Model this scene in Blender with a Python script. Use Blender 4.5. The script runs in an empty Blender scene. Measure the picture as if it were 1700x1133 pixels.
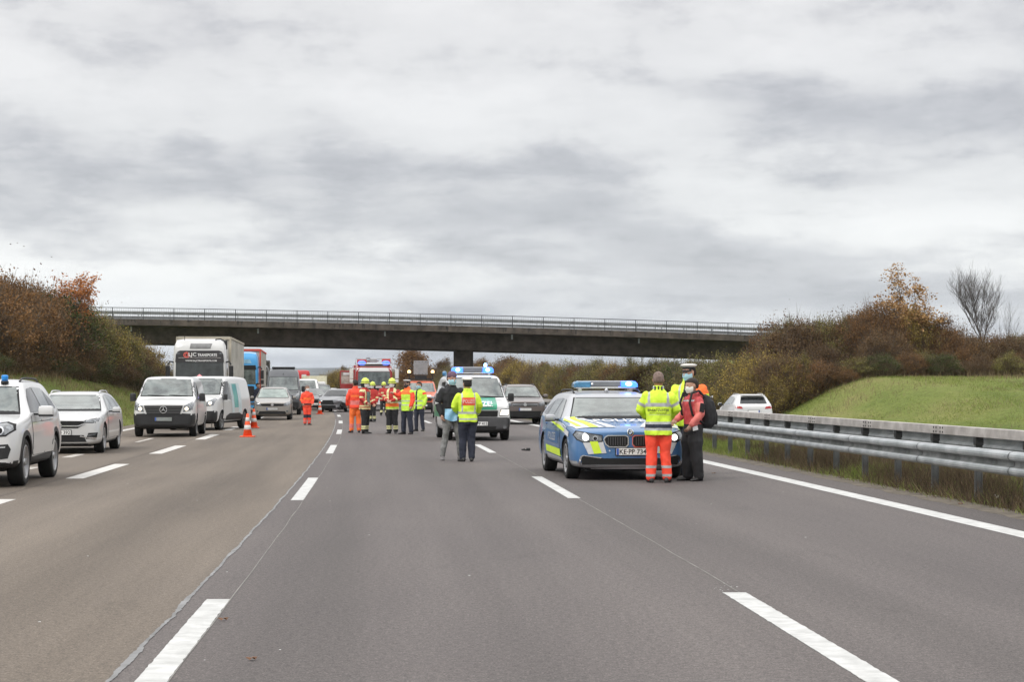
import bpy, bmesh, math, random
import numpy as np
from mathutils import Vector, Matrix, noise as mnoise
from mathutils.bvhtree import BVHTree

random.seed(7)
rng = np.random.default_rng(7)
R = math.radians
sc = bpy.context.scene
col = sc.collection

# ------------------------------------------------------------------ camera
CAM_H = 1.56
F_PX = 3118.0           # focal length in photo pixels (photo is 1700 wide)
Y_HOR = 643.0           # row of the horizon in the photo
cam_d = bpy.data.cameras.new('camera')
cam = bpy.data.objects.new('camera', cam_d)
col.objects.link(cam)
cam.location = (0, 0, CAM_H)
cam.rotation_euler = (R(90), 0, 0)
cam_d.sensor_width = 36
cam_d.lens = F_PX / 1700 * 36
cam_d.shift_y = (Y_HOR - 566.5) / 1700
cam_d.clip_start = .1
cam_d.clip_end = 30000
sc.camera = cam

# ------------------------------------------------------------------ world
SKY1 = (14.1, 9.2, 3.5)
SUN_EL, SUN_AZ = R(42), R(215)      # high, behind the camera to the left, veiled by cloud
w = bpy.data.worlds.new('World')
sc.world = w
w.use_nodes = True
nt = w.node_tree
nt.nodes.clear()
def N(t, **k):
    n = nt.nodes.new(t)
    for a, b in k.items():
        setattr(n, a, b)
    return n
def lk(a, b):
    nt.links.new(a, b)
def mth(op, a, b=None, c=None):
    n = N('ShaderNodeMath', operation=op)
    for i, v in enumerate((a, b, c)):
        if v is None: continue
        if isinstance(v, (int, float)): n.inputs[i].default_value = v
        else: lk(v, n.inputs[i])
    return n.outputs[0]
def ramp(fac, stops):
    n = N('ShaderNodeValToRGB')
    el = n.color_ramp.elements
    while len(el) < len(stops): el.new(.5)
    for e, (p, c) in zip(el, stops):
        e.position = p
        e.color = (c[0], c[1], c[2], 1) if isinstance(c, tuple) else (c, c, c, 1)
    lk(fac, n.inputs[0])
    return n.outputs[0]
tc = N('ShaderNodeTexCoord')
sep = N('ShaderNodeSeparateXYZ'); lk(tc.outputs['Generated'], sep.inputs[0])
zc = mth('MAXIMUM', sep.outputs[2], 0.0)
# cloud coordinates: azimuth against a compressed elevation, so banks flatten towards the horizon
az = mth('ARCTAN2', sep.outputs[0], sep.outputs[1])
el_ = mth('MULTIPLY', mth('POWER', mth('ADD', zc, .02), .62), 2.0)
comb = N('ShaderNodeCombineXYZ'); lk(az, comb.inputs[0]); lk(el_, comb.inputs[1])
def cloud_noise(scale, loc, detail, rough, sx=1, sy=1, dist=0):
    mp = N('ShaderNodeMapping'); lk(comb.outputs[0], mp.inputs[0])
    mp.inputs['Location'].default_value = loc
    mp.inputs['Scale'].default_value = (sx, sy, 1)
    n = N('ShaderNodeTexNoise'); lk(mp.outputs[0], n.inputs['Vector'])
    n.inputs['Scale'].default_value = scale
    n.inputs['Detail'].default_value = detail
    n.inputs['Roughness'].default_value = rough
    n.inputs['Distortion'].default_value = dist
    return n.outputs[0]
n1 = cloud_noise(5.6, SKY1, 4, .42, 1, 1.35, .15)      # big cloud banks
n2 = cloud_noise(13, (7.4, 2.0, 3), 9, .60, 1.2, 1.25, .12)         # rolls and torn edges
n3 = cloud_noise(38, (1.7, 5.0, 6), 6, .6, 1.1, 1.2, .1)           # fine torn detail
bil = mth('SUBTRACT', 1.0, mth('ABSOLUTE', mth('SUBTRACT', mth('MULTIPLY', n2, 2.0), 1.0)))   # billows
mixv = mth('ADD', mth('ADD', mth('ADD', mth('MULTIPLY', n1, .56), mth('MULTIPLY', n2, .28)), mth('MULTIPLY', bil, .07)), mth('MULTIPLY', n3, .09))
cl = ramp(mixv, [(.37, (.325, .330, .350)), (.46, (.415, .420, .438)), (.51, (.500, .503, .512)), (.55, (.570, .573, .575)), (.64, (.635, .637, .636))])
# overcast sky: brighter towards the zenith, faint blue-grey near the horizon
grad = ramp(zc, [(0.0, (.86, .905, .97)), (.03, (.95, .98, 1.02)), (.062, (1.20, 1.205, 1.20)), (.10, (1.0, 1.0, 1.005)), (.21, (1.0, .985, .985)), (.40, (1.8, 1.78, 1.76)), (1.0, (2.9, 2.88, 2.84))])
mul = N('ShaderNodeMixRGB', blend_type='MULTIPLY'); mul.inputs[0].default_value = 1
lk(cl, mul.inputs[1]); lk(grad, mul.inputs[2])
sky = N('ShaderNodeTexSky', sky_type='NISHITA')
sky.sun_disc = False
sky.sun_elevation = SUN_EL
sky.sun_rotation = SUN_AZ
skm = N('ShaderNodeMixRGB', blend_type='MIX'); skm.inputs[0].default_value = .93
sc10 = N('ShaderNodeMixRGB', blend_type='MULTIPLY'); sc10.inputs[0].default_value = 1
sc10.inputs[2].default_value = (10, 10, 10, 1)
lk(mul.outputs[0], sc10.inputs[1])
lk(sky.outputs[0], skm.inputs[1]); lk(sc10.outputs[0], skm.inputs[2])
bg = N('ShaderNodeBackground'); bg.inputs[1].default_value = .10
lk(skm.outputs[0], bg.inputs[0])
out = N('ShaderNodeOutputWorld'); lk(bg.outputs[0], out.inputs[0])

# ------------------------------------------------------------------ sun (veiled)
sd = bpy.data.lights.new('sun', 'SUN')
sd.energy = 1.1; sd.angle = R(22); sd.color = (1, .96, .9)
sun = bpy.data.objects.new('sun', sd); col.objects.link(sun)
sdir = Vector((math.sin(SUN_AZ) * math.cos(SUN_EL), math.cos(SUN_AZ) * math.cos(SUN_EL), math.sin(SUN_EL)))
sun.rotation_euler = sdir.to_track_quat('Z', 'Y').to_euler()

sc.view_settings.view_transform = 'Standard'
sc.view_settings.look = 'None'
sc.view_settings.exposure = 0.5
sc.view_settings.gamma = 1
sc.view_settings.use_curve_mapping = False
sc.render.engine = 'CYCLES'
sc.cycles.use_denoising = True
sc.cycles.max_bounces = 5
sc.cycles.diffuse_bounces = 3
sc.cycles.glossy_bounces = 3
sc.cycles.transmission_bounces = 4
sc.cycles.sample_clamp_indirect = 6

# ------------------------------------------------------------------ helpers
def L(Z):                      # x of the lane line that divides left and centre lane
    if Z <= 450: return -1.304 - .05876 * Z - 2.023e-4 * Z * Z
    return L(450) - (.05876 + 4.046e-4 * 450) * (Z - 450)
def slope(Z): return -.05876 - 4.046e-4 * min(Z, 450)
def P(o, Z, h=0.0): return Vector((L(Z) + o, Z, h))
def G(x, y, h=0.0):            # photo pixel on the plane z = h  ->  world
    Z = (CAM_H - h) * F_PX / (y - Y_HOR)
    return Vector(((x - 850) / F_PX * Z, Z, h))
def W(x, y, Z):                # photo pixel at distance Z -> world
    return Vector(((x - 850) / F_PX * Z, Z, CAM_H - (y - Y_HOR) / F_PX * Z))

_M = {}
def mat(name, c=(.5, .5, .5), rough=.6, metal=0.0, spec=.5, var=.12, vs=3.0, bump=0.0, bs=40.0, coat=0.0, emit=None, es=0.0, trans=0.0, c2=None, isl=False, tl=0.0, obj_rand=0.0, vcoord='Object', ramp_c=(.35, .65), detail=4):
    if name in _M: return _M[name]
    m = bpy.data.materials.new(name); m.use_nodes = True
    t = m.node_tree; b = t.nodes['Principled BSDF']
    b.inputs['Roughness'].default_value = rough
    b.inputs['Metallic'].default_value = metal
    b.inputs['Specular IOR Level'].default_value = spec
    b.inputs['Base Color'].default_value = (*c, 1)
    if coat:
        b.inputs['Coat Weight'].default_value = coat
        b.inputs['Coat Roughness'].default_value = .04
    if trans: b.inputs['Transmission Weight'].default_value = trans
    if emit is not None:
        b.inputs['Emission Color'].default_value = (*emit, 1)
        b.inputs['Emission Strength'].default_value = es
    if var or c2 is not None or isl:
        if isl:
            g = t.nodes.new('ShaderNodeNewGeometry'); f = g.outputs['Random Per Island']
            if obj_rand:
                oi = t.nodes.new('ShaderNodeObjectInfo')
                a = t.nodes.new('ShaderNodeMath'); a.operation = 'MULTIPLY_ADD'
                t.links.new(oi.outputs['Random'], a.inputs[0]); a.inputs[1].default_value = obj_rand
                s2 = t.nodes.new('ShaderNodeMath'); s2.operation = 'SUBTRACT'; t.links.new(f, s2.inputs[0]); s2.inputs[1].default_value = obj_rand / 2
                t.links.new(s2.outputs[0], a.inputs[2]); f = a.outputs[0]
        else:
            tx = t.nodes.new('ShaderNodeTexCoord'); n = t.nodes.new('ShaderNodeTexNoise')
            n.inputs['Scale'].default_value = vs; n.inputs['Detail'].default_value = detail; n.inputs['Roughness'].default_value = .6
            t.links.new(tx.outputs[vcoord], n.inputs['Vector']); f = n.outputs[0]
        r = t.nodes.new('ShaderNodeValToRGB')
        if isl: r.color_ramp.elements[0].position, r.color_ramp.elements[1].position = 0, 1
        else: r.color_ramp.elements[0].position, r.color_ramp.elements[1].position = ramp_c
        ca = tuple(max(0, x * (1 - var)) for x in c)
        cb = c2 if c2 is not None else tuple(min(1, x * (1 + var)) for x in c)
        r.color_ramp.elements[0].color = (*ca, 1); r.color_ramp.elements[1].color = (*cb, 1)
        t.links.new(f, r.inputs[0]); t.links.new(r.outputs[0], b.inputs['Base Color'])
    if bump:
        tx = t.nodes.new('ShaderNodeTexCoord'); n = t.nodes.new('ShaderNodeTexNoise')
        n.inputs['Scale'].default_value = bs; n.inputs['Detail'].default_value = 4
        bp = t.nodes.new('ShaderNodeBump'); bp.inputs['Strength'].default_value = bump; bp.inputs['Distance'].default_value = .02
        t.links.new(tx.outputs['Object'], n.inputs['Vector']); t.links.new(n.outputs[0], bp.inputs['Height'])
        t.links.new(bp.outputs[0], b.inputs['Normal'])
    if tl:
        tr = t.nodes.new('ShaderNodeBsdfTranslucent'); mx = t.nodes.new('ShaderNodeMixShader'); mx.inputs[0].default_value = tl
        srcl = b.inputs['Base Color'].links
        if srcl: t.links.new(srcl[0].from_socket, tr.inputs[0])
        else: tr.inputs[0].default_value = (*c, 1)
        o = t.nodes['Material Output']
        t.links.new(b.outputs[0], mx.inputs[1]); t.links.new(tr.outputs[0], mx.inputs[2]); t.links.new(mx.outputs[0], o.inputs[0])
    _M[name] = m
    return m

class MB:
    """collects geometry; build() links it as one mesh object"""
    def __init__(s): s.v = []; s.f = []; s.m = []; s.smooth = []
    def add(s, vs, fs, mi=0, sm=False):
        o = len(s.v)
        s.v.extend([tuple(v) for v in vs])
        for f in fs:
            s.f.append([i + o for i in f]); s.m.append(mi); s.smooth.append(sm)
        return s
    def box(s, c, d, mi=0, rot=None, ch=0.0):
        x, y, z = d[0] / 2, d[1] / 2, d[2] / 2
        if ch <= 0:
            vs = [Vector((a * x, b * y, e * z)) for a in (-1, 1) for b in (-1, 1) for e in (-1, 1)]
            fs = [(0, 1, 3, 2), (4, 6, 7, 5), (0, 4, 5, 1), (2, 3, 7, 6), (0, 2, 6, 4), (1, 5, 7, 3)]
        else:
            bm = bmesh.new(); bmesh.ops.create_cube(bm, size=1)
            for v in bm.verts: v.co = Vector((v.co.x * d[0], v.co.y * d[1], v.co.z * d[2]))
            bmesh.ops.bevel(bm, geom=list(bm.edges), offset=ch, segments=2, affect='EDGES', profile=.6)
            bm.verts.index_update()
            vs = [v.co.copy() for v in bm.verts]; fs = [[v.index for v in f.verts] for f in bm.faces]; bm.free()
        if rot is not None: vs = [rot @ v for v in vs]
        c = Vector(c)
        return s.add([v + c for v in vs], fs, mi)
    def tube(s, pts, r, seg=8, mi=0, cap=True, sm=True):
        pts = [Vector(p) for p in pts]
        rr = r if isinstance(r, (list, tuple)) else [r] * len(pts)
        vs = []; n = len(pts); up = Vector((0, 0, 1))
        prev = None
        for i, p in enumerate(pts):
            d = (pts[min(i + 1, n - 1)] - pts[max(i - 1, 0)])
            if d.length < 1e-9: d = Vector((0, 0, 1))
            d.normalize()
            if prev is None:
                a = d.cross(up if abs(d.z) < .95 else Vector((1, 0, 0))).normalized()
            else:
                a = (prev - d * prev.dot(d)); a = a.normalized() if a.length > 1e-6 else d.orthogonal().normalized()
            prev = a; b = d.cross(a)
            for k in range(seg):
                t = 2 * math.pi * k / seg
                vs.append(p + (a * math.cos(t) + b * math.sin(t)) * rr[i])
        fs = []
        for i in range(n - 1):
            for k in range(seg):
                k2 = (k + 1) % seg
                fs.append((i * seg + k, i * seg + k2, (i + 1) * seg + k2, (i + 1) * seg + k))
        s.add(vs, fs, mi, sm)
        if cap:
            s.add(vs[:seg], [tuple(reversed(range(seg)))], mi); s.add(vs[-seg:], [tuple(range(seg))], mi)
        return s
    def rings(s, rings, mi=0, cap=True, sm=True):
        n = len(rings[0]); vs = [v for r in rings for v in r]; fs = []
        for i in range(len(rings) - 1):
            for k in range(n):
                k2 = (k + 1) % n
                fs.append((i * n + k, i * n + k2, (i + 1) * n + k2, (i + 1) * n + k))
        if cap: fs.append(tuple(reversed(range(n)))); fs.append(tuple(range((len(rings) - 1) * n, len(rings) * n)))
        return s.add(vs, fs, mi, sm)
    def lathe(s, prof, c=(0, 0, 0), seg=16, mi=0, axis='z', sm=True, sx=1, sy=1):
        rg = []
        for r_, z_ in prof:
            ring = []
            for k in range(seg):
                t = 2 * math.pi * k / seg
                a, b = r_ * math.cos(t) * sx, r_ * math.sin(t) * sy
                v = Vector((a, b, z_)) if axis == 'z' else (Vector((z_, a, b)) if axis == 'x' else Vector((b, z_, a)))
                ring.append(v + Vector(c))
            rg.append(ring)
        return s.rings(rg, mi, True, sm)
    def ell(s, c, r, mi=0, nu=14, nv=10):
        rg = []
        for j in range(nv + 1):
            ph = -math.pi / 2 + math.pi * (j + .02) / (nv + .04)
            rg.append([Vector((c[0] + r[0] * math.cos(ph) * math.cos(2 * math.pi * k / nu), c[1] + r[1] * math.cos(ph) * math.sin(2 * math.pi * k / nu), c[2] + r[2] * math.sin(ph))) for k in range(nu)])
        return s.rings(rg, mi)
    def mesh(s, name, mats):
        me = bpy.data.meshes.new(name)
        me.from_pydata(s.v, [], s.f)
        for m in mats: me.materials.append(m)
        me.polygons.foreach_set('material_index', s.m)
        me.polygons.foreach_set('use_smooth', s.smooth)
        me.update()
        return me
    def build(s, name, mats, parent=None, **k):
        if not isinstance(mats, (list, tuple)): mats = [mats]
        o = bpy.data.objects.new(name, s.mesh(name, mats)); col.objects.link(o)
        if parent is not None: o.parent = parent
        for a, b in k.items(): o[a] = b
        return o

def thing(name, label, cat, loc=(0, 0, 0), rz=0.0, group=None):
    o = bpy.data.objects.new(name, None); col.objects.link(o)
    o.empty_display_size = .1
    o.location = loc; o.rotation_euler = (0, 0, rz)
    o['label'] = label; o['category'] = cat
    if group: o['group'] = group
    return o
def tag(o, label, cat, group=None):
    o['label'] = label; o['category'] = cat
    if group: o['group'] = group
    return o
def link_mesh(name, me, parent=None, loc=None, rot=None, scale=None):
    o = bpy.data.objects.new(name, me); col.objects.link(o)
    if parent is not None: o.parent = parent
    if loc is not None: o.location = loc
    if rot is not None: o.rotation_euler = rot
    if scale is not None: o.scale = scale
    return o
def np_mesh(name, v, f, mats, smooth=False):
    """v (n,3), f (m,k) numpy -> mesh"""
    me = bpy.data.meshes.new(name)
    k = f.shape[1]
    me.vertices.add(len(v)); me.vertices.foreach_set('co', v.astype(np.float32).ravel())
    me.loops.add(f.size); me.loops.foreach_set('vertex_index', f.astype(np.int32).ravel())
    me.polygons.add(len(f)); me.polygons.foreach_set('loop_start', np.arange(0, f.size, k, dtype=np.int32))
    me.update(calc_edges=True)
    for m in mats: me.materials.append(m)
    if smooth: me.polygons.foreach_set('use_smooth', [True] * len(f))
    return me
def smoothstep(a, b, x):
    t = min(1, max(0, (x - a) / (b - a))); return t * t * (3 - 2 * t)
work = bpy.data.scenes.new('workbench')          # modifiers are evaluated here, removed at the end
def evaluated(o, extra=()):
    olds = []
    for q in (o, *extra):
        work.collection.objects.link(q)
    vl = work.view_layers[0]; vl.update(); dg = vl.depsgraph; dg.update()
    r = bpy.data.meshes.new_from_object(o.evaluated_get(dg))
    for q in (o, *extra): work.collection.objects.unlink(q)
    return r

# ------------------------------------------------------------------ setting
ROAD_L, ROAD_R = -8.3, 8.75
OC_L, OC_R = 12.6, 24.4       # the other carriageway
def bank_left(Z):             # how far the left verge rises
    return 2.0 * smoothstep(30, 70, Z) * (1 - .25 * smoothstep(95, 130, Z)) + .2
def hgt(o, Z):
    h = 0.0
    if o < ROAD_L:
        t = smoothstep(0, 6.2, ROAD_L - o)
        h = bank_left(Z) * t
        h += 3.6 * smoothstep(15, 26, -o) * smoothstep(120, 150, Z) * (1 - smoothstep(170, 220, Z))
        h *= 1 - smoothstep(180, 300, Z)
        h += -.06
    elif o <= ROAD_R: h = -.06
    elif o < OC_L:
        t = min(1, (o - ROAD_R) / (OC_L - ROAD_R))
        h = -.06 + .10 * smoothstep(0, .3, t) - .40 * smoothstep(.80, 1, t)
    elif o <= OC_R: h = -.42
    else:
        rise = 2.45 * smoothstep(60, 110, Z) * (1 - smoothstep(180, 300, Z))
        h = -.42 + (rise + .1) * smoothstep(0, 7.0, o - OC_R)
        h += 2.9 * smoothstep(31, 42, o) * smoothstep(122, 150, Z) * (1 - smoothstep(170, 220, Z))
    if Z > 2500: h -= (Z - 2500) * .002
    return h
os_ = sorted(set([-7000, -3500, -1500, -700, -350, -180, -110, -70, -50] + list(np.arange(-40, -8.3, .8)) + [-8.3, -8.0, -4, 0, 4, 8.4, 8.75] + list(np.arange(9.0, 12.6, .4)) + [12.6, 13, 18.5, 24, 24.4] + list(np.arange(25.2, 46, .8)) + [50, 60, 80, 110, 180, 350, 700, 1500, 3500, 7000]))
zs_ = [-60, -30, -10] + list(np.arange(0, 200, 2.5)) + list(range(200, 460, 10)) + [500, 560, 650, 800, 1000, 1400, 2000, 3000, 4500, 7000, 11000]
gv = []; gf = []
for j, Z in enumerate(zs_):
    for o in os_:
        n_ = 0
        if (o < ROAD_L - .5 or o > OC_R + .5 or ROAD_R + .3 < o < OC_L) and abs(o) < 60:
            n_ = mnoise.noise(Vector((o * .35, Z * .25, 0))) * (.10 if abs(o) > 12 else .05)
        gv.append((L(Z) + o, Z, hgt(o, Z) + n_))
no = len(os_)
for j in range(len(zs_) - 1):
    for i in range(no - 1):
        a = j * no + i
        gf.append((a, a + 1, a + no + 1, a + no))

def ground_mat():
    m = bpy.data.materials.new('ground_grass'); m.use_nodes = True
    t = m.node_tree; b = t.nodes['Principled BSDF']; b.inputs['Roughness'].default_value = .95
    b.inputs['Specular IOR Level'].default_value = .1
    tx = t.nodes.new('ShaderNodeTexCoord')
    def nz(s, d=5, r=.6, sc_=(1, 1, 1)):
        mp = t.nodes.new('ShaderNodeMapping'); mp.inputs['Scale'].default_value = sc_
        t.links.new(tx.outputs['Object'], mp.inputs[0])
        n = t.nodes.new('ShaderNodeTexNoise'); n.inputs['Scale'].default_value = s; n.inputs['Detail'].default_value = d; n.inputs['Roughness'].default_value = r
        t.links.new(mp.outputs[0], n.inputs['Vector']); return n.outputs[0]
    def rp(f, st):
        r = t.nodes.new('ShaderNodeValToRGB'); el = r.color_ramp.elements
        while len(el) < len(st): el.new(.5)
        for e, (p, c) in zip(el, st): e.position = p; e.color = (*c, 1)
        t.links.new(f, r.inputs[0]); return r.outputs[0]
    a = rp(nz(.16, 6, .65, (1, .45, 1)), [(.35, (.115, .155, .040)), (.5, (.180, .215, .060)), (.66, (.245, .240, .090))])
    c = rp(nz(3.5, 8, .75), [(.25, (.55, .55, .55)), (.75, (1.35, 1.35, 1.3))])
    mx = t.nodes.new('ShaderNodeMixRGB'); mx.blend_type = 'MULTIPLY'; mx.inputs[0].default_value = 1
    t.links.new(a, mx.inputs[1]); t.links.new(c, mx.inputs[2])
    t.links.new(mx.outputs[0], b.inputs['Base Color'])
    bp = t.nodes.new('ShaderNodeBump'); bp.inputs['Strength'].default_value = .9; bp.inputs['Distance'].default_value = .15
    t.links.new(nz(5, 8, .8), bp.inputs['Height']); t.links.new(bp.outputs[0], b.inputs['Normal'])
    return m
gme = np_mesh('ground', np.array(gv), np.array(gf), [ground_mat()], True)
ground = link_mesh('ground', gme); ground['kind'] = 'structure'

def asphalt(name, c1, c2, c3, seed):
    """aggregate speckle, long wheel tracks along the lanes, patches of wear"""
    m = bpy.data.materials.new(name); m.use_nodes = True
    t = m.node_tree; b = t.nodes['Principled BSDF']; b.inputs['Roughness'].default_value = .82
    b.inputs['Specular IOR Level'].default_value = .35
    tx = t.nodes.new('ShaderNodeTexCoord')
    uv = t.nodes.new('ShaderNodeUVMap')
    def nz(src, s, d=4, r=.6, sc_=(1, 1, 1)):
        mp = t.nodes.new('ShaderNodeMapping'); mp.inputs['Scale'].default_value = sc_; mp.inputs['Location'].default_value = (seed, seed * 2, 0)
        t.links.new(src, mp.inputs[0])
        n = t.nodes.new('ShaderNodeTexNoise'); n.inputs['Scale'].default_value = s; n.inputs['Detail'].default_value = d; n.inputs['Roughness'].default_value = r
        t.links.new(mp.outputs[0], n.inputs['Vector']); return n.outputs[0]
    def rp(f, st):
        r = t.nodes.new('ShaderNodeValToRGB'); el = r.color_ramp.elements
        while len(el) < len(st): el.new(.5)
        for e, (p, c) in zip(el, st): e.position = p; e.color = (*c, 1)
        t.links.new(f, r.inputs[0]); return r.outputs[0]
    def mix(k, fac, a_, b_):
        n = t.nodes.new('ShaderNodeMixRGB'); n.blend_type = k
        if isinstance(fac, float): n.inputs[0].default_value = fac
        else: t.links.new(fac, n.inputs[0])
        t.links.new(a_, n.inputs[1]); t.links.new(b_, n.inputs[2]); return n.outputs[0]
    base = rp(nz(uv.outputs[0], .8, 5, .6, (1.3, .05, 1)), [(.36, c1), (.52, c2), (.68, c3)])
    patch_ = rp(nz(tx.outputs['Object'], .30, 5, .55, (1, .35, 1)), [(.3, (.90, .90, .91)), (.7, (1.10, 1.095, 1.08))])
    speck = rp(nz(tx.outputs['Object'], 75, 3, .8), [(.30, (.38, .38, .38)), (.52, (1, 1, 1)), (.72, (2.0, 1.96, 1.88))])
    sp2 = rp(nz(tx.outputs['Object'], 22, 2, .7), [(.3, (.74, .74, .74)), (.7, (1.28, 1.28, 1.27))])
    # wheel tracks: two per lane, faint, worn unevenly
    su = t.nodes.new('ShaderNodeSeparateXYZ'); t.links.new(uv.outputs[0], su.inputs[0])
    w1 = t.nodes.new('ShaderNodeMath'); w1.operation = 'MULTIPLY'; w1.inputs[1].default_value = 2 * math.pi / 1.93; t.links.new(su.outputs[0], w1.inputs[0])
    w2 = t.nodes.new('ShaderNodeMath'); w2.operation = 'SINE'; t.links.new(w1.outputs[0], w2.inputs[0])
    w3 = t.nodes.new('ShaderNodeMath'); w3.operation = 'MULTIPLY_ADD'; w3.inputs[1].default_value = .5; w3.inputs[2].default_value = .5; t.links.new(w2.outputs[0], w3.inputs[0])
    w4 = t.nodes.new('ShaderNodeMath'); w4.operation = 'MULTIPLY'; t.links.new(w3.outputs[0], w4.inputs[0]); t.links.new(nz(uv.outputs[0], .5, 4, .6, (.6, .12, 1)), w4.inputs[1])
    base = mix('MULTIPLY', 1.0, base, rp(w4.outputs[0], [(.05, (1.03, 1.03, 1.03)), (.60, (.90, .90, .905))]))
    stain = rp(nz(tx.outputs['Object'], .9, 6, .7, (1, .5, 1)), [(.30, (.80, .80, .80)), (.40, (1, 1, 1)), (1, (1, 1, 1))])
    base = mix('MULTIPLY', .8, base, stain)
    o = mix('MULTIPLY', 1.0, mix('MULTIPLY', 1.0, base, patch_), mix('MULTIPLY', 1.0, speck, sp2))
    t.links.new(o, b.inputs['Base Color'])
    bp = t.nodes.new('ShaderNodeBump'); bp.inputs['Strength'].default_value = .5; bp.inputs['Distance'].default_value = .006
    t.links.new(nz(tx.outputs['Object'], 90, 3, .8), bp.inputs['Height']); t.links.new(bp.outputs[0], b.inputs['Normal'])
    return m
as_right = asphalt('asphalt_mauve', (.094, .083, .080), (.107, .094, .091), (.119, .105, .101), 3)
as_left = asphalt('asphalt_tan', (.112, .092, .074), (.138, .114, .092), (.163, .136, .111), 11)
as_far = asphalt('asphalt_far', (.13, .125, .12), (.15, .145, .14), (.17, .165, .16), 19)

def strip(name, o0, o1, z0, z1, h, m, n=None, cols=2, edge=None, thick=0.0, parent=None):
    """a sheet laid along the road between offsets o0..o1, optionally with wandering edges"""
    n = n or max(2, int((z1 - z0) / 2))
    vs = []; fs = []; uvs = []
    for j in range(n + 1):
        Z = z0 + (z1 - z0) * j / n
        for i in range(cols + 1):
            o = o0 + (o1 - o0) * i / cols
            if edge and i in (0, cols): o += edge(Z, i > 0)
            vs.append((L(Z) + o, Z, h)); uvs.append((o, Z))
    for j in range(n):
        for i in range(cols):
            a = j * (cols + 1) + i; fs.append((a, a + 1, a + cols + 2, a + cols + 1))
    nb = len(vs)
    if thick:
        ring = [i for i in range(cols + 1)] + [j * (cols + 1) + cols for j in range(1, n + 1)] + [n * (cols + 1) + i for i in range(cols - 1, -1, -1)] + [j * (cols + 1) for j in range(n - 1, 0, -1)]
        for r_ in ring: v = vs[r_]; vs.append((v[0], v[1], v[2] - thick)); uvs.append(uvs[r_])
        for k in range(len(ring)):
            k2 = (k + 1) % len(ring); fs.append((ring[k2], ring[k], nb + k, nb + k2))
    me = bpy.data.meshes.new(name); me.from_pydata(vs, [], fs); me.materials.append(m)
    uvl = me.uv_layers.new(name='UVMap')
    for l in me.loops: uvl.data[l.index].uv = uvs[l.vertex_index]
    me.update()
    return link_mesh(name, me, parent)
def ragged(amp, f=2.0):
    return lambda Z, right: amp * (mnoise.noise(Vector((Z * f, 5.0 if right else 0, 1))) + .5 * mnoise.noise(Vector((Z * f * 4, 9.0 if right else 3, 1))))
SEAM = -.225
r1 = strip('road', SEAM, ROAD_R, -12, 560, 0.0, as_right, 600, 6, lambda Z, r: ragged(.05, 1.5)(Z, r) if r else 0, .07); r1['kind'] = 'structure'
r2 = strip('road', ROAD_L, SEAM, -12, 560, 0.0, as_left, 600, 6, lambda Z, r: 0 if r else ragged(.05, 1.5)(Z, r), .07); r2['kind'] = 'structure'
r3 = strip('road', OC_L, OC_R, -12, 560, -.36, as_far, 300, 4, None, .07); r3['kind'] = 'structure'

m_paint = mat('road_paint', (.46, .46, .445), .65, var=.12, vs=5, c2=(.57, .57, .555), bump=.3, bs=60)
m_paint_old = mat('road_paint_worn', (.40, .37, .33), .8, var=.25, vs=5, c2=(.52, .49, .45))
m_tar = mat('joint_sealant', (.19, .187, .183), .6, var=.35, vs=3, c2=(.235, .235, .235))
m_scribe = mat('scribe_line', (.19, .18, .165), .8, var=.3, vs=2)
MK = .005
def mark(o, w_, z0, z1, m=m_paint, h=MK, amp=.004, n=None):
    s = strip('lane_marking', o - w_ / 2, o + w_ / 2, z0, z1, h, m, n or max(2, int((z1 - z0) * 14)), 2, ragged(amp, 9), .0035)
    s['kind'] = 'structure'; return s
for k in range(14):
    e = 14.0 + 18.15 * k - (.25 if k == 0 else 0)
    mark(0, .17, e - 6.35, e, amp=.010 if k == 0 else .004, n=None if k < 4 else 8)
    mark(3.86, .175, e - 6.3 + .45, e + .45, amp=.009 if k == 0 else .004, n=None if k < 4 else 8)
for k in range(20):
    e = 26.0 + 11.9 * k
    mark(-4.05, .30, e - 6.0, e, n=None if k < 6 else 8, m=mat('road_paint_grey', (.52, .50, .47), .7, var=.15, vs=6, c2=(.60, .58, .55)))
mark(7.93, .29, 2, 500, n=1600)
mark(-7.75, .26, 2, 500, n=1200, m=mat('road_paint_grey', (.5, .5, .5)))
mark(12.9, .25, 2, 400, n=200, h=-.355); mark(16.6, .15, 60, 66, n=4, h=-.355)
for k in range(12): mark(16.6, .15, 40 + 18 * k, 46 + 18 * k, n=4, h=-.355); mark(20.4, .15, 40 + 18 * k, 46 + 18 * k, n=4, h=-.355)
mark(24.1, .25, 2, 400, n=200, h=-.355)
mark(-5.55, .22, 35.0, 36.5, m=m_paint_old, amp=.03); mark(-5.75, .22, 41.5, 43.5, m=m_paint_old, amp=.03); mark(-5.6, .12, 53, 57, m=m_paint_old, amp=.03)
# joint sealant between the two pavements: a wandering, blotchy seam
def seam_edge(Z, right):
    wob = .022 * mnoise.noise(Vector((Z * .9, 0, 0))) + .012 * mnoise.noise(Vector((Z * 5, 0, 4)))
    wd = .012 + .024 * max(0, mnoise.noise(Vector((Z * .7, 3, 2)))) + .010 * mnoise.noise(Vector((Z * 14, 7, 2)))
    return wob + (wd if right else -wd)
s = strip('joint_seam', SEAM, SEAM + .001, 4, 90, .004, m_tar, 2400, 2, seam_edge); s['kind'] = 'structure'
s = strip('joint_seam', .085, .095, 4, 120, .003, m_scribe, 300, 1, lambda Z, r: .01 * mnoise.noise(Vector((Z * .6, 0, 8)))); s['kind'] = 'structure'
s = strip('joint_seam', 3.90, 3.913, 4, 120, .003, m_scribe, 300, 1, lambda Z, r: .01 * mnoise.noise(Vector((Z * .6, 0, 12)))); s['kind'] = 'structure'
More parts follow.
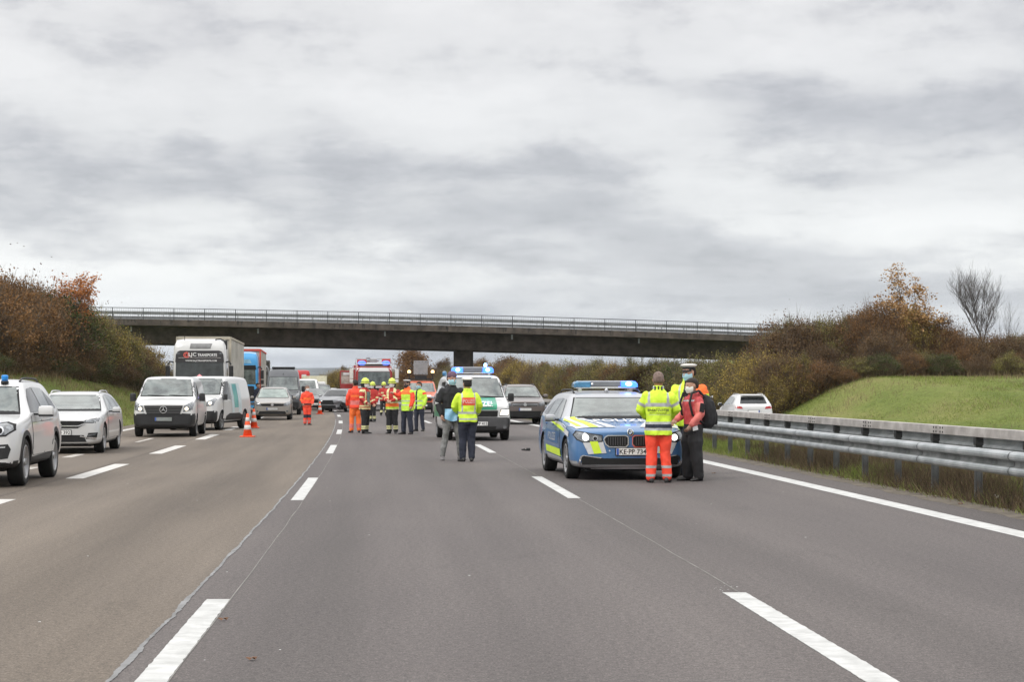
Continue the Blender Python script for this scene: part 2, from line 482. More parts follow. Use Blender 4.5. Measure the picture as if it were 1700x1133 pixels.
s = strip('joint_seam', -4.28, -4.265, 4, 60, .003, mat('old_joint', (.06, .05, .045), .8), 200, 1, lambda Z, r: .01 * mnoise.noise(Vector((Z * .6, 0, 15)))); s['kind'] = 'structure'
# dust and dirt line where the asphalt ends
s = strip('verge_dirt', ROAD_R - .06, ROAD_R + .42, -5, 200, .002, mat('verge_dirt', (.13, .11, .085), .95, var=.4, vs=4, bump=.8, bs=20), 500, 2, ragged(.14, 1.1), .06); s['kind'] = 'structure'
s = strip('verge_dirt', ROAD_L - .32, ROAD_L + .04, -5, 200, .002, _M['verge_dirt'], 500, 2, ragged(.10, 1.1), .06); s['kind'] = 'structure'
# paint crumbs, pebbles
cr = MB()
for k in range(46):
    zz = random.uniform(9, 38); oo = random.uniform(-7, 7.2)
    sz = random.uniform(.006, .014); p = P(oo, zz, .003)
    cr.add([p + Vector((sz, 0, .001)), p + Vector((0, sz * 2.5, .002)), p + Vector((-sz, .2 * sz, .001)), p + Vector((0, -sz, .002))], [(0, 1, 2, 3)])
for k in range(14):
    p = G(1212 + random.gauss(0, 12) - 12, 977 + random.gauss(0, 6), .004); sz = random.uniform(.005, .009)
    cr.add([p + Vector((sz, 0, .001)), p + Vector((0, sz * 2.5, .002)), p + Vector((-sz, .2 * sz, .001)), p + Vector((0, -sz, .002))], [(0, 1, 2, 3)])
cr.build('paint_crumbs', m_paint, kind='stuff')

# ------------------------------------------------------------------ distant hills and woods
def hills(name, Zc, hbase, amp, m, seed, x0=-3500, x1=3500, dep=900):
    nx, ny = 160, 10
    vs = []; fs = []
    for j in range(ny):
        for i in range(nx):
            x = x0 + (x1 - x0) * i / (nx - 1); t = j / (ny - 1)
            h = (hbase + amp * (mnoise.fractal(Vector((x * .0011 + seed, seed, 0)), 1, 2.1, 5) * .7 + .15)) * math.sin(min(1, t * 1.25) * math.pi / 2)
            h += 1.5 * mnoise.noise(Vector((x * .03, j * 2.1, seed))) * (1 if j else 0)
            vs.append((x, Zc + dep * t, -12 + h + 12))
    for j in range(ny - 1):
        for i in range(nx - 1):
            a = j * nx + i; fs.append((a, a + 1, a + nx + 1, a + nx))
    o = link_mesh(name, np_mesh(name, np.array(vs), np.array(fs), [m], True)); o['kind'] = 'structure'; return o
m_wood = mat('far_wood', (.030, .036, .034), .95, var=.4, vs=.012, c2=(.075, .078, .070), vcoord='Object', bump=1, bs=.05)
hills('hills', 3600, 30, 10, m_wood, 1.3)
hills('hills', 5600, 60, 16, m_wood, 4.1, -6000, 6000)
hills('hills', 1500, 6, 6, mat('far_fields', (.050, .050, .035), .95, var=.4, vs=.02, c2=(.11, .10, .07)), 7.7, -2200, 2200, 500)

# ------------------------------------------------------------------ crash barrier
m_galv = mat('galvanised_steel', (.34, .37, .38), .42, .55, var=.16, vs=2.5, c2=(.46, .48, .49), bump=.15, bs=12)
m_galv_warm = mat('weathered_box_beam', (.40, .37, .345), .6, .25, var=.2, vs=2.5, c2=(.52, .49, .465), bump=.15, bs=10)
m_post = mat('post_steel', (.16, .165, .165), .55, .4, var=.2, vs=6)
m_dark = mat('dark_steel', (.03, .03, .03), .6, .2, var=.2)
def wbeam(length, side=1, lap=.004):
    prof = [(-.01, .0), (.02, .002), (.060, .012), (.082, .035), (.088, .062), (.082, .090), (.060, .110), (.008, .125), (0, .155), (.008, .185), (.060, .200), (.082, .220), (.088, .248), (.082, .275), (.060, .298), (.02, .308), (-.01, .31)]
    b = MB(); vs = []
    for y in (0, length - lap):
        for q, (d, h) in enumerate(prof): vs.append((-side * d, y, h))
    for y in (length - lap, 0):
        for (d, h) in prof: vs.append((-side * d + side * .004, y, h))
    n = len(prof); fs = []; val = []
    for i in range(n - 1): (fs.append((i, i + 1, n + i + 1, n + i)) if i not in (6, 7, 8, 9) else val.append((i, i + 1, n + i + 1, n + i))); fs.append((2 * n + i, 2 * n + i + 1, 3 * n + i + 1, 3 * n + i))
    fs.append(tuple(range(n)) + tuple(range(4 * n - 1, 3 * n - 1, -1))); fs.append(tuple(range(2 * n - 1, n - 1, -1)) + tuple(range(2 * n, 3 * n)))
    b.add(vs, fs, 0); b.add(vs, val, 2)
    for hh in (.06, .25):          # splice bolts and lap edge
        for yy in (.06, .16): b.box((-side * .088, yy, hh), (.012, .022, .022), 0)
    b.add([(-side * (d + .006), .0, h) for d, h in prof] + [(-side * (d + .006), .02, h) for d, h in prof], [(i, i + 1, n + i + 1, n + i) for i in range(n - 1)], 1)
    return b
m_galv_shade = mat('shaded_valley_steel', (.13, .14, .135), .7, .2, var=.35, vs=3, c2=(.24, .25, .245))  # darker steel paints the shade into the valley between the beam's ridges
me_w = wbeam(4.0).mesh('beam', [m_galv, m_dark, m_galv_shade])
me_wb = wbeam(4.0, -1).mesh('beam', [m_galv, m_dark, m_galv_shade])
bx = MB(); bx.box((0, 2, .065), (.12, 3.985, .13), 0, ch=.008)
for sx in (-1,):
    for yy in (.10, .22, 3.78, 3.90):
        for zz in (.035, .095): bx.box((sx * .063, yy, zz), (.008, .028, .028), 1)
me_b = bx.mesh('box_beam', [m_galv_warm, m_dark])
pb = MB(); pb.box((0, 0, .0), (.10, .045, .012), 0); 
for s_ in (-1, 1): pb.box((s_ * .047, 0, .40), (.006, .055, .80), 0)
pb.box((0, 0, .40), (.092, .006, .80), 0)
me_p = pb.mesh('post', [m_post])
br = MB(); br.box((0, 0, .045), (.11, .10, .12), 0); me_k = br.mesh('bracket', [m_dark])
Z0, Z1 = 7.83 / (.3287 + .0) - 4.1 * 4, 320   # joints fall where the photo shows them
barrier = thing('crash_barrier', 'long galvanised steel crash barrier on posts in the grass strip right of the road', 'barrier', P(9.3, 25))
barrier.location = (0, 0, 0)
def heading(Z): return math.atan2(-slope(Z), 1)
zj = []
z = 7.4
while z < 300: zj.append(z); z += 4.0 / math.sqrt(1 + slope(z) ** 2)
for i, z in enumerate(zj):
    rz = heading(z + 2)
    link_mesh('beam', me_w, barrier, P(9.05, z, .445), (0, 0, rz))
    link_mesh('box_beam', me_b, barrier, P(9.33, z, .875), (0, 0, rz))
    link_mesh('beam', me_wb, barrier, P(9.62, z, .56), (0, 0, rz))
    for d in (.35, 2.33):
        if z + d < 150:
            q = P(9.33, z + d, .06); link_mesh('post', me_p, barrier, q, (0, 0, rz)).location.z = .0
            link_mesh('bracket', me_k, barrier, P(9.33, z + d, .78), (0, 0, rz))
sp = MB()
for i, z in enumerate(zj):           # spacer arms between posts and the two rails
    for d in (.35, 2.33):
        c = P(9.33, z + d, .60); sp.box(c, (.50, .03, .03), 0)
sp.build('spacer_arms', m_dark, barrier, kind='stuff')

# ------------------------------------------------------------------ bridge
BZ = 150.0
Bx0, Bx1 = -47.0, 36.0
def bz(x):                    # height of deck edge (top of fascia) along the bridge: gentle crest falling to the right
    # photo rows of the deck edge at three columns
    xi = 850 + x / (BZ) * F_PX
    row = 529.5 + .0142 * (xi - 155) + 1.05e-5 * (xi - 155) ** 2
    return CAM_H - (row - Y_HOR) * BZ / F_PX
def bconc(name, c1, c2):
    return mat(name, c1, .85, var=.35, vs=1.3, c2=c2, bump=.5, bs=6, detail=10)
m_conc = bconc('bridge_concrete', (.060, .047, .037), (.102, .084, .068))
m_conc2 = bconc('bridge_concrete_dark', (.056, .045, .038), (.090, .073, .063))
bridge = thing('road_bridge', 'long flat concrete road bridge with railing crossing over the motorway', 'bridge', (0, BZ, 0))
def bprism(name, prof, m, x0=Bx0, x1=Bx1, n=40, parent=bridge, ref=None):
    b = MB(); rg = []
    for i in range(n + 1):
        x = x0 + (x1 - x0) * i / n; h = (ref or bz)(x)
        rg.append([Vector((x, y, h + zz)) for y, zz in prof])
    b.rings(rg, 0, True, False); return b.build(name, m, parent)
bprism('deck', [(.0, -.12), (.28, -.46), (1.3, -.55), (10.7, -.55), (11.72, -.46), (12, -.12), (11.6, -.12), (11.4, -.02), (.6, -.02), (.4, -.12)], m_conc2)
bprism('fascia', [(-.06, .03), (-.06, -.47), (.26, -.47), (.26, -.14), (.42, -.14), (.42, .03)], m_conc)
bprism('fascia', [(11.6, .03), (11.6, -.14), (11.74, -.14), (11.74, -.47), (12.06, -.47), (12.06, .03)], m_conc)
bprism('girder', [(1.35, -.56), (1.75, -1.86), (3.9, -1.86), (4.2, -.56)], m_conc2)
bprism('girder', [(7.8, -.56), (8.1, -1.86), (10.25, -1.86), (10.65, -.56)], m_conc2)
pl = MB(); pc = W(768, 643, BZ + 3)
hh_ = bz(pc.x) - 1.87
def oct_(cx, cy, wx, wy, ch, z): return [Vector((cx + a, cy + b, z)) for a, b in ((-wx + ch, -wy), (wx - ch, -wy), (wx, -wy + ch), (wx, wy - ch), (wx - ch, wy), (-wx + ch, wy), (-wx, wy - ch), (-wx, -wy + ch))]
pl.rings([oct_(pc.x, 6 , .74, 3.2, .12, -.6), oct_(pc.x, 6, .74, 3.2, .12, hh_)], 0, True, False)
pl.build('pillar', m_conc2, bridge)
for xx in (Bx0 + .5, Bx1 - .5):
    pl = MB(); pl.box((xx, 6, bz(xx) / 2 - 1.6), (5, 11.6, bz(xx) - .0), 0); pl.build('abutment', m_conc, bridge)
sk = MB()
for k in range(150):
    x = random.uniform(Bx0 + 1, Bx1 - 1); hh = random.uniform(.12, .44); ww = random.uniform(.03, .22)
    top = bz(x) + .02 if random.random() < .7 else bz(x) - .1
    sk.add([(x - ww / 2, -.063, top), (x + ww / 2, -.063, top), (x + ww * .2, -.063, max(bz(x) - .46, top - hh)), (x - ww * .25, -.063, max(bz(x) - .46, top - hh))], [(0, 3, 2, 1)])
sk.build('water_streaks', mat('wet_streak', (.035, .030, .026), .8, var=.3, vs=2), bridge, kind='stuff')
for k in range(8):
    x = Bx0 + 5 + k * 10.2
    MB().box((x, -.062, bz(x) - .22), (.03, .012, .50), 0).build('expansion_joint', m_dark, bridge)
    MB().tube([(x + 1.2, .9, bz(x) - .56), (x + 1.2, .9, bz(x) - .95)], .07, 8).build('drain_pipe', m_galv, bridge)
m_rail = mat('railing_paint', (.045, .05, .055), .5, .3, var=.2)
m_rail_g = mat('railing_galvanised', (.22, .23, .23), .5, .5, var=.2)
me_rp = MB().box((0, 0, .45), (.06, .06, .90), 0).mesh('railing_post', [m_rail])
def brail(y, x0=Bx0, x1=Bx1):
    b = MB()
    for hz, r_ in ((.90, .03), (.13, .014)):
        pts = [(x0 + (x1 - x0) * i / 60, y, bz(x0 + (x1 - x0) * i / 60) + hz + .03) for i in range(61)]
        b.tube(pts, r_, 6)
    return b
for y, full in ((.12, True), (11.88, False)):
    brail(y).build('handrail', m_rail, bridge)
    x = Bx0 + .3
    st = MB()
    while x < Bx1:
        link_mesh('railing_post', me_rp, bridge, (x, y, bz(x) + .03))
        if full:
            for q in range(1, 17):
                xx = x + 2.46 * q / 17; st.box((xx, y, bz(xx) + .03 + .5), (.014, .014, .74), 0)
        x += 2.46
    if full: st.build('balusters', m_rail, bridge, kind='stuff')
# safety rail on the bridge behind the railing
bprism('safety_rail', [(.62, .42), (.70, .45), (.70, .52), (.64, .545), (.70, .57), (.70, .64), (.62, .67)], m_rail_g)
bprism('safety_rail', [(11.38, .67), (11.30, .64), (11.30, .57), (11.36, .545), (11.30, .52), (11.30, .45), (11.38, .42)], m_rail_g)
me_sp = MB().box((0, 0, .3), (.05, .05, .60), 0).mesh('safety_rail_post', [m_rail_g])
x = Bx0 + 1
while x < Bx1:
    link_mesh('safety_rail_post', me_sp, bridge, (x, .78, bz(x) + .0)); x += 2.0

# ------------------------------------------------------------------ vegetation
def leafmat(name, a, b, orand=.35):
    return mat(name, a, .85, var=.0, c2=b, isl=True, obj_rand=orand, spec=.15, tl=.25)
LM = {
 'brown': leafmat('foliage_brown', (.055, .036, .020), (.210, .130, .065)),
 'rust': leafmat('foliage_rust', (.085, .046, .022), (.290, .160, .070)),
 'olive': leafmat('foliage_olive', (.080, .078, .026), (.285, .255, .085)),
 'ochre': leafmat('foliage_ochre', (.140, .105, .030), (.450, .340, .095)),
 'green': leafmat('foliage_green', (.030, .044, .018), (.110, .125, .042)),
 'orange': leafmat('foliage_orange', (.240, .080, .030), (.560, .250, .090)),
 'tan': leafmat('foliage_tan', (.250, .140, .060), (.620, .400, .180)),
}
m_bark = mat('bark', (.055, .045, .038), .9, var=.3, vs=8, c2=(.11, .09, .075))
m_twig = mat('twig', (.080, .058, .040), .9, var=.3, vs=8, c2=(.175, .125, .080))

def leaves(cent, size, flat=.0):
    """n diamond leaves at the given centres"""
    n = len(cent)
    a = rng.normal(size=(n, 3)); a /= np.linalg.norm(a, axis=1)[:, None]
    b = rng.normal(size=(n, 3)); b -= a * (a * b).sum(1)[:, None]; b /= np.linalg.norm(b, axis=1)[:, None]
    s = size * rng.uniform(.55, 1.35, (n, 1))
    v = np.stack([cent - a * s, cent - b * s * .55, cent + a * s, cent + b * s * .55], 1).reshape(-1, 3)
    return v, np.arange(4 * n).reshape(n, 4)
def blades(base, tip, wd):
    """thin triangles from base to tip"""
    n = len(base); d = tip - base
    s = np.cross(d, rng.normal(size=(n, 3))); s /= (np.linalg.norm(s, axis=1)[:, None] + 1e-9)
    v = np.stack([base - s * wd, base + s * wd, tip], 1).reshape(-1, 3)
    return v, np.arange(3 * n).reshape(n, 3)

def make_bush(kind, seed, nl=6500, leaf=.085, upright=.5):
    """unit shrub about 2 m radius, 4 m tall"""
    r = np.random.default_rng(seed)
    nc = 70
    th = r.uniform(0, 2 * np.pi, nc); ph = r.uniform(-.15, 1.45, nc); rr = r.uniform(.72, 1.0, nc) ** .5
    lump = 1 + .20 * np.sin(th * 3 + seed) + .16 * np.sin(th * 5 + 2 * seed) * np.cos(ph * 3)
    c = np.stack([2.1 * np.cos(th) * np.cos(ph) * rr * lump, 2.1 * np.sin(th) * np.cos(ph) * rr * lump, 1.9 + 1.9 * np.sin(ph) * rr * lump], 1)
    c[:, 2] = np.maximum(c[:, 2], .2)
    idx = r.integers(0, nc, nl); rad = r.uniform(.20, .62, nc)
    cent = c[idx] + r.normal(size=(nl, 3)) * rad[idx][:, None] * .62
    cent[: nl // 4] = r.normal(size=(nl // 4, 3)) * [1.0, 1.0, .9] + [0, 0, 1.6]
    cent[:, 2] = np.abs(cent[:, 2])
    v, f = leaves(cent, leaf)
    me = np_mesh('foliage', v, f, [LM[kind]])
    # stems: curved fans plus a fringe of fine shoots
    n2 = 2600
    base = c[r.integers(0, nc, n2)] * r.uniform(.55, 1.0, (n2, 1)) + r.normal(size=(n2, 3)) * .25
    dirn = base - np.array([0, 0, .4]); dirn /= np.linalg.norm(dirn, axis=1)[:, None]
    dirn = dirn * (1 - upright) + np.array([0, 0, 1]) * upright + r.normal(size=(n2, 3)) * .28
    tip = base + dirn * r.uniform(.35, 1.05, (n2, 1))
    base[:, 2] = np.maximum(base[:, 2], .02); tip[:, 2] = np.maximum(tip[:, 2], .02)
    v1, f1 = blades(base, tip, .013)
    st0 = r.normal(size=(60, 3)) * [.4, .4, .0]; st1 = c[r.integers(0, nc, 60)]
    v2, f2 = blades(st0, st1, .04)
    me2 = np_mesh('branches', np.concatenate([v1, v2]), np.concatenate([f1, f2 + len(v1)]), [m_twig])
    return me, me2
BUSH = {}
for k, kd in enumerate(('brown', 'rust', 'olive', 'ochre', 'green')):
    BUSH[kd] = [make_bush(kd, 11 * k + q + 3, 9500 if kd != 'brown' else 8500, .058, .5) for q in range(2 if kd != 'brown' else 3)]

def off_of(X, Z): return X - L(Z)
BLAB = {
 'L': ('bush in the thicket on the left bank beside the bridge', 'bushes on the left bank'),
 'R': ('bush in the thicket above the green slope on the right', 'bushes above the right slope'),
 'B': ('roadside bush beside the far carriageway and under the bridge', 'bushes beside the far carriageway'),
}
BUSHES = []
KW = {'brown': 'bare brown twiggy', 'rust': 'rust red autumn', 'olive': 'olive green fading', 'ochre': 'yellow ochre autumn', 'green': 'dark green dense'}
def bush(x, Z, top, kind, where='L', wpx=None, q=None, base_h=None):
    """x: photo column, Z: distance, top: photo row of the top"""
    X = (x - 850) / F_PX * Z
    o = off_of(X, Z); h0 = (hgt(o, Z) if base_h is None else base_h) - .15
    ztop = CAM_H - (top - Y_HOR) / F_PX * Z
    s = max(.25, (ztop - h0) / 4.15)
    t = thing('bush', KW[kind] + ' ' + BLAB[where][0], 'bush', (X, Z, h0), random.uniform(0, 6.28), KW[kind] + ' ' + BLAB[where][1])
    BUSHES.append((x, kind, where, t))
    ws = (wpx * Z / F_PX / 4.4) if wpx else s * random.uniform(.9, 1.25)
    a, b = random.choice(BUSH[kind]) if q is None else BUSH[kind][q]
    for nm, me in (('foliage', a), ('branches', b)):
        link_mesh(nm, me, t, None, None, (ws, ws, s))
    return t
def interp(tab, x):
    if x <= tab[0][0]: return tab[0][1]
    for (a, b), (c, d) in zip(tab, tab[1:]):
        if x <= c: return b + (d - b) * (x - a) / (c - a)
    return tab[-1][1]
# left bank
ltop = [(-80, 456), (0, 463), (30, 476), (60, 489), (100, 498), (130, 508), (150, 522), (175, 548), (200, 560), (225, 564), (250, 584), (272, 610)]
lz = [(-80, 70), (0, 80), (158, 103), (245, 121), (290, 134)]
for x in (-75, -45, -20, 5, 35, 62, 92, 120, 148, 175, 200, 222, 243, 262):
    Z = interp(lz, x); tp = interp(ltop, x)
    # front row, lower, brown
    bush(x, Z + random.uniform(-1, 3), tp + (66 if x < 150 else 30) + random.uniform(-16, 18), random.choice(['brown', 'brown', 'brown', 'green' if x < 130 else 'olive']), 'L')
for x in (-70, -35, -8, 22, 50, 78, 108, 135, 158, 185, 210, 232):
    Z = interp(lz, x) + 5; tp = interp(ltop, x)
    kd = 'rust' if x < 60 else ('green' if x in (78, 108) else random.choice(['olive', 'olive', 'brown', 'ochre']))
    bush(x, Z, tp + random.uniform(2, 14), kd, 'L')
for x in (-60, -20, 15, 42, 68, 95):
    bush(x, interp(lz, x) + 10, interp(ltop, x) + random.uniform(-3, 6), 'rust' if x < 75 else 'brown', 'L')
for x, tp, kd in ((205, 556, 'olive'), (225, 560, 'ochre'), (250, 590, 'olive'), (266, 612, 'brown')): bush(x, interp(lz, x) + 1, tp + 4, kd, 'L', 62)
for x in (-60, -25, 10, 45, 80, 115, 150, 185, 215, 240):      # skirt of low shrubs at the foot
    bush(x, interp(lz, x) - 2.0, 606 + random.uniform(-8, 8), random.choice(['brown', 'brown', 'green']), 'L', 95)
for x in (-300, -240, -180, -130): bush(x, 64, 440 + random.uniform(-10, 10), 'brown', 'L')
# right: thicket above the slope
rtop = [(1270, 556), (1300, 543), (1330, 540), (1380, 540), (1420, 534), (1450, 522), (1500, 528), (1550, 542), (1600, 558), (1650, 562), (1740, 560)]
for x in range(1296, 1730, 24):
    bush(x, 112 + random.uniform(-1, 2), interp(rtop, x) + 48 + random.uniform(-20, 20), random.choice(['brown', 'brown', 'rust', 'olive', 'brown', 'ochre']), 'R')
for x in range(1294, 1770, 26):
    kd = 'rust' if (1405 < x < 1590 and random.random() < .6) else ('olive' if x < 1420 and random.random() < .35 else 'brown')
    bush(x, 118, interp(rtop, x) + random.uniform(-4, 20), kd, 'R')
for x in range(1300, 1730, 40):
    bush(x, 124, interp(rtop, x) + random.uniform(-5, 8), random.choice(['brown', 'rust', 'brown']), 'R')
for x, tp, kd in ((1440, 512, 'rust'), (1475, 512, 'rust'), (1520, 520, 'ochre'), (1560, 530, 'rust'), (1495, 560, 'rust'), (1540, 560, 'rust'), (1580, 556, 'rust')): bush(x, 116, tp, kd, 'R', 80)
x = 1338
while x < 1730:                       # skirt along the top of the grass
    bush(x, 111 + random.uniform(-1.6, 1.2), 606 + random.uniform(-24, 14), random.choice(['brown', 'brown', 'green', 'olive', 'brown', 'ochre', 'rust']), 'R', random.uniform(40, 85)); x += random.uniform(16, 34)
for x, tp in ((1304, 541), (1318, 541), (1340, 538), (1372, 543), (1398, 537), (1688, 566), (1712, 560), (1735, 556)): bush(x, 121, tp, random.choice(['brown', 'brown', 'olive']), 'R', 80)
# olive and yellow shrubs before the bridge
for x, Z, tp, kd in ((1300, 112, 600, 'ochre'), (1272, 113, 594, 'ochre'), (1245, 116, 598, 'ochre'), (1226, 118, 596, 'olive'), (1200, 124, 600, 'olive'), (1180, 128, 603, 'olive'),
                     (1160, 132, 603, 'olive'), (1135, 136, 605, 'green'), (1110, 141, 603, 'olive'), (1255, 112, 622, 'ochre'), (1285, 110.5, 628, 'ochre'), (1228, 115, 632, 'olive'), (1322, 113, 606, 'brown'),
                     (1200, 122, 634, 'brown'), (1170, 128, 634, 'olive'), (1296, 112, 644, 'ochre')):
    bush(x, Z, tp, kd, 'B')
# beyond the bridge, along the far carriageway
x = 1150
Zl = [(460, 640), (520, 470), (560, 420), (607, 390), (735, 300), (817, 250), (926, 200), (1085, 152), (1150, 140)]
while x > 520:
    Z = interp(Zl, x); kd = random.choice(['ochre', 'rust', 'olive', 'rust', 'olive', 'ochre', 'brown']) if x < 1080 else random.choice(['olive', 'ochre', 'olive', 'green'])
    tp = 603 + random.uniform(-3, 7) if x > 780 else interp([(520, 634), (560, 622), (600, 622), (700, 618), (780, 608)], x) + random.uniform(-2, 6)
    t = bush(x, max(Z, 163) + random.uniform(0, 5), tp, kd, 'B', None)
    if x > 700: bush(x + 8, max(Z, 160) + random.uniform(-3, 0), tp + random.uniform(12, 24), random.choice(['ochre', 'rust', 'olive', 'rust']), 'B')
    x -= 17 if x > 700 else 11
for x, tp in ((545, 617), (556, 612), (570, 610), (583, 616)): bush(x, 330, tp + 6, 'ochre', 'B')

# trees
def branch_tree(seed, H=9.0, spread=1.0, levels=4, r0=.16, first=.28, up=.35, kids=4):
    r = random.Random(seed); b = MB(); tips = []
    def grow(p, d, ln, rad, lv):
        n = 4; pts = [p]; rr = [rad]
        q = p.copy(); dd = d.copy()
        for i in range(n):
            dd = (dd + Vector((r.gauss(0, .10), r.gauss(0, .10), up * .22 + r.gauss(0, .05)))).normalized()
            q = q + dd * ln / n; pts.append(q.copy()); rr.append(max(.0035, rad * (1 - .55 * (i + 1) / n)))
        b.tube(pts, rr, 5 if lv < 2 else 3, cap=False)
        if lv >= levels: tips.append(q.copy()); return
        for k in range(kids + (1 if lv == 0 else 0)):
            t = r.uniform(first if lv == 0 else .25, 1.0); i = min(n - 1, int(t * n)); pp = pts[i].lerp(pts[i + 1], t * n - i)
            az = r.uniform(0, 6.28); side = Vector((math.cos(az), math.sin(az), 0))
            nd = (dd * r.uniform(.5, .9) + side * spread * r.uniform(.45, .9) + Vector((0, 0, up))).normalized()
            grow(pp, nd, ln * r.uniform(.48, .68), rr[i] * .6, lv + 1)
        grow(pts[-1], (dd + Vector((r.gauss(0, .2), r.gauss(0, .2), up))).normalized(), ln * .62, rr[-1] * .95, lv + 1)
    grow(Vector((0, 0, 0)), Vector((0, 0, 1)), H * .42, r0, 0)
    return b, tips
def tree(name, label, x, Z, top, seed, kind=None, nl=3000, leaf=.12, jit=.35, base_h=None, group=None, wscale=1.0, **k):
    b, tips = branch_tree(seed, **k)
    zs = max(p.z for p in tips); X = (x - 850) / F_PX * Z
    h0 = (hgt(off_of(X, Z), Z) if base_h is None else base_h) - .1
    s = (CAM_H - (top - Y_HOR) / F_PX * Z - h0) / zs
    t = thing(name, label, 'tree', (X, Z, h0), 0, group)
    b.build('trunk', m_bark, t).scale = (s * wscale, s * wscale, s)
    if kind:
        T = np.array([tuple(p) for p in tips]); c = T[rng.integers(0, len(T), nl)] + rng.normal(size=(nl, 3)) * jit
        v, f = leaves(c, leaf); link_mesh('crown', np_mesh('crown', v, f, [LM[kind]]), t, None, None, (s * wscale, s * wscale, s))
    return t
tree('autumn_tree', 'orange leaved young tree rising above the left thicket beside the bridge end', 136, 98, 453, 5, 'orange', 4600, .080, .12, levels=4, kids=4, spread=.8, wscale=1.35)
tree('autumn_tree', 'tall sparse tree with tan leaves above the right thicket', 1516, 116, 434, 8, 'tan', 5200, .080, .12, levels=4, kids=4, spread=.95, up=.36, r0=.11, wscale=1.5)
tree('bare_tree', 'tall leafless tree with fine upright branches at the right edge of the thicket', 1642, 124, 430, 29, None, levels=4, kids=6, spread=.85, up=.40, r0=.09, wscale=1.15)
tree('bare_tree', 'small leafless tree right of the tall bare tree', 1676, 122, 490, 15, None, levels=3, kids=5, spread=.8, up=.42, r0=.06)
tree('bare_tree', 'thin dark twiggy shrub tree over the right end of the bridge railing', 1303, 124, 528, 17, 'brown', 300, .08, .3, levels=3, kids=4, spread=.9, r0=.07)
tree('autumn_tree', 'dark leaved tree poking up at the far left edge above the rust bushes', 3, 90, 448, 19, 'rust', 2600, .08, .07, levels=4, kids=4, spread=.6)
def dome_tree(x, Z, top, wpx, kind, label, seed, gaps=.5):
    r = np.random.default_rng(seed); X = (x - 850) / F_PX * Z; Rr = wpx * Z / F_PX / 2; ht = CAM_H - (top - Y_HOR) / F_PX * Z
    t = thing('tree', label, 'tree', (X, Z, -.2), 0, 'round crowned trees beyond the bridge')
    b, tips = branch_tree(seed, H=8, levels=3, kids=4, spread=.8)
    zs = max(p.z for p in tips); b.build('trunk', m_bark, t).scale = (ht / zs * .93,) * 3
    nc = 60; th = r.uniform(0, 6.28, nc); ph = r.uniform(-.5, 1.5, nc); q = r.uniform(.5, .9, nc)
    c = np.stack([Rr * np.cos(th) * np.cos(ph) * q, Rr * np.sin(th) * np.cos(ph) * q, ht * .55 + ht * .42 * np.sin(ph) * q], 1)
    nl = 9000; cc = c[r.integers(0, nc, nl)] + r.normal(size=(nl, 3)) * Rr * .16
    v, f = leaves(cc, .13 * Rr / 3.2); link_mesh('crown', np_mesh('crown', v, f, [LM[kind]]), t)
dome_tree(686, 300, 577, 66, 'rust', 'large round russet brown tree behind the vehicle with the sign board', 31)
dome_tree(736, 310, 590, 38, 'brown', 'small round brown tree just left of the bridge pillar', 32)
dome_tree(800, 290, 590, 40, 'brown', 'thin brown tree just right of the bridge pillar', 35)
dome_tree(846, 260, 589, 62, 'brown', 'broad brown tree beyond the bridge above the dark estate car', 33)
dome_tree(902, 250, 599, 44, 'rust', 'low rust coloured tree beyond the bridge right of the broad brown one', 34)
dome_tree(571, 420, 604, 22, 'brown', 'small dark tree on the horizon left of the fire engine', 36)
tree('young_tree', 'slender young tree standing over the bushes left of the lamp bar under the bridge', 1045, 172, 588, 41, 'green', 700, .11, .25, levels=3, kids=4, spread=.4, up=.6)
tree('young_tree', 'twin slender young trees over the bushes beneath the girder, right one', 1066, 174, 587, 42, 'olive', 700, .11, .25, levels=3, kids=4, spread=.4, up=.6)
tree('bare_tree', 'thin bare sapling beyond the bridge right of the pillar', 955, 185, 592, 43, None, levels=3, kids=3, spread=.5, up=.6, r0=.06)
tree('bare_tree', 'feathery bare tree with a leaning crown beyond the bridge', 868, 240, 584, 44, 'brown', 250, .1, .3, levels=3, kids=4, spread=.9, r0=.07)

# grass
m_grass = mat('grass_blades', (.110, .155, .034), .9, var=0, c2=(.300, .345, .095), isl=True, spec=.15, tl=.3)
m_dry = mat('dry_grass', (.115, .085, .050), .9, var=0, c2=(.330, .255, .150), isl=True, spec=.15, tl=.2)
m_weed = mat('brown_weeds', (.040, .032, .022), .9, var=0, c2=(.170, .120, .075), isl=True, spec=.15)
def field(name, m, n, o0, o1, z0, z1, h0, h1, wd, dens=None, lean=.35, zpow=1.0):
    o = rng.uniform(o0, o1, n); Z = z0 + (z1 - z0) * rng.uniform(0, 1, n) ** zpow
    if dens is not None:
        keep = np.array([dens(a, b) > random.random() for a, b in zip(o, Z)]); o, Z = o[keep], Z[keep]
    n = len(o)
    X = np.array([L(z) for z in Z]) + o
    H = np.array([hgt(a, b) for a, b in zip(o, Z)])
    base = np.stack([X, Z, H - .03], 1)
    ht = rng.uniform(h0, h1, n)[:, None]
    d = rng.normal(size=(n, 3)) * lean; d[:, 2] = 1
    v, f = blades(base, base + d * ht, wd)
    ob = link_mesh(name, np_mesh(name, v, f, [m])); ob['kind'] = 'stuff'; return ob
def patchy(s, th, k=2.5): return lambda o, Z: min(1, max(0, .5 + k * (mnoise.noise(Vector((o * s, Z * s * .5, 3))) - th)))
def near_brown(o, Z): return min(1, max(0, .22 + 3.2 * mnoise.noise(Vector((o * .9, Z * .22, 9))) + 1.1 * (1 - smoothstep(36, 52, Z)) * (1 if o > 9.0 else .15) - .25 * smoothstep(45, 60, Z)))
field('verge_grass', m_grass, 90000, 8.95, 12.6, 17, 60, .06, .24, .006, lambda o, Z: 1 - .8 * near_brown(o, Z), .5, 1.4)
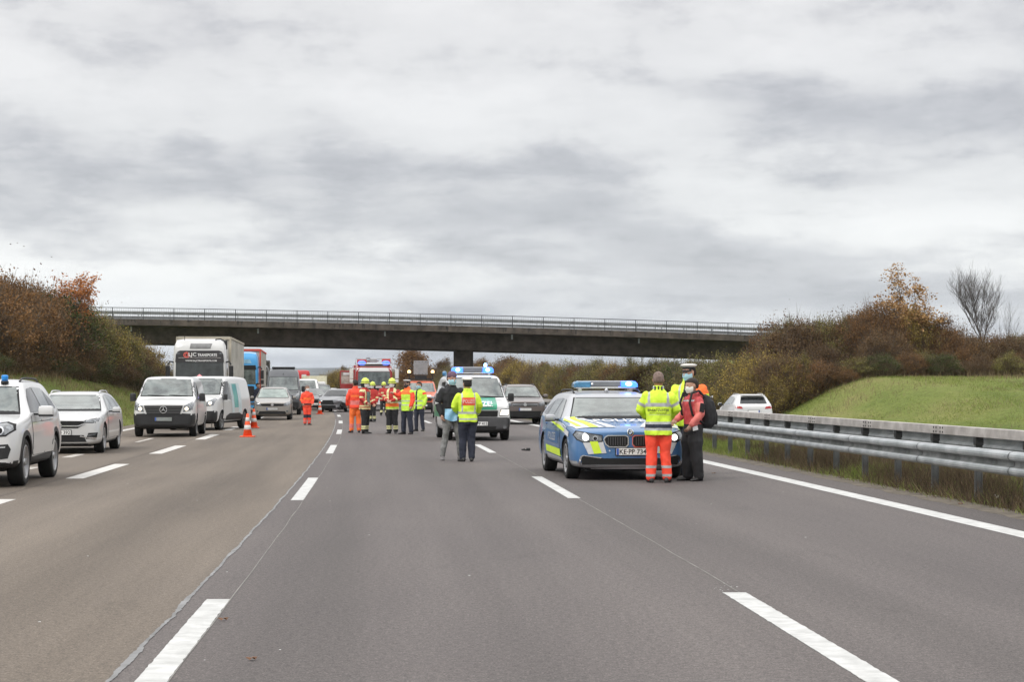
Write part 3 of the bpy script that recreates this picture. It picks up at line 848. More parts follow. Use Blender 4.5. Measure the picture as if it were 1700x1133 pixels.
field('verge_grass', m_grass, 30000, 8.95, 12.6, 60, 200, .06, .2, .012, None, .5, 1.3)
field('verge_weeds', m_weed, 90000, 9.05, 12.4, 17, 60, .10, .42, .0045, near_brown, .45, 1.3)
field('verge_weeds', m_dry, 16000, 8.9, 12.5, 17, 90, .08, .34, .004, patchy(.6, .1), .45, 1.3)
field('verge_weeds', m_weed, 14000, 8.86, 9.3, 17, 46, .03, .12, .005, patchy(.9, -.1), .7, 1.2)
field('bank_grass', m_grass, 90000, 24.6, 46, 58, 114, .06, .17, .010, patchy(.25, -.2), .6)
field('bank_grass', m_dry, 3000, 26, 46, 100, 113, .2, .6, .010, patchy(.5, .0), .25)
field('bank_grass', m_dry, 6000, -16, -11.5, 60, 135, .3, .8, .010, patchy(.5, .0), .25)
field('bank_grass', m_dry, 30000, 24.6, 46, 58, 114, .08, .24, .008, patchy(.35, .05), .6)
field('bank_grass', m_grass, 50000, -16, -8.5, 38, 140, .06, .2, .010, patchy(.3, -.2), .6)
field('bank_grass', m_dry, 22000, -16, -8.4, 38, 140, .10, .34, .008, patchy(.35, .0), .6)
field('verge_weeds', m_weed, 5000, 12.0, 12.7, 60, 110, .3, .9, .008, patchy(.5, .12), .2)
# pale seed heads and a few fallen leaves
fl = MB()
for (x_, y_) in ((1650, 824), (1683, 825), (1691, 823), (1690, 826), (1656, 826)):
    p = G(x_, y_, .06); fl.ell(p, (.028, .028, .024), 0, 6, 4); fl.tube([p - Vector((0, 0, .12)), p], .004, 3)
fl.build('white_seed_heads', mat('seed_white', (.6, .58, .5), .9), kind='stuff')
m_leaf = mat('fallen_leaf', (.17, .085, .045), .8, var=.3, vs=20)
def leaf(x, y, s, label):
    p = G(x, y, .004); b = MB(); n = 9; vs = [Vector((0, 0, .012))]
    for k in range(n):
        t = 2 * math.pi * k / n; r_ = s * (1 if k % 2 else .5); vs.append(Vector((math.cos(t) * r_, math.sin(t) * r_ * .7, .002 + .018 * abs(math.sin(t * 1.5)))))
    b.add(vs, [(0, k + 1, (k + 1) % n + 1) for k in range(n)])
    o = b.build('fallen_leaf', m_leaf); o.location = p; tag(o, label, 'leaf')
leaf(371, 1031, .042, 'curled brown fallen leaf on the asphalt right of the nearest left dash')
leaf(418, 1097, .04, 'pale flattened leaf on the asphalt near the bottom of the picture')
for (x_, y_) in ((1185, 787), (1480, 799), (1492, 800), (1595, 838), (1220, 752)): 
    leaf(x_, y_, .05, 'small dry leaf lying where the asphalt meets the verge'); 
vl_ = sorted([o for o in col.objects if o.name.startswith('fallen_leaf')][2:], key=lambda o: o.location.y)
for o, n_ in zip(vl_, ('nearest the camera', 'second nearest the camera', 'midway along the rail', 'next to the person with the backpack', 'farthest from the camera')):
    o['group'] = 'dry leaves on the verge'; o['label'] = 'small dry leaf where the asphalt meets the verge, ' + n_
ORD = 'first second third fourth fifth sixth seventh eighth ninth tenth eleventh twelfth'.split()
def ordinal(n):
    if n <= 12: return ORD[n - 1]
    return str(n) + ('th' if 10 < n % 100 < 20 else {1: 'st', 2: 'nd', 3: 'rd'}.get(n % 10, 'th'))
WH = {'L': 'in the thicket on the left bank', 'R': 'in the thicket above the right slope', 'B': 'in the roadside row beside the far carriageway'}
KS = {'brown': 'bare brown twiggy', 'rust': 'rust red', 'olive': 'fading olive green', 'ochre': 'yellow ochre', 'green': 'dark green'}
for wh in WH:
    for kd in KS:
        ls = sorted([b_ for b_ in BUSHES if b_[1] == kd and b_[2] == wh], key=lambda b_: b_[0])
        for i, b_ in enumerate(ls):
            b_[3]['label'] = f"{ordinal(i + 1)} {KS[kd]} bush from the left {WH[wh]}"

# ------------------------------------------------------------------ vehicles
def paint(name, c, rough=.28, metal=0.0, coat=.6): return mat(name, c, rough, metal, .5, var=.03, vs=1.5, coat=coat)
m_white = paint('car_paint_white', (.62, .62, .615))
m_pearl = paint('car_paint_pearl', (.54, .54, .535), .28, .25)
m_silver = paint('car_paint_silver', (.42, .43, .45), .32, .55)
m_grey = paint('car_paint_grey', (.085, .088, .095), .32, .4)
m_beige = paint('car_paint_beige_grey', (.30, .28, .255), .32, .45)
m_brown = paint('car_paint_brown', (.15, .125, .115), .32, .45)
m_blue = paint('police_blue', (.055, .150, .320), .35)
m_green = paint('police_green', (.012, .27, .145), .35)
m_red = paint('fire_red', (.30, .020, .018), .35)
m_orng = paint('service_orange', (.55, .12, .055), .4)
m_neon = mat('neon_yellow_film', (.62, .82, .045), .45, var=.05, vs=6)
m_refl = mat('reflective_film', (.58, .58, .58), .4, .2, var=.08, vs=6)
m_black = mat('black_plastic', (.014, .014, .015), .55, var=.25, vs=5)
m_gap = mat('panel_gap', (.006, .006, .006), .8, var=0)
m_tyre = mat('tyre_rubber', (.010, .010, .0095), .85, var=.3, vs=12)
m_alloy = mat('alloy', (.36, .36, .365), .35, .7, var=.1)
m_chrome = mat('chrome', (.75, .75, .76), .15, .95, var=0)
m_glass = mat('window_glass', (.040, .054, .050), .05, .0, 1.0, var=.35, vs=2.2, c2=(.13, .155, .145), coat=.5)
m_glass_d = mat('tinted_glass', (.016, .018, .019), .08, .0, .5, var=.3, vs=2, coat=.15)
m_lamp = mat('headlamp_glass', (.20, .21, .22), .10, .5, .8, var=.5, vs=14, coat=.5)
m_lamp_on = mat('headlamp_lit', (.9, .85, .7), .3, emit=(1, .84, .60), es=2.4, var=0)
m_lamp_w = mat('headlamp_lit_white', (.9, .9, .9), .3, emit=(1, .96, .9), es=3.2, var=0)
m_plate = mat('plate_white', (.72, .72, .70), .5, var=.04)
m_pblue = mat('plate_blue', (.03, .09, .38), .5, var=0)
m_ink = mat('black_ink', (.02, .02, .02), .6, var=0)
m_lens = mat('blue_lens', (.03, .17, .32), .12, .0, .8, var=.25, vs=14, coat=.5)
m_blit = mat('blue_lamp_lit', (.2, .4, 1), .3, emit=(.22, .50, 1.0), es=7, var=0)
m_blit2 = mat('blue_lens_lit', (.05, .15, .6), .2, emit=(.03, .13, 1.0), es=2.4, var=0)
m_white_ink = mat('white_print', (.75, .75, .75), .5, var=0)
m_amber = mat('amber_lamp_lit', (1, .6, .25), .3, emit=(1, .60, .25), es=2.2, var=0)
m_taill = mat('tail_lamp', (.35, .02, .02), .25, coat=.5, var=.2)

def car_rows(L_, W_, H_, nose, zc, cowl, hdr, rr, tailtop, belt, bumper=.30, boxy=0.0, zl=.22, nround=.74):
    """cage rows from nose (y=0) to tail (y=L): (y, wlow, wmid, wbelt, wtop, zlow, zbelt, ztop, kind)"""
    w = W_ / 2
    R_ = []
    R_.append((.00, w * nround, w * (nround + .02), w * (nround - .02), zl + .06, nose * .86, nose, 0))
    R_.append((.07, w * .88, w * .90, w * .86, zl + .01, nose * .93, nose + .035, 0))
    R_.append((.28, w * .955, w * .975, w * .93, zl, nose + .03, nose + .09 * (1 - boxy), 0))
    ym = .28 + (cowl - .28) * .5
    zm = nose + .09 * (1 - boxy) + (zc - nose - .09) * (.60)
    R_.append((ym, w * .965, w, w * .965, zl, zm - .05, zm, 0))
    R_.append((cowl - .06, w * .965, w, w * .965, zl, zc - .045, zc - .005, 0))
    R_.append((cowl + .05, w * .965, w, w * .955, zl, belt - .01, zc + .04, 1))
    R_.append((hdr - .02, w * .965, w, w * .955, zl, belt, H_ - .065, 1))
    R_.append((hdr + .22, w * .965, w, w * .955, zl, belt + .005, H_ - .02, 1))
    R_.append(((hdr + rr) / 2, w * .965, w, w * .955, zl, belt + .015, H_, 1))
    R_.append((rr - .15, w * .965, w, w * .95, zl, belt + .03, H_ - .035, 1))
    R_.append((rr, w * .96, w * .99, w * .94, zl, belt + .04, H_ - .07, 1))
    R_.append((L_ - .10, w * .93, w * .965, w * .91, zl + .03, belt + .03, tailtop + .02, 2))
    R_.append((L_ - .02, w * .88, w * .92, w * .86, zl + .08, belt - .10, tailtop - .06, 2))
    R_.append((L_, w * .80, w * .84, w * .78, zl + .12, belt - .22, tailtop - .16, 2))
    return R_

def car_cage(rows, W_, H_, rooff=.72, L_=4.5):
    vs = []; fs = []; n = 8
    for (y, wl, wm, wb, zl, zb, zt, kd) in rows:
        half = [(wl * .88, zl), (wl, zl + .07), (wm, zl + .50 * (zb - zl)), (wb, zb - .035)]
        if kd == 0:
            half += [(wb * .965, zb + (zt - zb) * .55), (wb * .86, zt - .012), (wb * .62, zt), (wb * .28, zt + .012)]
        elif kd == 1:
            top = rooff * W_ / 2; k = (zt - zb) / max(.01, H_ - zb)
            tw = wb * .97 + (top - wb * .97) * min(1, max(0, k))
            half += [(wb * .975, zb + .03), (tw, zt - .045 - .03 * k), (tw * .88, zt - .006), (tw * .4, zt + .004)]
        else:
            half += [(wb * .95, zb + .4 * max(.02, zt - zb)), (wb * .90, zb + .85 * max(.02, zt - zb)), (wb * .72, max(zt, zb + .01)), (wb * .3, max(zt, zb + .01) + .003)]
        for sx in (1, -1):
            for (x, z) in (half if sx > 0 else list(reversed(half))):
                vs.append((sx * x, y, z))
    N_ = 16
    for j in range(len(rows) - 1):
        for k in range(N_):
            k2 = (k + 1) % N_
            fs.append((j * N_ + k, (j + 1) * N_ + k, (j + 1) * N_ + k2, j * N_ + k2))
    for base, flip in ((0, False), ((len(rows) - 1) * N_, True)):
        for k in range(7):
            q = (base + k, base + k + 1, base + 14 - k, base + 15 - k)
            fs.append(tuple(reversed(q)) if flip else q)
    return vs, fs

def modded_mesh(me, mods):
    o = bpy.data.objects.new('tmp_shape', me)
    for kind, kw in mods:
        md = o.modifiers.new(kind, kind)
        for a, b in kw.items(): setattr(md, a, b)
    r = evaluated(o); bpy.data.objects.remove(o); return r
def fix_normals(me):
    bm = bmesh.new(); bm.from_mesh(me); bmesh.ops.recalc_face_normals(bm, faces=bm.faces); bm.to_mesh(me); bm.free()
def bvh_of(me):
    return BVHTree.FromPolygons([v.co.copy() for v in me.vertices], [tuple(p.vertices) for p in me.polygons])

DIRS = {'F': (Vector((0, 1, 0)), lambda a, b: Vector((a, -9, b))),      # (x,z) seen from the front
        'B': (Vector((0, -1, 0)), lambda a, b: Vector((a, 19, b))),
        'R': (Vector((-1, 0, 0)), lambda a, b: Vector((9, a, b))),      # (y,z) on the +x side
        'L': (Vector((1, 0, 0)), lambda a, b: Vector((-9, a, b))),
        'T': (Vector((0, 0, -1)), lambda a, b: Vector((a, b, 9)))}      # (x,y) from above
def rrect(x0, z0, x1, z1, r=.03, n=4):
    pts = []
    for cx, cz, a0 in ((x1 - r, z1 - r, 0), (x0 + r, z1 - r, 90), (x0 + r, z0 + r, 180), (x1 - r, z0 + r, 270)):
        for k in range(n + 1):
            t = R(a0 + 90 * k / n); pts.append((cx + r * math.cos(t), cz + r * math.sin(t)))
    return pts
def circ(cx, cz, r, n=16, sx=1): return [(cx + r * sx * math.cos(2 * math.pi * k / n), cz + r * math.sin(2 * math.pi * k / n)) for k in range(n)]
def patch_mesh(bvh, poly, side, off=.006, step=.09, thick=.0, sag=.25):
    d, f = DIRS[side]
    bm = bmesh.new()
    bmv = [bm.verts.new((a, b, 0)) for a, b in poly]
    bm.faces.new(bmv)
    for ax in (0, 1):
        lo = min(p[ax] for p in poly); hi = max(p[ax] for p in poly); n = int((hi - lo) / step)
        for k in range(1, n + 1):
            c = [0, 0, 0]; c[ax] = lo + (hi - lo) * k / (n + 1); nn = [0, 0, 0]; nn[ax] = 1
            bmesh.ops.bisect_plane(bm, geom=bm.verts[:] + bm.edges[:] + bm.faces[:], plane_co=c, plane_no=nn)
    kill = []; last = None; hits = {}
    for v in bm.verts:
        h = bvh.ray_cast(f(v.co.x, v.co.y), d)
        if h[0] is None: kill.append(v)
        else: hits[v] = h
    deps = sorted((h[0].dot(d)) for h in hits.values())
    for v, h in hits.items():
        v.co = h[0] - d * off * .6 + h[1] * off * .6 * (1 if h[1].dot(d) < 0 else -1)
    if kill: bmesh.ops.delete(bm, geom=kill, context='VERTS')
    if thick and bm.faces:
        r_ = bmesh.ops.extrude_face_region(bm, geom=bm.faces[:])
        for e in r_['geom']:
            if isinstance(e, bmesh.types.BMVert): e.co -= d * thick
    me = bpy.data.meshes.new('patch')
    for fc in bm.faces: fc.smooth = not thick
    bm.normal_update()
    if bm.faces:
        s = sum((fc.normal.dot(d) * fc.calc_area() for fc in bm.faces))
        if not thick and s > 0: bmesh.ops.reverse_faces(bm, faces=bm.faces[:])
        if thick: bmesh.ops.recalc_face_normals(bm, faces=bm.faces[:])
    bm.to_mesh(me); bm.free()
    return me
def text_mesh(bvh, txt, side, cx, cz, h, off=.008, width=None, mirror=False, bold=0.0):
    cu = bpy.data.curves.new('lettering', 'FONT'); cu.body = txt; cu.size = 1; cu.align_x = 'CENTER'; cu.align_y = 'CENTER'; cu.resolution_u = 2
    cu.offset = bold
    o = bpy.data.objects.new('tmp_text', cu)
    me = evaluated(o); bpy.data.objects.remove(o)
    xs = [v.co.x for v in me.vertices]; ys = [v.co.y for v in me.vertices]
    if not xs: return me
    sy = h / .72; sx = (width / (max(xs) - min(xs))) if width else sy
    mxx = (max(xs) + min(xs)) / 2; mzz = (max(ys) + min(ys)) / 2
    d, f = DIRS[side]
    sgn = -1 if side in ('B', 'L') else 1
    if side == 'R': sgn = 1
    lastp = None
    for v in me.vertices:
        a = cx + sgn * (v.co.x - mxx) * sx; b = cz + (v.co.y - mzz) * sy
        hh = bvh.ray_cast(f(a, b), d)
        if hh[0] is not None: p = hh[0] - d * off * .5 + hh[1] * off * (1 if hh[1].dot(d) < 0 else -1); lastp = p
        else:
            p = f(a, b); p = p + d * ((lastp - p).dot(d) if lastp is not None else 9)
        v.co = p
    return me

def wheel_parts(r, wd, hub=.66, spokes=5, rimm=None):
    ty = MB(); tp_ = [(r * .01, -wd / 2 + .01), (r * .60, -wd / 2), (r * .92, -wd / 2), (r * .985, -wd / 2 + .02), (r, -wd / 2 + .05), (r, wd / 2 - .05), (r * .985, wd / 2 - .02), (r * .92, wd / 2), (r * .73, wd / 2 - .004), (r * .71, wd / 2 - .05)]
    ty.rings([[Vector((z_, r_ * math.cos(6.2832 * k_ / 28), r_ * math.sin(6.2832 * k_ / 28))) for k_ in range(28)] for r_, z_ in tp_], 0, False)
    rm = MB(); q = wd / 2 - .015
    rm.lathe([(r * .70, q - .04), (r * .72, q + .012), (r * .66, q + .012), (r * .62, q - .05), (r * .3, q - .07), (.01, q - .07)], seg=24, axis='x', mi=0)
    rm.lathe([(r * .64, q - .042), (.02, q - .046)], seg=20, axis='x', mi=1)
    for k in range(spokes):
        for dd in ((-.11, .11) if spokes <= 6 else (0,)):
            t = 2 * math.pi * k / spokes + dd
            c, s_ = math.cos(t), math.sin(t)
            a = Vector((q - .025, c * .05, s_ * .05)); b = Vector((q - .005, c * r * .66, s_ * r * .66)); side_ = Vector((0, -s_, c)) * (r * .055)
            rm.add([a - side_, a + side_, b + side_, b - side_, a - side_ - Vector((.02, 0, 0)), a + side_ - Vector((.02, 0, 0)), b + side_ - Vector((.02, 0, 0)), b - side_ - Vector((.02, 0, 0))], [(0, 1, 2, 3), (0, 3, 7, 4), (1, 5, 6, 2), (4, 7, 6, 5)], 0)
    rm.lathe([(r * .17, q - .03), (r * .15, q + .0), (.005, q + .004)], seg=12, axis='x', mi=0)
    return ty.mesh('tyre', [m_tyre]), rm.mesh('rim', [rimm or m_alloy, m_gap])

class Car:
    def __init__(s, name, label, cat, L_, W_, H_, wb, fo, wr, nose, zc, cowl, hdr, rr, tailtop, belt, body_m, top_m=None, rooff=.72, boxy=0, zl=.22, nround=.74, loc=(0, 0, 0), rz=0, group=None, arch=.055, sill_m=None, spokes=5, rimm=None, tw=.215, track=None):
        s.L, s.W, s.H = L_, W_, H_; s.m = body_m
        s.t = thing(name, label, cat, loc, rz, group)
        rows = car_rows(L_, W_, H_, nose, zc, cowl, hdr, rr, tailtop, belt, boxy=boxy, zl=zl, nround=nround)
        vs, fs = car_cage(rows, W_, H_, rooff, L_)
        y0 = -(fo + wb / 2)                      # origin midway between the axles
        s.y0 = y0
        vs = [(x * 1.02, y + y0, z) for x, y, z in vs]
        me = bpy.data.meshes.new('body'); me.from_pydata(vs, [], fs); me.update()
        fix_normals(me)
        me = modded_mesh(me, [('SUBSURF', dict(levels=2, render_levels=2))])
        s.bvh = bvh_of(me)
        me.materials.clear(); me.materials.append(body_m); me.materials.append(m_black)
        s.ax = [(-wb / 2), (wb / 2)]
        o = bpy.data.objects.new('body', me); col.objects.link(o); o.parent = s.t
        cut = MB()
        for ay in s.ax:
            for sx in (-1, 1):
                cut.lathe([(.01, -.001), (wr + arch, 0), (wr + arch, .4), (.01, .401)] if sx > 0 else [(.01, -.401), (wr + arch, -.4), (wr + arch, 0), (.01, .001)], c=(sx * (W_ / 2 - .26), ay, wr), seg=32, axis='x', mi=0, sm=False)
        cm = cut.mesh('cutter', [m_black]); fix_normals(cm)
        co = bpy.data.objects.new('tmp_cutter', cm)
        md = o.modifiers.new('arch', 'BOOLEAN'); md.operation = 'DIFFERENCE'; md.object = co; md.solver = 'EXACT'; md.material_mode = 'TRANSFER'
        o.parent = None; nm = evaluated(o, (co,)); o.parent = s.t; o.modifiers.clear(); bpy.data.objects.remove(co)
        if len(nm.polygons) > 200: o.data = nm
        s.body = o; me = o.data
        mats = [m.name if m else '' for m in me.materials]
        if body_m.name not in mats: me.materials.append(body_m)
        top_i = None
        if top_m is not None:
            me.materials.append(top_m); top_i = len(me.materials) - 1
            bi = [m.name if m else '' for m in me.materials].index(body_m.name)
            for p in me.polygons:
                if p.material_index == bi and p.center.z > belt + .015 and p.center.y > y0 + cowl - .02: p.material_index = top_i
        if sill_m is not None:
            me.materials.append(sill_m); si = len(me.materials) - 1
            bi = [m.name if m else '' for m in me.materials].index(body_m.name)
            for p in me.polygons:
                if p.material_index == bi and p.center.z < zl + .13: p.material_index = si
        for p in me.polygons: p.use_smooth = True
        me.set_sharp_from_angle(angle=R(38))
        ty, rm = wheel_parts(wr, tw, spokes=spokes, rimm=rimm)
        tr = (track or (W_ / 2 - tw / 2 - .012))
        for ay in s.ax:
            for sx in (-1, 1):
                h = bpy.data.objects.new('wheel', None); col.objects.link(h); h.parent = s.t; h.location = (sx * tr, ay, wr); h.empty_display_size = .1
                if sx < 0: h.rotation_euler = (0, 0, math.pi)
                link_mesh('tyre', ty, h); link_mesh('rim', rm, h)
        ub = MB(); ub.box((0, (s.ax[0] + s.ax[1]) / 2, zl + .03), (W_ * .74, L_ * .86, .10), 0); ub.build('underbody', m_gap, s.t)
        s.wr = wr; s.zl = zl
    def bumper(s, z1, m, depth=.55):
        me = s.body.data; me.materials.append(m); i = len(me.materials) - 1
        for p in me.polygons:
            if p.center.z < z1 and p.center.y < s.y0 + depth: p.material_index = i
    def patch(s, name, poly, side, m, off=.006, step=.09, thick=0, parent=None, label=None, yrel=True):
        if yrel and side in ('R', 'L'): poly = [(a + s.y0, b) for a, b in poly]
        if yrel and side == 'T': poly = [(a, b + s.y0) for a, b in poly]
        me = patch_mesh(s.bvh, poly, side, off, step, thick)
        me.materials.append(m)
        o = link_mesh(name, me, parent or s.t)
        if label: o['label'] = label
        return o
    def both(s, name, poly, m, off=.006, **k):
        return [s.patch(name, poly, sd_, m, off, **k) for sd_ in ('R', 'L')]
    def mirr(s, name, poly, m, off=.006, side='F', **k):
        return [s.patch(name, poly, side, m, off, **k), s.patch(name, [(-a, b) for a, b in reversed(poly)], side, m, off, **k)]
    def text(s, txt, side, cx, cz, h, m, off=.010, parent=None, width=None, name='lettering', yrel=True, bold=0):
        if yrel and side in ('R', 'L'): cx += s.y0
        if yrel and side == 'T': cz += s.y0
        me = text_mesh(s.bvh, txt, side, cx, cz, h, off, width, bold=bold); me.materials.clear(); me.materials.append(m)
        return link_mesh(name, me, parent or s.t)
    def surf(s, side, a, b):
        d, f = DIRS[side]; h = s.bvh.ray_cast(f(a, b), d); return h[0]
    def plate(s, txt, cx, cz, side='F', w_=.52, h_=.11, blur=False, m=None, plate_m=None):
        p = s.surf(side, cx, cz); sg = -1 if side == 'F' else 1
        b = MB(); b.box((cx, p.y + sg * .016, cz), (w_ + .03, .014, h_ + .025), 1, ch=.004); b.box((cx, p.y + sg * .026, cz), (w_, .01, h_), 0)
        b.box((cx - w_ / 2 + .024, p.y + sg * .032, cz), (.04, .004, h_ * .96), 2)
        pl_ = b.build('number_plate', [plate_m or m_plate, m_black, m_pblue], s.t)
        if txt:
            cu = bpy.data.curves.new('lettering', 'FONT'); cu.body = txt; cu.align_x = 'CENTER'; cu.align_y = 'CENTER'; cu.resolution_u = 2; cu.offset = .012
            o = bpy.data.objects.new('tmp', cu); me = evaluated(o); bpy.data.objects.remove(o)
            xs = [v.co.x for v in me.vertices]; ys = [v.co.y for v in me.vertices]; k = h_ * .72 / .70; kx = min(k, (w_ - .07) / (max(xs) - min(xs)))
            mx_ = (max(xs) + min(xs)) / 2; my_ = (max(ys) + min(ys)) / 2
            for v in me.vertices: v.co = Vector((cx + .02 + (v.co.x - mx_) * kx, p.y + sg * .0345, cz + (v.co.y - my_) * k))
            me.materials.clear(); me.materials.append(m_ink); link_mesh('lettering', me, pl_)
        return pl_
    def mirror(s, y, z, m=None, w_=.22, h_=.15, out=.12, cap=None):
        for sx in (-1, 1):
            p = s.surf('R' if sx > 0 else 'L', y + s.y0, z); x = abs(p.x)
            b = MB(); b.box((sx * (x + out / 2), y + s.y0, z - h_ * .30), (out + .05, .07, .035), 1)
            b.box((sx * (x + out + w_ / 2 - .03), y + s.y0 - .02, z), (w_, .13, h_), 0, ch=.055)
            b.box((sx * (x + out + w_ / 2 - .03), y + s.y0 - .02, z - h_ * .42), (w_ * .9, .12, h_ * .22), 1, ch=.01)
            b.box((sx * (x + out + w_ / 2 - .03), y + s.y0 + .047, z), (w_ * .84, .006, h_ * .8), 2)
            o = b.build('wing_mirror', [m or s.m, m_black, m_glass_d], s.t)
            for p_ in o.data.polygons: p_.use_smooth = True
            o.data.set_sharp_from_angle(angle=R(50))
    def roof_rails(s, y1, y2, x, m=m_black):
        for sx in (-1, 1):
            pts = []
            for k in range(9):
                y = y1 + (y2 - y1) * k / 8; p = s.surf('T', sx * x, y + s.y0)
                pts.append(Vector((sx * x, y + s.y0, p.z + (.045 if 0 < k < 8 else .005))))
            MB().tube(pts, .018, 6).build('roof_rail', m, s.t)
    def handles(s, ys, z):
        for y in ys:
            for sd_, sx in (('R', 1), ('L', -1)):
                p = s.surf(sd_, y + s.y0, z)
                if p: MB().box((p.x + sx * .022, y + s.y0, z), (.02, .20, .028), 0, ch=.008).build('door_handle', s.m, s.t)
    def wipers(s, cowl, z):
        for x0, x1 in ((-.05, -.60), (.66, .08)):
            a = s.surf('F', x0, z - .02); b_ = s.surf('F', x1, z + .012)
            if a and b_: MB().tube([a + Vector((0, -.02, .0)), (a + b_) / 2 + Vector((0, -.035, 0)), b_ + Vector((0, -.02, 0))], .008, 4).build('wiper', m_black, s.t)

def doors(c, y1, ym, y2, zlo, belt, hi=True):
    for a, b in ((y1, ym), (ym, y2)):
        poly = [(a, zlo + .03), (a + .03, zlo), (b - .03, zlo), (b, zlo + .05), (b, belt - .02), (a, belt - .04)]
        big = [(a - .008, zlo + .02), (a + .03, zlo - .008), (b - .02, zlo - .008), (b + .008, zlo + .05), (b + .008, belt - .02), (a - .008, belt - .04)]
        c.both('door_gap', big, m_gap, .002, step=.2)
        c.both('door', poly, c.m, .006, step=.12)

def place(c, px, py, side, yaw=None):
    """put the car so that its front wheel on the given side touches the ground at this photo pixel"""
    g = G(px, py); Z = g.y
    rz = heading(Z) if yaw is None else yaw       # car front faces -y; its tail runs along the road
    lx = (c.W / 2 - .11) * side; ly = c.ax[0]
    ca, sa = math.cos(rz), math.sin(rz)
    c.t.location = (g.x - (lx * ca - ly * sa), g.y - (lx * sa + ly * ca), 0)
    c.t.rotation_euler = (0, 0, rz)

# --- white compact SUV with magnetic beacon, left edge
c = Car('suv', 'white suv at the left edge of the road with a blue beacon on its roof', 'car', 4.71, 1.90, 1.70, 2.86, .86, .375, .93, 1.12, 1.33, 1.98, 4.15, 1.15, 1.13, m_white, None, .70, zl=.27, nround=.80, sill_m=m_black, arch=.06, tw=.245)
x3 = c; place(c, 33, 807, 1, heading(30) + .012)
c.patch('windshield', [(-.74, 1.14), (.74, 1.14), (.60, 1.55), (-.60, 1.55)], 'F', m_glass, .008)
c.patch('windshield_frame', [(-.77, 1.12), (.77, 1.12), (.63, 1.57), (-.63, 1.57)], 'F', m_gap, .003)
c.both('side_window', [(1.52, 1.15), (2.55, 1.15), (2.55, 1.555), (2.12, 1.53), (1.85, 1.40)], m_glass_d, .006)
c.both('side_window', [(2.61, 1.15), (3.45, 1.165), (3.45, 1.54), (2.61, 1.56)], m_glass, .006)
c.both('side_window', [(3.50, 1.17), (4.05, 1.20), (3.95, 1.33), (3.50, 1.52)], m_glass_d, .006)
doors(c, 1.42, 2.55, 3.5, .47, 1.13)
c.both('sill_cladding', [(1.32, .29), (3.28, .29), (3.28, .47), (1.32, .44)], m_black, .008)
for ay in (.86, .86 + 2.86):
    arc = [(ay + .505 * math.cos(t), .375 + .505 * math.sin(t)) for t in [R(a) for a in range(-8, 189, 12)]] + [(ay + .425 * math.cos(t), .375 + .425 * math.sin(t)) for t in [R(a) for a in range(188, -9, -12)]]
    c.both('arch_trim', arc, m_black, .006, step=.5)
c.mirr('headlight', [(.42, .80), (.76, .82), (.86, .90), (.84, .965), (.74, 1.0), (.44, .945)], m_lamp, .012, step=.04)
c.mirr('headlight_rim', [(.405, .785), (.77, .80), (.885, .89), (.87, .985), (.75, 1.02), (.42, .96)], m_gap, .006, step=.04)
for cx in (.52, .68): c.mirr('lamp_ring', circ(cx, .885, .060), m_chrome, .020, step=.03); c.mirr('lamp_lens', circ(cx, .885, .042), m_gap, .025, step=.03)
c.mirr('kidney_grille', rrect(.03, .72, .37, .97, .09), m_chrome, .012, step=.05); c.mirr('grille_mesh', rrect(.055, .745, .345, .945, .075), m_gap, .022, step=.05)
c.mirr('bumper_intake', [(.50, .42), (.80, .46), (.84, .60), (.80, .68), (.50, .66)], m_black, .008)
c.mirr('fog_lamp', [(.55, .61), (.76, .625), (.77, .645), (.55, .635)], m_chrome, .016)
c.patch('lower_intake', [(-.42, .44), (.42, .44), (.46, .58), (-.46, .58)], 'F', m_black, .008)
c.patch('skid_plate', [(-.80, .30), (.80, .30), (.84, .40), (-.84, .40)], 'F', m_black, .007)
c.mirror(1.75, 1.17, m_white, .25, .17); c.handles((2.35, 3.28), 1.02)
c.roof_rails(2.2, 4.0, .60); c.wipers(1.33, 1.16)
c.both('dark_side_strip', [(1.45, .985), (3.4, 1.005), (3.4, 1.012), (1.45, .992)], m_gap, .011, step=.3)  # thin dark strip along the upper doors
bz_p = x3.t.matrix_basis @ Vector((.18, .0, 0))
b = MB(); b.lathe([(.075, 0), (.078, .05), (.068, .06)], seg=16, mi=0); b.lathe([(.064, .06), (.066, .15), (.06, .17), (.045, .178), (.01, .18)], seg=16, mi=1)
be = thing('beacon', 'blue magnetic rotating beacon on the roof of the white suv', 'beacon')
cp = x3.bvh.ray_cast(Vector((.40, -.30, 5)), Vector((0, 0, -1)))[0]
x3.t.rotation_euler[2]; M_ = Matrix.Translation(x3.t.location) @ Matrix.Rotation(x3.t.rotation_euler[2], 4, 'Z')
be.location = M_ @ cp
MB().lathe([(.075, 0), (.078, .05), (.068, .06)], seg=16).build('base', m_black, be)
MB().lathe([(.066, .06), (.068, .15), (.062, .17), (.045, .178), (.01, .18)], seg=16).build('lamp_dome', mat('beacon_blue', (.02, .22, .60), .15, emit=(.02, .2, .6), es=.12, var=.3, vs=20), be); be.scale = (.82, .82, .82)
x = MB().lathe([(.03, .065), (.035, .12), (.02, .13), (.005, .132)], seg=10).build('reflector', m_chrome, be)

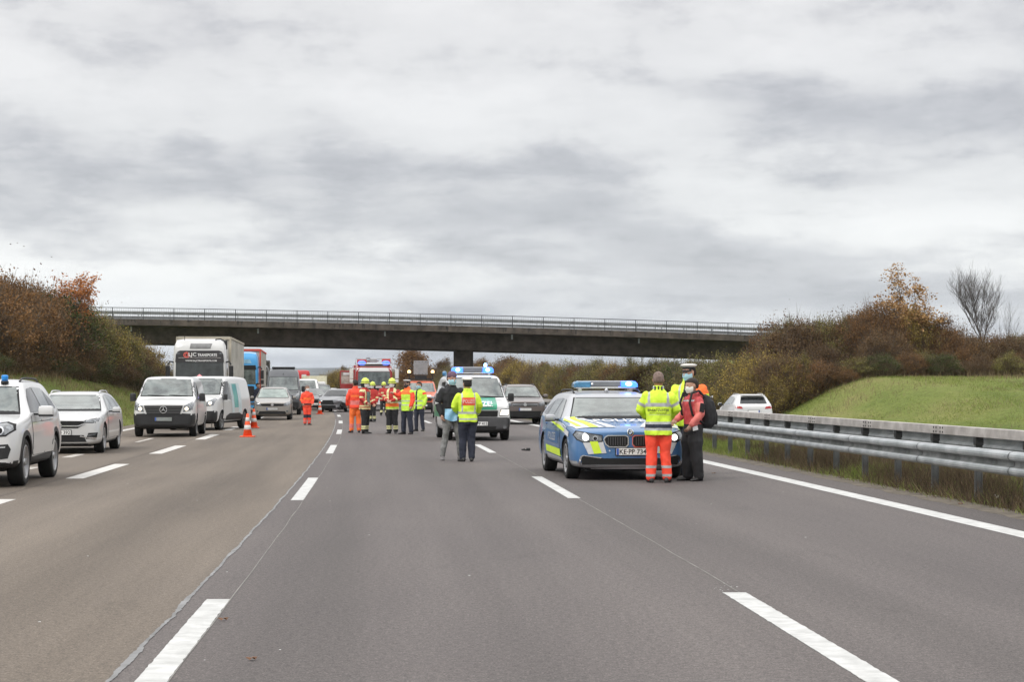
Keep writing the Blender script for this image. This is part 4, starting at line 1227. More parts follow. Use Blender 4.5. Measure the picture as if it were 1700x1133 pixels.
# --- white estate car
c = Car('estate_car', 'pearl white estate car parked behind the white suv on the left', 'car', 4.98, 1.86, 1.46, 2.83, .95, .345, .78, 1.00, 1.45, 2.35, 4.35, 1.02, 1.00, m_pearl, None, .70, zl=.19, nround=.78, tw=.225)
place(c, 167, 752, 1, heading(45) + .012)
c.patch('windshield', [(-.76, 1.00), (.76, 1.00), (.60, 1.345), (-.60, 1.345)], 'F', m_glass, .008)
c.patch('windshield_frame', [(-.785, .985), (.785, .985), (.62, 1.365), (-.62, 1.365)], 'F', m_gap, .003)
c.both('side_window', [(1.75, 1.005), (2.75, 1.01), (2.75, 1.36), (2.45, 1.34)], m_glass, .006)
c.both('side_window', [(2.80, 1.01), (3.60, 1.03), (3.60, 1.35), (2.80, 1.365)], m_glass, .006)
c.both('side_window', [(3.65, 1.04), (4.30, 1.09), (4.15, 1.23), (3.65, 1.335)], m_glass_d, .006)
c.both('chrome_strip', [(2.3, 1.335), (2.75, 1.375), (3.6, 1.365), (4.25, 1.22), (4.25, 1.235), (3.6, 1.38), (2.75, 1.39), (2.3, 1.35)], m_chrome, .008, step=.2)
doors(c, 1.55, 2.75, 3.65, .34, .98)
c.patch('grille', [(-.42, .60), (.42, .60), (.54, .68), (.60, .765), (-.60, .765), (-.54, .68)], 'F', m_gap, .008)
c.patch('grille_bar', [(-.60, .70), (-.44, .64), (.44, .64), (.60, .70), (.58, .72), (.43, .665), (-.43, .665), (-.58, .72)], 'F', m_chrome, .014)
c.patch('badge', circ(0, .66, .058), 'F', m_chrome, .024, step=.03); c.patch('badge_core', circ(0, .66, .043), 'F', m_gap, .029, step=.03); c.patch('badge_bolt', [(-.055, .652), (.01, .67), (-.01, .655), (.055, .668), (-.01, .648), (.01, .66)], 'F', m_chrome, .033, step=.05)
c.mirr('headlight', [(.52, .735), (.80, .735), (.88, .80), (.87, .83), (.62, .78)], m_lamp, .008, step=.05)
c.mirr('headlight_rim', [(.50, .72), (.81, .72), (.90, .79), (.89, .845), (.60, .795)], m_gap, .003, step=.05)
c.patch('lower_intake', [(-.62, .28), (.62, .28), (.55, .44), (-.55, .44)], 'F', m_gap, .008)
c.mirr('fog_recess', [(.60, .35), (.84, .38), (.86, .50), (.66, .49)], m_gap, .008, step=.05)
c.mirr('chrome_blade', [(.46, .40), (.80, .345), (.86, .37), (.82, .385), (.62, .395), (.48, .43)], m_chrome, .016, step=.05)
c.mirr('fog_lamp', [(.64, .42), (.80, .44), (.82, .47), (.66, .45)], m_lamp, .018, step=.05)
c.patch('lip', [(-.74, .215), (.74, .215), (.72, .245), (-.72, .245)], 'F', m_black, .010)
c.plate('MN D 392', .0, .50)
c.mirror(1.95, 1.01, m_pearl, .20, .13); c.handles((2.55, 3.45), .90); c.roof_rails(2.5, 4.2, .58, m_chrome); c.wipers(1.4, 1.02)

# --- white mid-size van with black bumper
def van_windows(c, zb, zt, y0, y1):
    c.both('side_window', [(y0, zb), (y1, zb - .02), (y1, zt), (y0 + .42, zt - .02), (y0 + .12, zb + .28)], m_glass_d, .007)
c = Car('van', 'white panel van with black bumper and a round star badge left of the second van', 'van', 4.90, 1.93, 1.91, 3.20, .90, .345, 1.02, 1.20, .95, 1.75, 4.75, 1.30, 1.22, m_white, None, .80, zl=.26, nround=.86, tw=.215, rimm=mat('steel_rim', (.16, .16, .16), .5, .5))
place(c, 321.5, 725, 1); vito = c
c.patch('windshield', [(-.80, 1.28), (.80, 1.28), (.70, 1.80), (-.70, 1.80)], 'F', m_glass, .008)
c.patch('windshield_frame', [(-.83, 1.255), (.83, 1.255), (.72, 1.825), (-.72, 1.825)], 'F', m_gap, .003)
c.both('side_window', [(1.05, 1.20), (2.05, 1.14), (2.05, 1.72), (1.70, 1.72), (1.30, 1.48)], m_glass_d, .012); c.bumper(.70, m_black, .42)
doors(c, 1.05, 2.12, 3.3, .42, 1.22)
c.patch('bumper', [(-.93, .28), (.93, .28), (.95, .72), (.58, .74), (.50, .68), (-.50, .68), (-.58, .74), (-.95, .72)], 'F', m_black, .010, step=.07)
c.patch('grille', [(-.50, .70), (.50, .70), (.60, .98), (-.60, .98)], 'F', m_black, .014, step=.06)
for k in range(3): c.patch('grille_bar', [(-.52 - .03 * k, .755 + .075 * k), (.52 + .03 * k, .755 + .075 * k), (.53 + .03 * k, .78 + .075 * k), (-.53 - .03 * k, .78 + .075 * k)], 'F', mat('dark_bar', (.09, .09, .09), .4, .3), .022, step=.1)
c.patch('badge', circ(0, .855, .115, 24), 'F', m_chrome, .03, step=.04); c.patch('badge_core', circ(0, .855, .095, 24), 'F', m_gap, .035, step=.04)
star = []
for k in range(6):
    t = R(90 + 60 * k); r_ = .098 if k % 2 == 0 else .018; star.append((r_ * math.cos(t), .855 + r_ * math.sin(t)))
c.patch('badge_star', star, 'F', m_chrome, .040, step=.05)
c.mirr('headlight', [(.60, .78), (.88, .84), (.92, 1.06), (.86, 1.10), (.63, .97)], m_lamp, .010, step=.05)
c.mirr('lit_lamp', circ(.71, .88, .052), m_lamp_on, .018, step=.04)
c.plate('', 0, .56, plate_m=mat('plate_grey', (.22, .24, .23), .6, var=.15, vs=8))
c.mirror(1.35, 1.24, m_black, .19, .25, .10); c.handles((1.95,), 1.08); c.wipers(1.0, 1.30)
c.both('side_rail', [(1.0, .62), (4.4, .62), (4.4, .66), (1.0, .66)], m_white, .016, step=.3)
c.both('side_panel_crease', [(2.2, 1.27), (4.65, 1.30), (4.65, 1.31), (2.2, 1.28)], m_gap, .004, step=.3)
# warning pyramid behind it
pyr = thing('warning_pyramid', 'pink folding warning pyramid showing behind the roof of the van with the star badge', 'warning sign', tuple(G(331, 712)), .4)
b = MB(); q = W(331, 621.5, 70).z
b = MB(); ap = Vector((0, 0, q)); bs = [Vector((a * .62, c_ * .62, q - .62)) for a, c_ in ((-1, -1), (1, -1), (1, 1), (-1, 1))]
b.add([ap] + bs, [(0, 1, 2), (0, 2, 3), (0, 3, 4), (0, 4, 1)]); b.build('canopy', mat('pink_fabric', (.72, .26, .28), .8, var=.2, vs=6), pyr)
for p in bs: MB().tube([Vector((p.x, p.y, q - .62)), Vector((p.x * 1.0, p.y * 1.0, 0.0))], .015, 5).build('leg', m_alloy, pyr)
pyr.location = (G(331, 643 + 4865 / 70).x, 70, 0)

# --- second white van, angled
c = Car('van', 'white van with a teal panel on its side standing askew behind the orange cones', 'van', 5.00, 1.95, 1.97, 3.10, .93, .345, 1.05, 1.24, 1.05, 1.85, 4.90, 1.30, 1.22, m_white, None, .82, zl=.26, nround=.84, tw=.215, rimm=_M['steel_rim'])
place(c, 364, 714.5, 1, -.125)
c.patch('windshield', [(-.80, 1.30), (.80, 1.30), (.72, 1.86), (-.72, 1.86)], 'F', m_glass, .008)
c.patch('windshield_frame', [(-.84, 1.27), (.84, 1.27), (.75, 1.88), (-.75, 1.88)], 'F', m_gap, .003)
c.both('side_window', [(1.02, 1.16), (2.12, 1.10), (2.12, 1.76), (1.75, 1.76), (1.35, 1.50)], m_glass_d, .012); c.bumper(.68, m_black, .42)
doors(c, 1.08, 2.15, 3.3, .42, 1.20)
c.patch('bumper', [(-.93, .28), (.93, .28), (.95, .70), (-.95, .70)], 'F', m_black, .010, step=.07)
c.patch('grille', [(-.52, .74), (.52, .74), (.60, .96), (-.60, .96)], 'F', m_black, .014, step=.06)
c.mirr('headlight', [(.62, .86), (.88, .90), (.92, 1.12), (.84, 1.16), (.66, 1.02)], m_lamp, .010, step=.05)
c.mirr('lit_lamp', circ(.78, .98, .05), m_lamp_on, .018, step=.04)
c.both('sill_cladding', [(1.45, .30), (3.75, .30), (3.75, .50), (3.2, .60), (1.9, .60), (1.45, .50)], m_black, .012)
c.both('teal_panel', [(2.55, .80), (3.10, .80), (3.10, 1.68), (2.55, 1.68)], mat('teal_print', (.10, .38, .40), .5, var=.2, vs=3, c2=(.2, .45, .38)), .010)
c.both('pale_panel', [(2.25, .62), (2.52, .62), (2.52, 1.70), (2.25, 1.70)], mat('pale_print', (.52, .60, .62), .5, var=.12, vs=4), .010)
c.both('pale_panel', [(3.13, .62), (3.55, .62), (3.55, 1.70), (3.13, 1.70)], _M['pale_print'], .010)
c.both('cargo_panel_seam', [(2.16, .5), (2.175, .5), (2.175, 1.8), (2.16, 1.8)], m_gap, .011)
c.mirror(1.12, 1.20, m_black, .14, .22, .07); c.handles((2.0,), 1.02)

# --- lorries
def lorry(label, px_c, Z, H_, Wd, cab_m, trailer_m, top_m, roof_h, mode, yaw=None):
    """built upright at distance Z, nose centred on photo column px_c"""
    t = thing('lorry', label, 'lorry', ((px_c - 850) / F_PX * Z, Z, 0), heading(Z) if yaw is None else yaw)
    rows = []
    w_ = 1.24
    for (y, wx, zt) in ((0, .93, roof_h - .42), (.05, .98, roof_h - .30), (.16, 1, roof_h - .12), (.7, 1, roof_h - .03), (1.5, 1, roof_h), (2.1, 1, roof_h), (2.2, .99, roof_h - .03)):
        x = w_ * wx
        rows.append([Vector((a * x, y, z)) for a, z in ((-.90, .32), (.90, .32), (1, .42), (1, 1.6), (1, 2.6), (.965, zt - .28), (.88, zt - .05), (.6, zt), (-.6, zt), (-.88, zt - .05), (-.965, zt - .28), (-1, 2.6), (-1, 1.6), (-1, .42))])
    b = MB(); b.rings(rows, 0, True, True)
    me = b.mesh('cab', [cab_m]); fix_normals(me); me.set_sharp_from_angle(angle=R(35)); link_mesh('cab', me, t); bv = bvh_of(me)
    def pt(name, poly, side, m, off=.01, step=.3):
        me_ = patch_mesh(bv, poly, side, off, step); me_.materials.append(m); return link_mesh(name, me_, t)
    pt('grille', rrect(-1.0, .7, 1.0, 1.62, .08), 'F', m_black)
    pt('bumper', [(-1.1, .36), (1.1, .36), (1.15, .66), (-1.15, .66)], 'F', cab_m, .02)
    for sx in (-1, 1):
        pt('headlight', [(sx * .70, .48), (sx * 1.05, .48), (sx * 1.1, .66), (sx * .7, .62)], 'F', m_lamp, .03)
        ap_ = [(.12, 1.72), (1.1, 1.72), (1.1, 2.45), (.35, 2.45)]
        pt('side_window', ap_, 'R' if sx > 0 else 'L', m_glass_d, .012)
        mb = MB(); mb.tube([(sx * 1.2, .1, 2.72), (sx * 1.38, -.06, 2.76), (sx * 1.46, -.08, 2.60)], .04, 6); mb.box((sx * 1.47, -.08, 2.30), (.20, .12, .52), 0, ch=.04); mb.box((sx * 1.47, -.08, 1.86), (.20, .12, .26), 0, ch=.04)
        mb.build('wing_mirror', m_black, t)
    if mode == 'black':
        pt('windshield', [(-1.13, 1.66), (1.13, 1.66), (1.10, 2.78), (-1.10, 2.78)], 'F', mat('lorry_glass', (.045, .05, .05), .1, spec=.8, var=.3, vs=2), .012)
        pt('dashboard_edge', [(-1.12, 1.62), (1.12, 1.62), (1.12, 1.84), (-1.12, 1.84)], 'F', m_gap, .016)
        vis = pt('sun_visor', [(-1.13, 2.72), (1.13, 2.72), (1.10, 3.08), (1.02, 3.22), (.90, 3.27), (-.90, 3.27), (-1.02, 3.22), (-1.10, 3.08)], 'F', mat('visor_black', (.035, .033, .036), .4, var=.2), .03, .15)
        bv2 = bv
        for txt, cx, cz, hh, wdt, m in (('D', -.60, 3.06, .19, .16, mat('logo_red', (.65, .12, .10), .5, var=0)), ('LJC', -.33, 3.06, .17, .36, m_white_ink), ('TRANSPORTE', .36, 3.06, .14, .90, m_white_ink), ('WWW.DLJCTRANSPORTE.COM', .07, 2.78, .075, 1.45, m_white_ink)):
            me_ = text_mesh(bv2, txt, 'F', cx, cz, hh, .05, wdt, bold=.02); me_.materials.clear(); me_.materials.append(m); link_mesh('lettering', me_, vis)
        rg = text_mesh(bv2, 'O', 'F', -.60, 3.06, .30, .047, .32); rg.materials.clear(); rg.materials.append(_M['logo_red']); link_mesh('emblem', rg, vis)
        me_ = patch_mesh(bv2, [(-.98, 2.905), (.98, 2.905), (.98, 2.945), (-.98, 2.945)], 'F', .045, .2); me_.materials.append(mat('dull_print', (.22, .21, .21), .6, var=.5, vs=30)); link_mesh('printed_line', me_, vis)
        for sx in (-1, 1): pt('corner_lamp', rrect(sx * .98 - .06, 3.10, sx * .98 + .06, 3.17, .02), 'F', m_lamp, .04)
        pt('roof_window', [(-.46, 3.36), (.50, 3.36), (.58, 3.60), (-.42, 3.60)], 'F', mat('roof_glass', (.20, .20, .20), .2, var=.2), .012, .06)
        MB().tube([(-.72, .35, 3.55), (-.72, .30, 3.95)], .014, 4).build('antenna', m_black, t)
        mb = MB(); mb.box((-.72, .28, 3.52), (.09, .09, .08), 0); mb.tube([(.72, .28, 3.62), (.74, .25, 3.80), (.95, .3, 3.82), (1.12, .4, 3.74), (1.2, .45, 3.45)], .035, 5); mb.box((.70, .3, 3.45), (.07, .07, .06), 0); mb.build('roof_bar', m_black, t)
        MB().box((1.2, .55, 3.55), (.10, .3, .42), 0, ch=.03).build('air_deflector', m_black, t)
    else:
        pt('windshield', [(-1.10, 1.72), (1.10, 1.72), (1.06, 2.62), (-1.06, 2.62)], 'F', m_glass, .012)
        pt('sun_visor', [(-1.12, 2.60), (1.12, 2.60), (1.08, 2.86), (-1.08, 2.86)], 'F', m_gap, .03)
        pt('roof_panel', [(-.85, 2.98), (.85, 2.98), (.75, roof_h - .5), (-.75, roof_h - .5)], 'F', mat('lorry_emblem_panel', (.25, .45, .6), .4, var=.2) if mode == 'blue' else m_white, .02)
    # trailer: frame and tarpaulin walls
    ty0 = 2.75; tl = 13.4; x = 1.275
    tr = MB(); tr.box((0, ty0 + tl / 2, (H_ + 1.05) / 2), (2 * x - .03, tl, H_ - 1.05), 0); tr.build('trailer_box', trailer_m, t)
    for sx in (-1, 1):
        for k in range(6):
            MB().box((sx * (x - .008), ty0 + tl * (k + .5) / 6, (H_ + 1.05) / 2 - .03), (.03, tl / 6 - .03, H_ - 1.22), 0).build('tarpaulin_panel', trailer_m, t)
    tp = MB(); tp.box((0, ty0 - .02, H_ - .06), (2 * x + .02, .10, .12), 0); 
    for sx in (-1, 1): tp.box((sx * (x + .01), ty0 + tl / 2, H_ - .04), (.05, tl + .1, .10), 0); tp.box((sx * x, ty0 - .02, H_ / 2 + .6), (.09, .10, H_ - 1.3), 0)
    tp.build('trailer_frame', top_m, t)
    MB().box((0, ty0 + tl / 2, H_ + .015), (2 * x - .1, tl - .06, .02), 0).build('trailer_roof', trailer_m, t)
    MB().box((0, 8, .8), (1.0, 15, .35), 0).build('chassis', m_gap, t)
    tyr, rim = wheel_parts(.50, .32, rimm=m_alloy)
    for yy in (1.35, 4.6, 11.6, 12.9, 14.2):
        for sx in (-1, 1):
            h = bpy.data.objects.new('wheel', None); col.objects.link(h); h.parent = t; h.location = (sx * 1.05, yy, .50)
            if sx < 0: h.rotation_euler = (0, 0, math.pi)
            link_mesh('tyre', tyr, h); link_mesh('rim', rim, h)
    return t
m_tarp = mat('tarpaulin_beige', (.36, .34, .29), .7, var=.18, vs=1.2, c2=(.48, .46, .41), bump=.4, bs=4)
lorry('white lorry cab with black sun visor lettering and a beige trailer behind the two vans', 331.5, 88, 3.98, 2.5, m_white, m_tarp, mat('frame_beige', (.42, .38, .30), .6), 3.86, 'black')
lorry('blue lorry cab with red edged trailer half hidden behind the beige trailer', 394, 112, 3.88, 2.5, paint('lorry_blue', (.06, .33, .66)), m_tarp, mat('frame_red', (.55, .08, .05), .6), 3.70, 'blue')
lorry('white lorry farthest back in the queue beyond the blue lorry', 422, 160, 3.85, 2.5, m_white, m_tarp, m_white, 3.45, 'white')

# --- grey high van and beige compact before it
c = Car('high_roof_van', 'dark grey high roofed van towering behind the small beige grey car', 'van', 5.9, 1.99, 2.62, 3.66, 1.0, .35, 1.10, 1.32, .95, 1.85, 5.8, 1.6, 1.35, m_grey, None, .80, zl=.28, nround=.86, tw=.22)
c.t.location = ((462 - 850) / F_PX * 105, 107.5, 0); c.t.rotation_euler = (0, 0, heading(105))
c.patch('windshield', [(-.84, 1.40), (.84, 1.40), (.76, 2.12), (-.76, 2.12)], 'F', m_glass, .010)
c.patch('windshield_frame', [(-.87, 1.37), (.87, 1.37), (.79, 2.15), (-.79, 2.15)], 'F', m_gap, .004)
van_windows(c, 1.34, 2.0, 1.2, 2.1)
c.patch('grille', [(-.50, .80), (.50, .80), (.56, 1.10), (-.56, 1.10)], 'F', m_black, .014)
c.mirr('headlight', [(.62, .84), (.88, .90), (.9, 1.18), (.80, 1.2), (.64, 1.02)], m_lamp, .010, step=.06)
c.patch('bumper', [(-.93, .3), (.93, .3), (.95, .72), (-.95, .72)], 'F', m_black, .01)
c.patch('badge', circ(0, .95, .12, 20), 'F', m_chrome, .03, step=.05)
c.mirror(1.4, 1.45, m_black, .2, .34, .12)
pr = c.surf('T', 0, c.y0 + 2.6); MB().box((0, c.y0 + 2.6, pr.z + .05), (1.30, 1.0, .10), 0, ch=.03).build('roof_unit', m_black, c.t)
c.patch('roof_badge', [(-.03, 2.25), (.03, 2.25), (.0, 2.38)], 'F', m_gap, .012)

c = Car('compact_car', 'beige grey compact car at the head of the centre queue before the grey van', 'car', 4.20, 1.76, 1.57, 2.58, .86, .315, .80, 1.02, 1.10, 1.95, 3.85, 1.15, 1.02, m_beige, None, .72, zl=.20, nround=.80, tw=.205)
place(c, 480, 697.5, 1)
c.patch('windshield', [(-.72, 1.06), (.72, 1.06), (.58, 1.46), (-.58, 1.46)], 'F', mat('green_glass', (.13, .19, .165), .08, spec=.9, var=.3, vs=2, c2=(.24, .30, .27), coat=.5), .008)
c.patch('windshield_frame', [(-.75, 1.04), (.75, 1.04), (.61, 1.485), (-.61, 1.485)], 'F', m_gap, .003)
c.both('side_window', [(1.40, 1.04), (2.35, 1.04), (2.35, 1.46), (1.98, 1.43)], m_glass_d, .006); c.both('side_window', [(2.4, 1.04), (3.3, 1.06), (3.2, 1.44), (2.4, 1.46)], m_glass_d, .006)
doors(c, 1.22, 2.35, 3.3, .34, 1.0)
c.patch('grille', [(-.50, .66), (.50, .66), (.56, .77), (-.56, .77)], 'F', m_gap, .008); c.patch('badge', circ(0, .72, .065, 20), 'F', m_chrome, .02, step=.04)
c.mirr('headlight', [(.52, .66), (.74, .68), (.85, .80), (.82, .90), (.56, .79)], m_lamp, .008, step=.05)
c.patch('lower_intake', [(-.66, .28), (.66, .28), (.60, .42), (-.60, .42)], 'F', m_gap, .008)
c.mirr('fog_lamp', circ(.70, .42, .05), m_lamp, .012, step=.05)
c.plate('', 0, .53, plate_m=mat('plate_dull', (.42, .42, .41), .6, var=.15, vs=8))
c.mirror(1.55, 1.06, m_beige, .18, .14); c.handles((2.15, 3.05), .9)

# --- queue of distant cars
def simple_car(name, label, cat, px, Z, m, dims=(4.4, 1.8, 1.46), yaw=None, lit=False, glass=None):
    L_, W_, H_ = dims
    c = Car(name, label, cat, L_, W_, H_, L_ * .6, .85, .33, .76 if H_ < 1.8 else 1.0, .98 if H_ < 1.8 else 1.2, 1.2 if H_ < 1.8 else .95, 2.0 if H_ < 1.8 else 1.75, L_ - .5, 1.05 if H_ < 1.8 else 1.4, .98 if H_ < 1.8 else 1.2, m, None, .72 if H_ < 1.8 else .8, zl=.21, nround=.8)
    zb = 1.02 if H_ < 1.8 else 1.28
    c.patch('windshield', [(-.72, zb), (.72, zb), (.58, H_ - .12), (-.58, H_ - .12)], 'F', glass or m_glass, .008)
    c.both('side_window', [(1.6 if H_ < 1.8 else 1.25, zb), (2.4 if H_ < 1.8 else 2.05, zb), (2.4 if H_ < 1.8 else 2.05, H_ - .14), (2.05 if H_ < 1.8 else 1.7, H_ - .16)], m_glass_d, .006)
    c.patch('grille', [(-.42, .52), (.42, .52), (.5, .70), (-.5, .70)], 'F', m_gap, .008)
    c.mirr('headlight', [(.54, .64), (.84, .68), (.84, .78), (.56, .74)], m_lamp_on if lit else m_lamp, .01, step=.08)
    c.plate('', 0, .44, plate_m=m_plate)
    c.mirror(1.7 if H_ < 1.8 else 1.4, zb + .02, m, .18, .13)
    g_ = ((px - 850) / F_PX * Z, Z + .85 + L_ * .3, 0); c.t.location = g_; c.t.rotation_euler = (0, 0, heading(Z) if yaw is None else yaw); return c
simple_car('van', 'white delivery van in the queue behind the lone medic in orange', 'van', 503, 132, m_white, (4.9, 1.93, 2.15))
simple_car('car', 'dark car with lit headlamps just right of the lone medic in orange', 'car', 517, 124, m_grey, lit=True)
simple_car('car', 'silver car farther back left of the smashed silver car', 'car', 529, 146, m_silver, (4.4, 1.8, 1.75))
simple_car('car', 'white car far back above the smashed silver car', 'car', 545, 172, m_white)
simple_car('car', 'silver car standing between the sign vehicle and the green and white police van', 'car', 748, 92, m_silver)
bxv = thing('box_truck', 'yellow white box truck far back in the queue', 'truck', ((523 - 850) / F_PX * 175, 175, 0), heading(175))
MB().box((0, 3.6, 1.55), (2.3, 4.6, 2.1), 0, ch=.04).build('cargo_box', mat('box_cream', (.55, .52, .38), .6), bxv)
MB().box((0, .8, 1.2), (2.0, 1.5, 1.7), 0, ch=.15).build('cab', m_white, bxv); MB().box((0, .03, 1.5), (1.7, .03, .6), 0).build('windshield', m_glass, bxv)
for sx in (-1, 1):
    for yy in (.8, 4.8): MB().lathe([(.3, -.12), (.4, -.1), (.4, .1), (.3, .12)], c=(sx * .95, yy, .4), axis='x').build('wheel', m_tyre, bxv)
rt = thing('red_lorry', 'distant lorry with a rounded red cab roof beyond the grey van', 'lorry', ((496 - 850) / F_PX * 200, 200, 0), heading(200))
MB().box((0, 1.2, 1.9), (2.4, 2.2, 2.9), 0, ch=.35).build('cab', mat('lorry_red', (.50, .04, .04), .4), rt); MB().box((0, .08, 2.0), (2.0, .04, .8), 0).build('windshield', m_glass, rt)
MB().box((.55, .06, 2.75), (.5, .05, .3), 0).build('emblem', m_white, rt)
MB().box((0, 8, 2.0), (2.5, 11, 2.4), 0, ch=.05).build('trailer_box', m_white, rt)
for sx in (-1, 1):
    for yy in (1.2, 9, 11): MB().lathe([(.4, -.15), (.5, -.12), (.5, .12), (.4, .15)], c=(sx * 1.0, yy, .5), axis='x').build('wheel', m_tyre, rt)

# --- smashed silver car
c = Car('smashed_car', 'smashed silver car with open bonnet gap and crumpled corner left of the fire engine', 'car', 4.3, 1.80, 1.46, 2.6, .85, .32, .74, .98, 1.15, 1.95, 3.75, 1.10, 1.0, paint('wreck_silver', (.20, .205, .215), .45, .4), None, .72, zl=.20, nround=.80)
c.t.location = (W(556, 643, 116).x, 118.2, 0); c.t.rotation_euler = (0, 0, heading(116) - .22)
for v in c.body.data.vertices:       # crush the right front corner
    k = smoothstep(-.2, .9, v.co.x) * (1 - smoothstep(c.y0 + .1, c.y0 + 1.3, v.co.y))
    if k > 0:
        n_ = (mnoise.noise(v.co * 4.5) + .6 * mnoise.noise(v.co * 9)) * .16 * k
        v.co.y += .42 * k + n_; v.co.z += (-.05 + n_ * .8) * k; v.co.x -= .08 * k + n_ * .5
c.patch('windshield', [(-.72, 1.02), (.72, 1.02), (.58, 1.35), (-.58, 1.35)], 'F', m_glass_d, .03)
c.both('side_window', [(1.5, 1.02), (2.4, 1.02), (2.4, 1.34), (2.0, 1.33)], m_glass_d, .006)
c.patch('grille', [(-.70, .50), (.2, .50), (.1, .74), (-.72, .74)], 'F', m_gap, .02)
c.patch('lower_intake', [(-.6, .26), (.3, .26), (.3, .42), (-.6, .42)], 'F', m_gap, .02)
c.patch('headlight', [(-.84, .62), (-.55, .62), (-.55, .76), (-.82, .78)], 'F', m_lamp, .03)
MB().box((.75, c.y0 + .35, .42), (.5, .25, .30), 0, Matrix.Rotation(.5, 3, 'Z') @ Matrix.Rotation(.4, 3, 'Y'), ch=.05).build('torn_bumper', m_gap, c.t)
c.mirror(1.6, 1.02, m_silver, .18, .13)

# --- dark suv right of the police van
c = Car('suv', 'dark brown suv between the police van and the crash barrier', 'car', 4.43, 1.81, 1.68, 2.60, .86, .36, .92, 1.12, 1.18, 1.95, 3.95, 1.2, 1.12, m_brown, None, .72, zl=.25, nround=.82, sill_m=m_black, tw=.235)
c.t.location = (W(864, 643, 78).x, 80.2, 0); c.t.rotation_euler = (0, 0, heading(80) + .0)
c.patch('windshield', [(-.74, 1.15), (.74, 1.15), (.60, 1.56), (-.60, 1.56)], 'F', m_glass, .008); c.patch('windshield_frame', [(-.77, 1.13), (.77, 1.13), (.63, 1.58), (-.63, 1.58)], 'F', m_gap, .003)
c.both('side_window', [(1.45, 1.14), (2.45, 1.14), (2.45, 1.56), (2.05, 1.53)], m_glass_d, .006); c.both('side_window', [(2.5, 1.14), (3.4, 1.16), (3.3, 1.54), (2.5, 1.56)], m_glass_d, .006)
doors(c, 1.3, 2.45, 3.4, .45, 1.12)
c.patch('grille', [(-.50, .76), (.50, .76), (.56, .90), (-.56, .90)], 'F', m_gap, .008)
for k in range(2): c.patch('grille_bar', [(-.53, .79 + .055 * k), (.53, .79 + .055 * k), (.54, .81 + .055 * k), (-.54, .81 + .055 * k)], 'F', m_chrome, .014, step=.2)
c.patch('badge', circ(0, .83, .075, 20), 'F', m_chrome, .024, step=.04)
c.mirr('headlight', [(.56, .76), (.80, .78), (.88, .90), (.84, .98), (.58, .90)], m_lamp, .008, step=.05)
c.patch('lower_intake', [(-.62, .36), (.62, .36), (.68, .56), (-.68, .56)], 'F', m_gap, .008); c.mirr('fog_lamp', circ(.72, .48, .05), m_lamp, .012, step=.05)
c.plate('', 0, .63, plate_m=mat('plate_pale', (.55, .55, .54), .6, var=.1, vs=8))
c.mirror(1.65, 1.18, m_brown, .2, .15); c.roof_rails(2.1, 3.7, .58)

# --- white car seen from behind on the other carriageway
c = Car('estate_car', 'white estate car driving away on the far carriageway behind the crash barrier', 'car', 4.70, 1.84, 1.60, 2.8, .86, .35, .85, 1.05, 1.3, 2.1, 4.25, 1.12, 1.08, m_white, None, .68, zl=.22, nround=.78)
c.t.location = (W(1247, 643, 86).x, 88.5, -.36); c.t.rotation_euler = (0, 0, math.pi + heading(88) - .04)
c.patch('rear_window', [(-.62, 1.16), (.62, 1.16), (.54, 1.44), (-.54, 1.44)], 'B', m_glass_d, .02)
c.both('side_window', [(1.6, 1.09), (2.55, 1.09), (2.55, 1.49), (2.2, 1.46)], m_glass, .006); c.both('side_window', [(2.6, 1.09), (3.4, 1.11), (3.4, 1.47), (2.6, 1.49)], m_glass, .006); c.both('side_window', [(3.45, 1.12), (4.05, 1.15), (3.9, 1.36), (3.45, 1.45)], m_glass, .006)
c.mirr('tail_light', [(.50, .92), (.84, .94), (.84, 1.06), (.56, 1.02)], m_taill, .012, side='B')
c.plate('', 0, .80, side='B'); c.mirror(1.7, 1.1, m_white, .2, .14); c.roof_rails(2.3, 4.0, .56, m_chrome)
MB().box((0, c.y0 + 4.35, 1.535), (1.1, .28, .03), 0, ch=.01).build('rear_spoiler', m_white, c.t)

# --- green and white police van
c = Car('police_van', 'white and green police van with blue lights flashing on its roof', 'police van', 4.89, 1.90, 1.94, 3.00, .91, .345, 1.00, 1.20, .92, 1.72, 4.75, 1.3, 1.20, m_white, None, .82, zl=.24, nround=.86, tw=.22, spokes=7)
place(c, 838, 731, 1, heading(57) + .035); pv = c
c.patch('windshield', [(-.80, 1.27), (.80, 1.27), (.70, 1.82), (-.70, 1.82)], 'F', m_glass, .008)
c.patch('windshield_frame', [(-.83, 1.245), (.83, 1.245), (.73, 1.845), (-.73, 1.845)], 'F', m_gap, .003)
c.both('side_window', [(1.15, 1.2), (2.0, 1.18), (2.0, 1.72), (1.62, 1.70), (1.25, 1.5)], m_glass_d, .007)
c.both('side_window', [(2.1, 1.2), (3.2, 1.2), (3.2, 1.70), (2.1, 1.72)], m_glass_d, .007)
doors(c, 1.05, 2.05, 3.2, .40, 1.18)
c.both('side_stripe', [(.30, .66), (4.7, .66), (4.7, 1.12), (1.0, 1.12), (.5, .98)], m_green, .010, step=.12)
c.patch('bonnet_stripe', [(-.50, .90), (.50, .90), (.56, 1.24), (-.56, 1.24)], 'F', m_green, .012, step=.06)
c.text('POLIZEI', 'F', 0, 1.055, .12, m_white_ink, .030, width=.78, bold=.02); c.bumper(.66, _M['bumper_dark_grey'] if 'bumper_dark_grey' in _M else m_black, .42)
c.patch('bumper', [(-.93, .27), (.93, .27), (.95, .68), (-.95, .68)], 'F', mat('bumper_dark_grey', (.06, .06, .062), .5, var=.2), .010, step=.07)
c.patch('grille', [(-.52, .70), (.52, .70), (.54, .875), (-.54, .875)], 'F', m_gap, .016, step=.06)
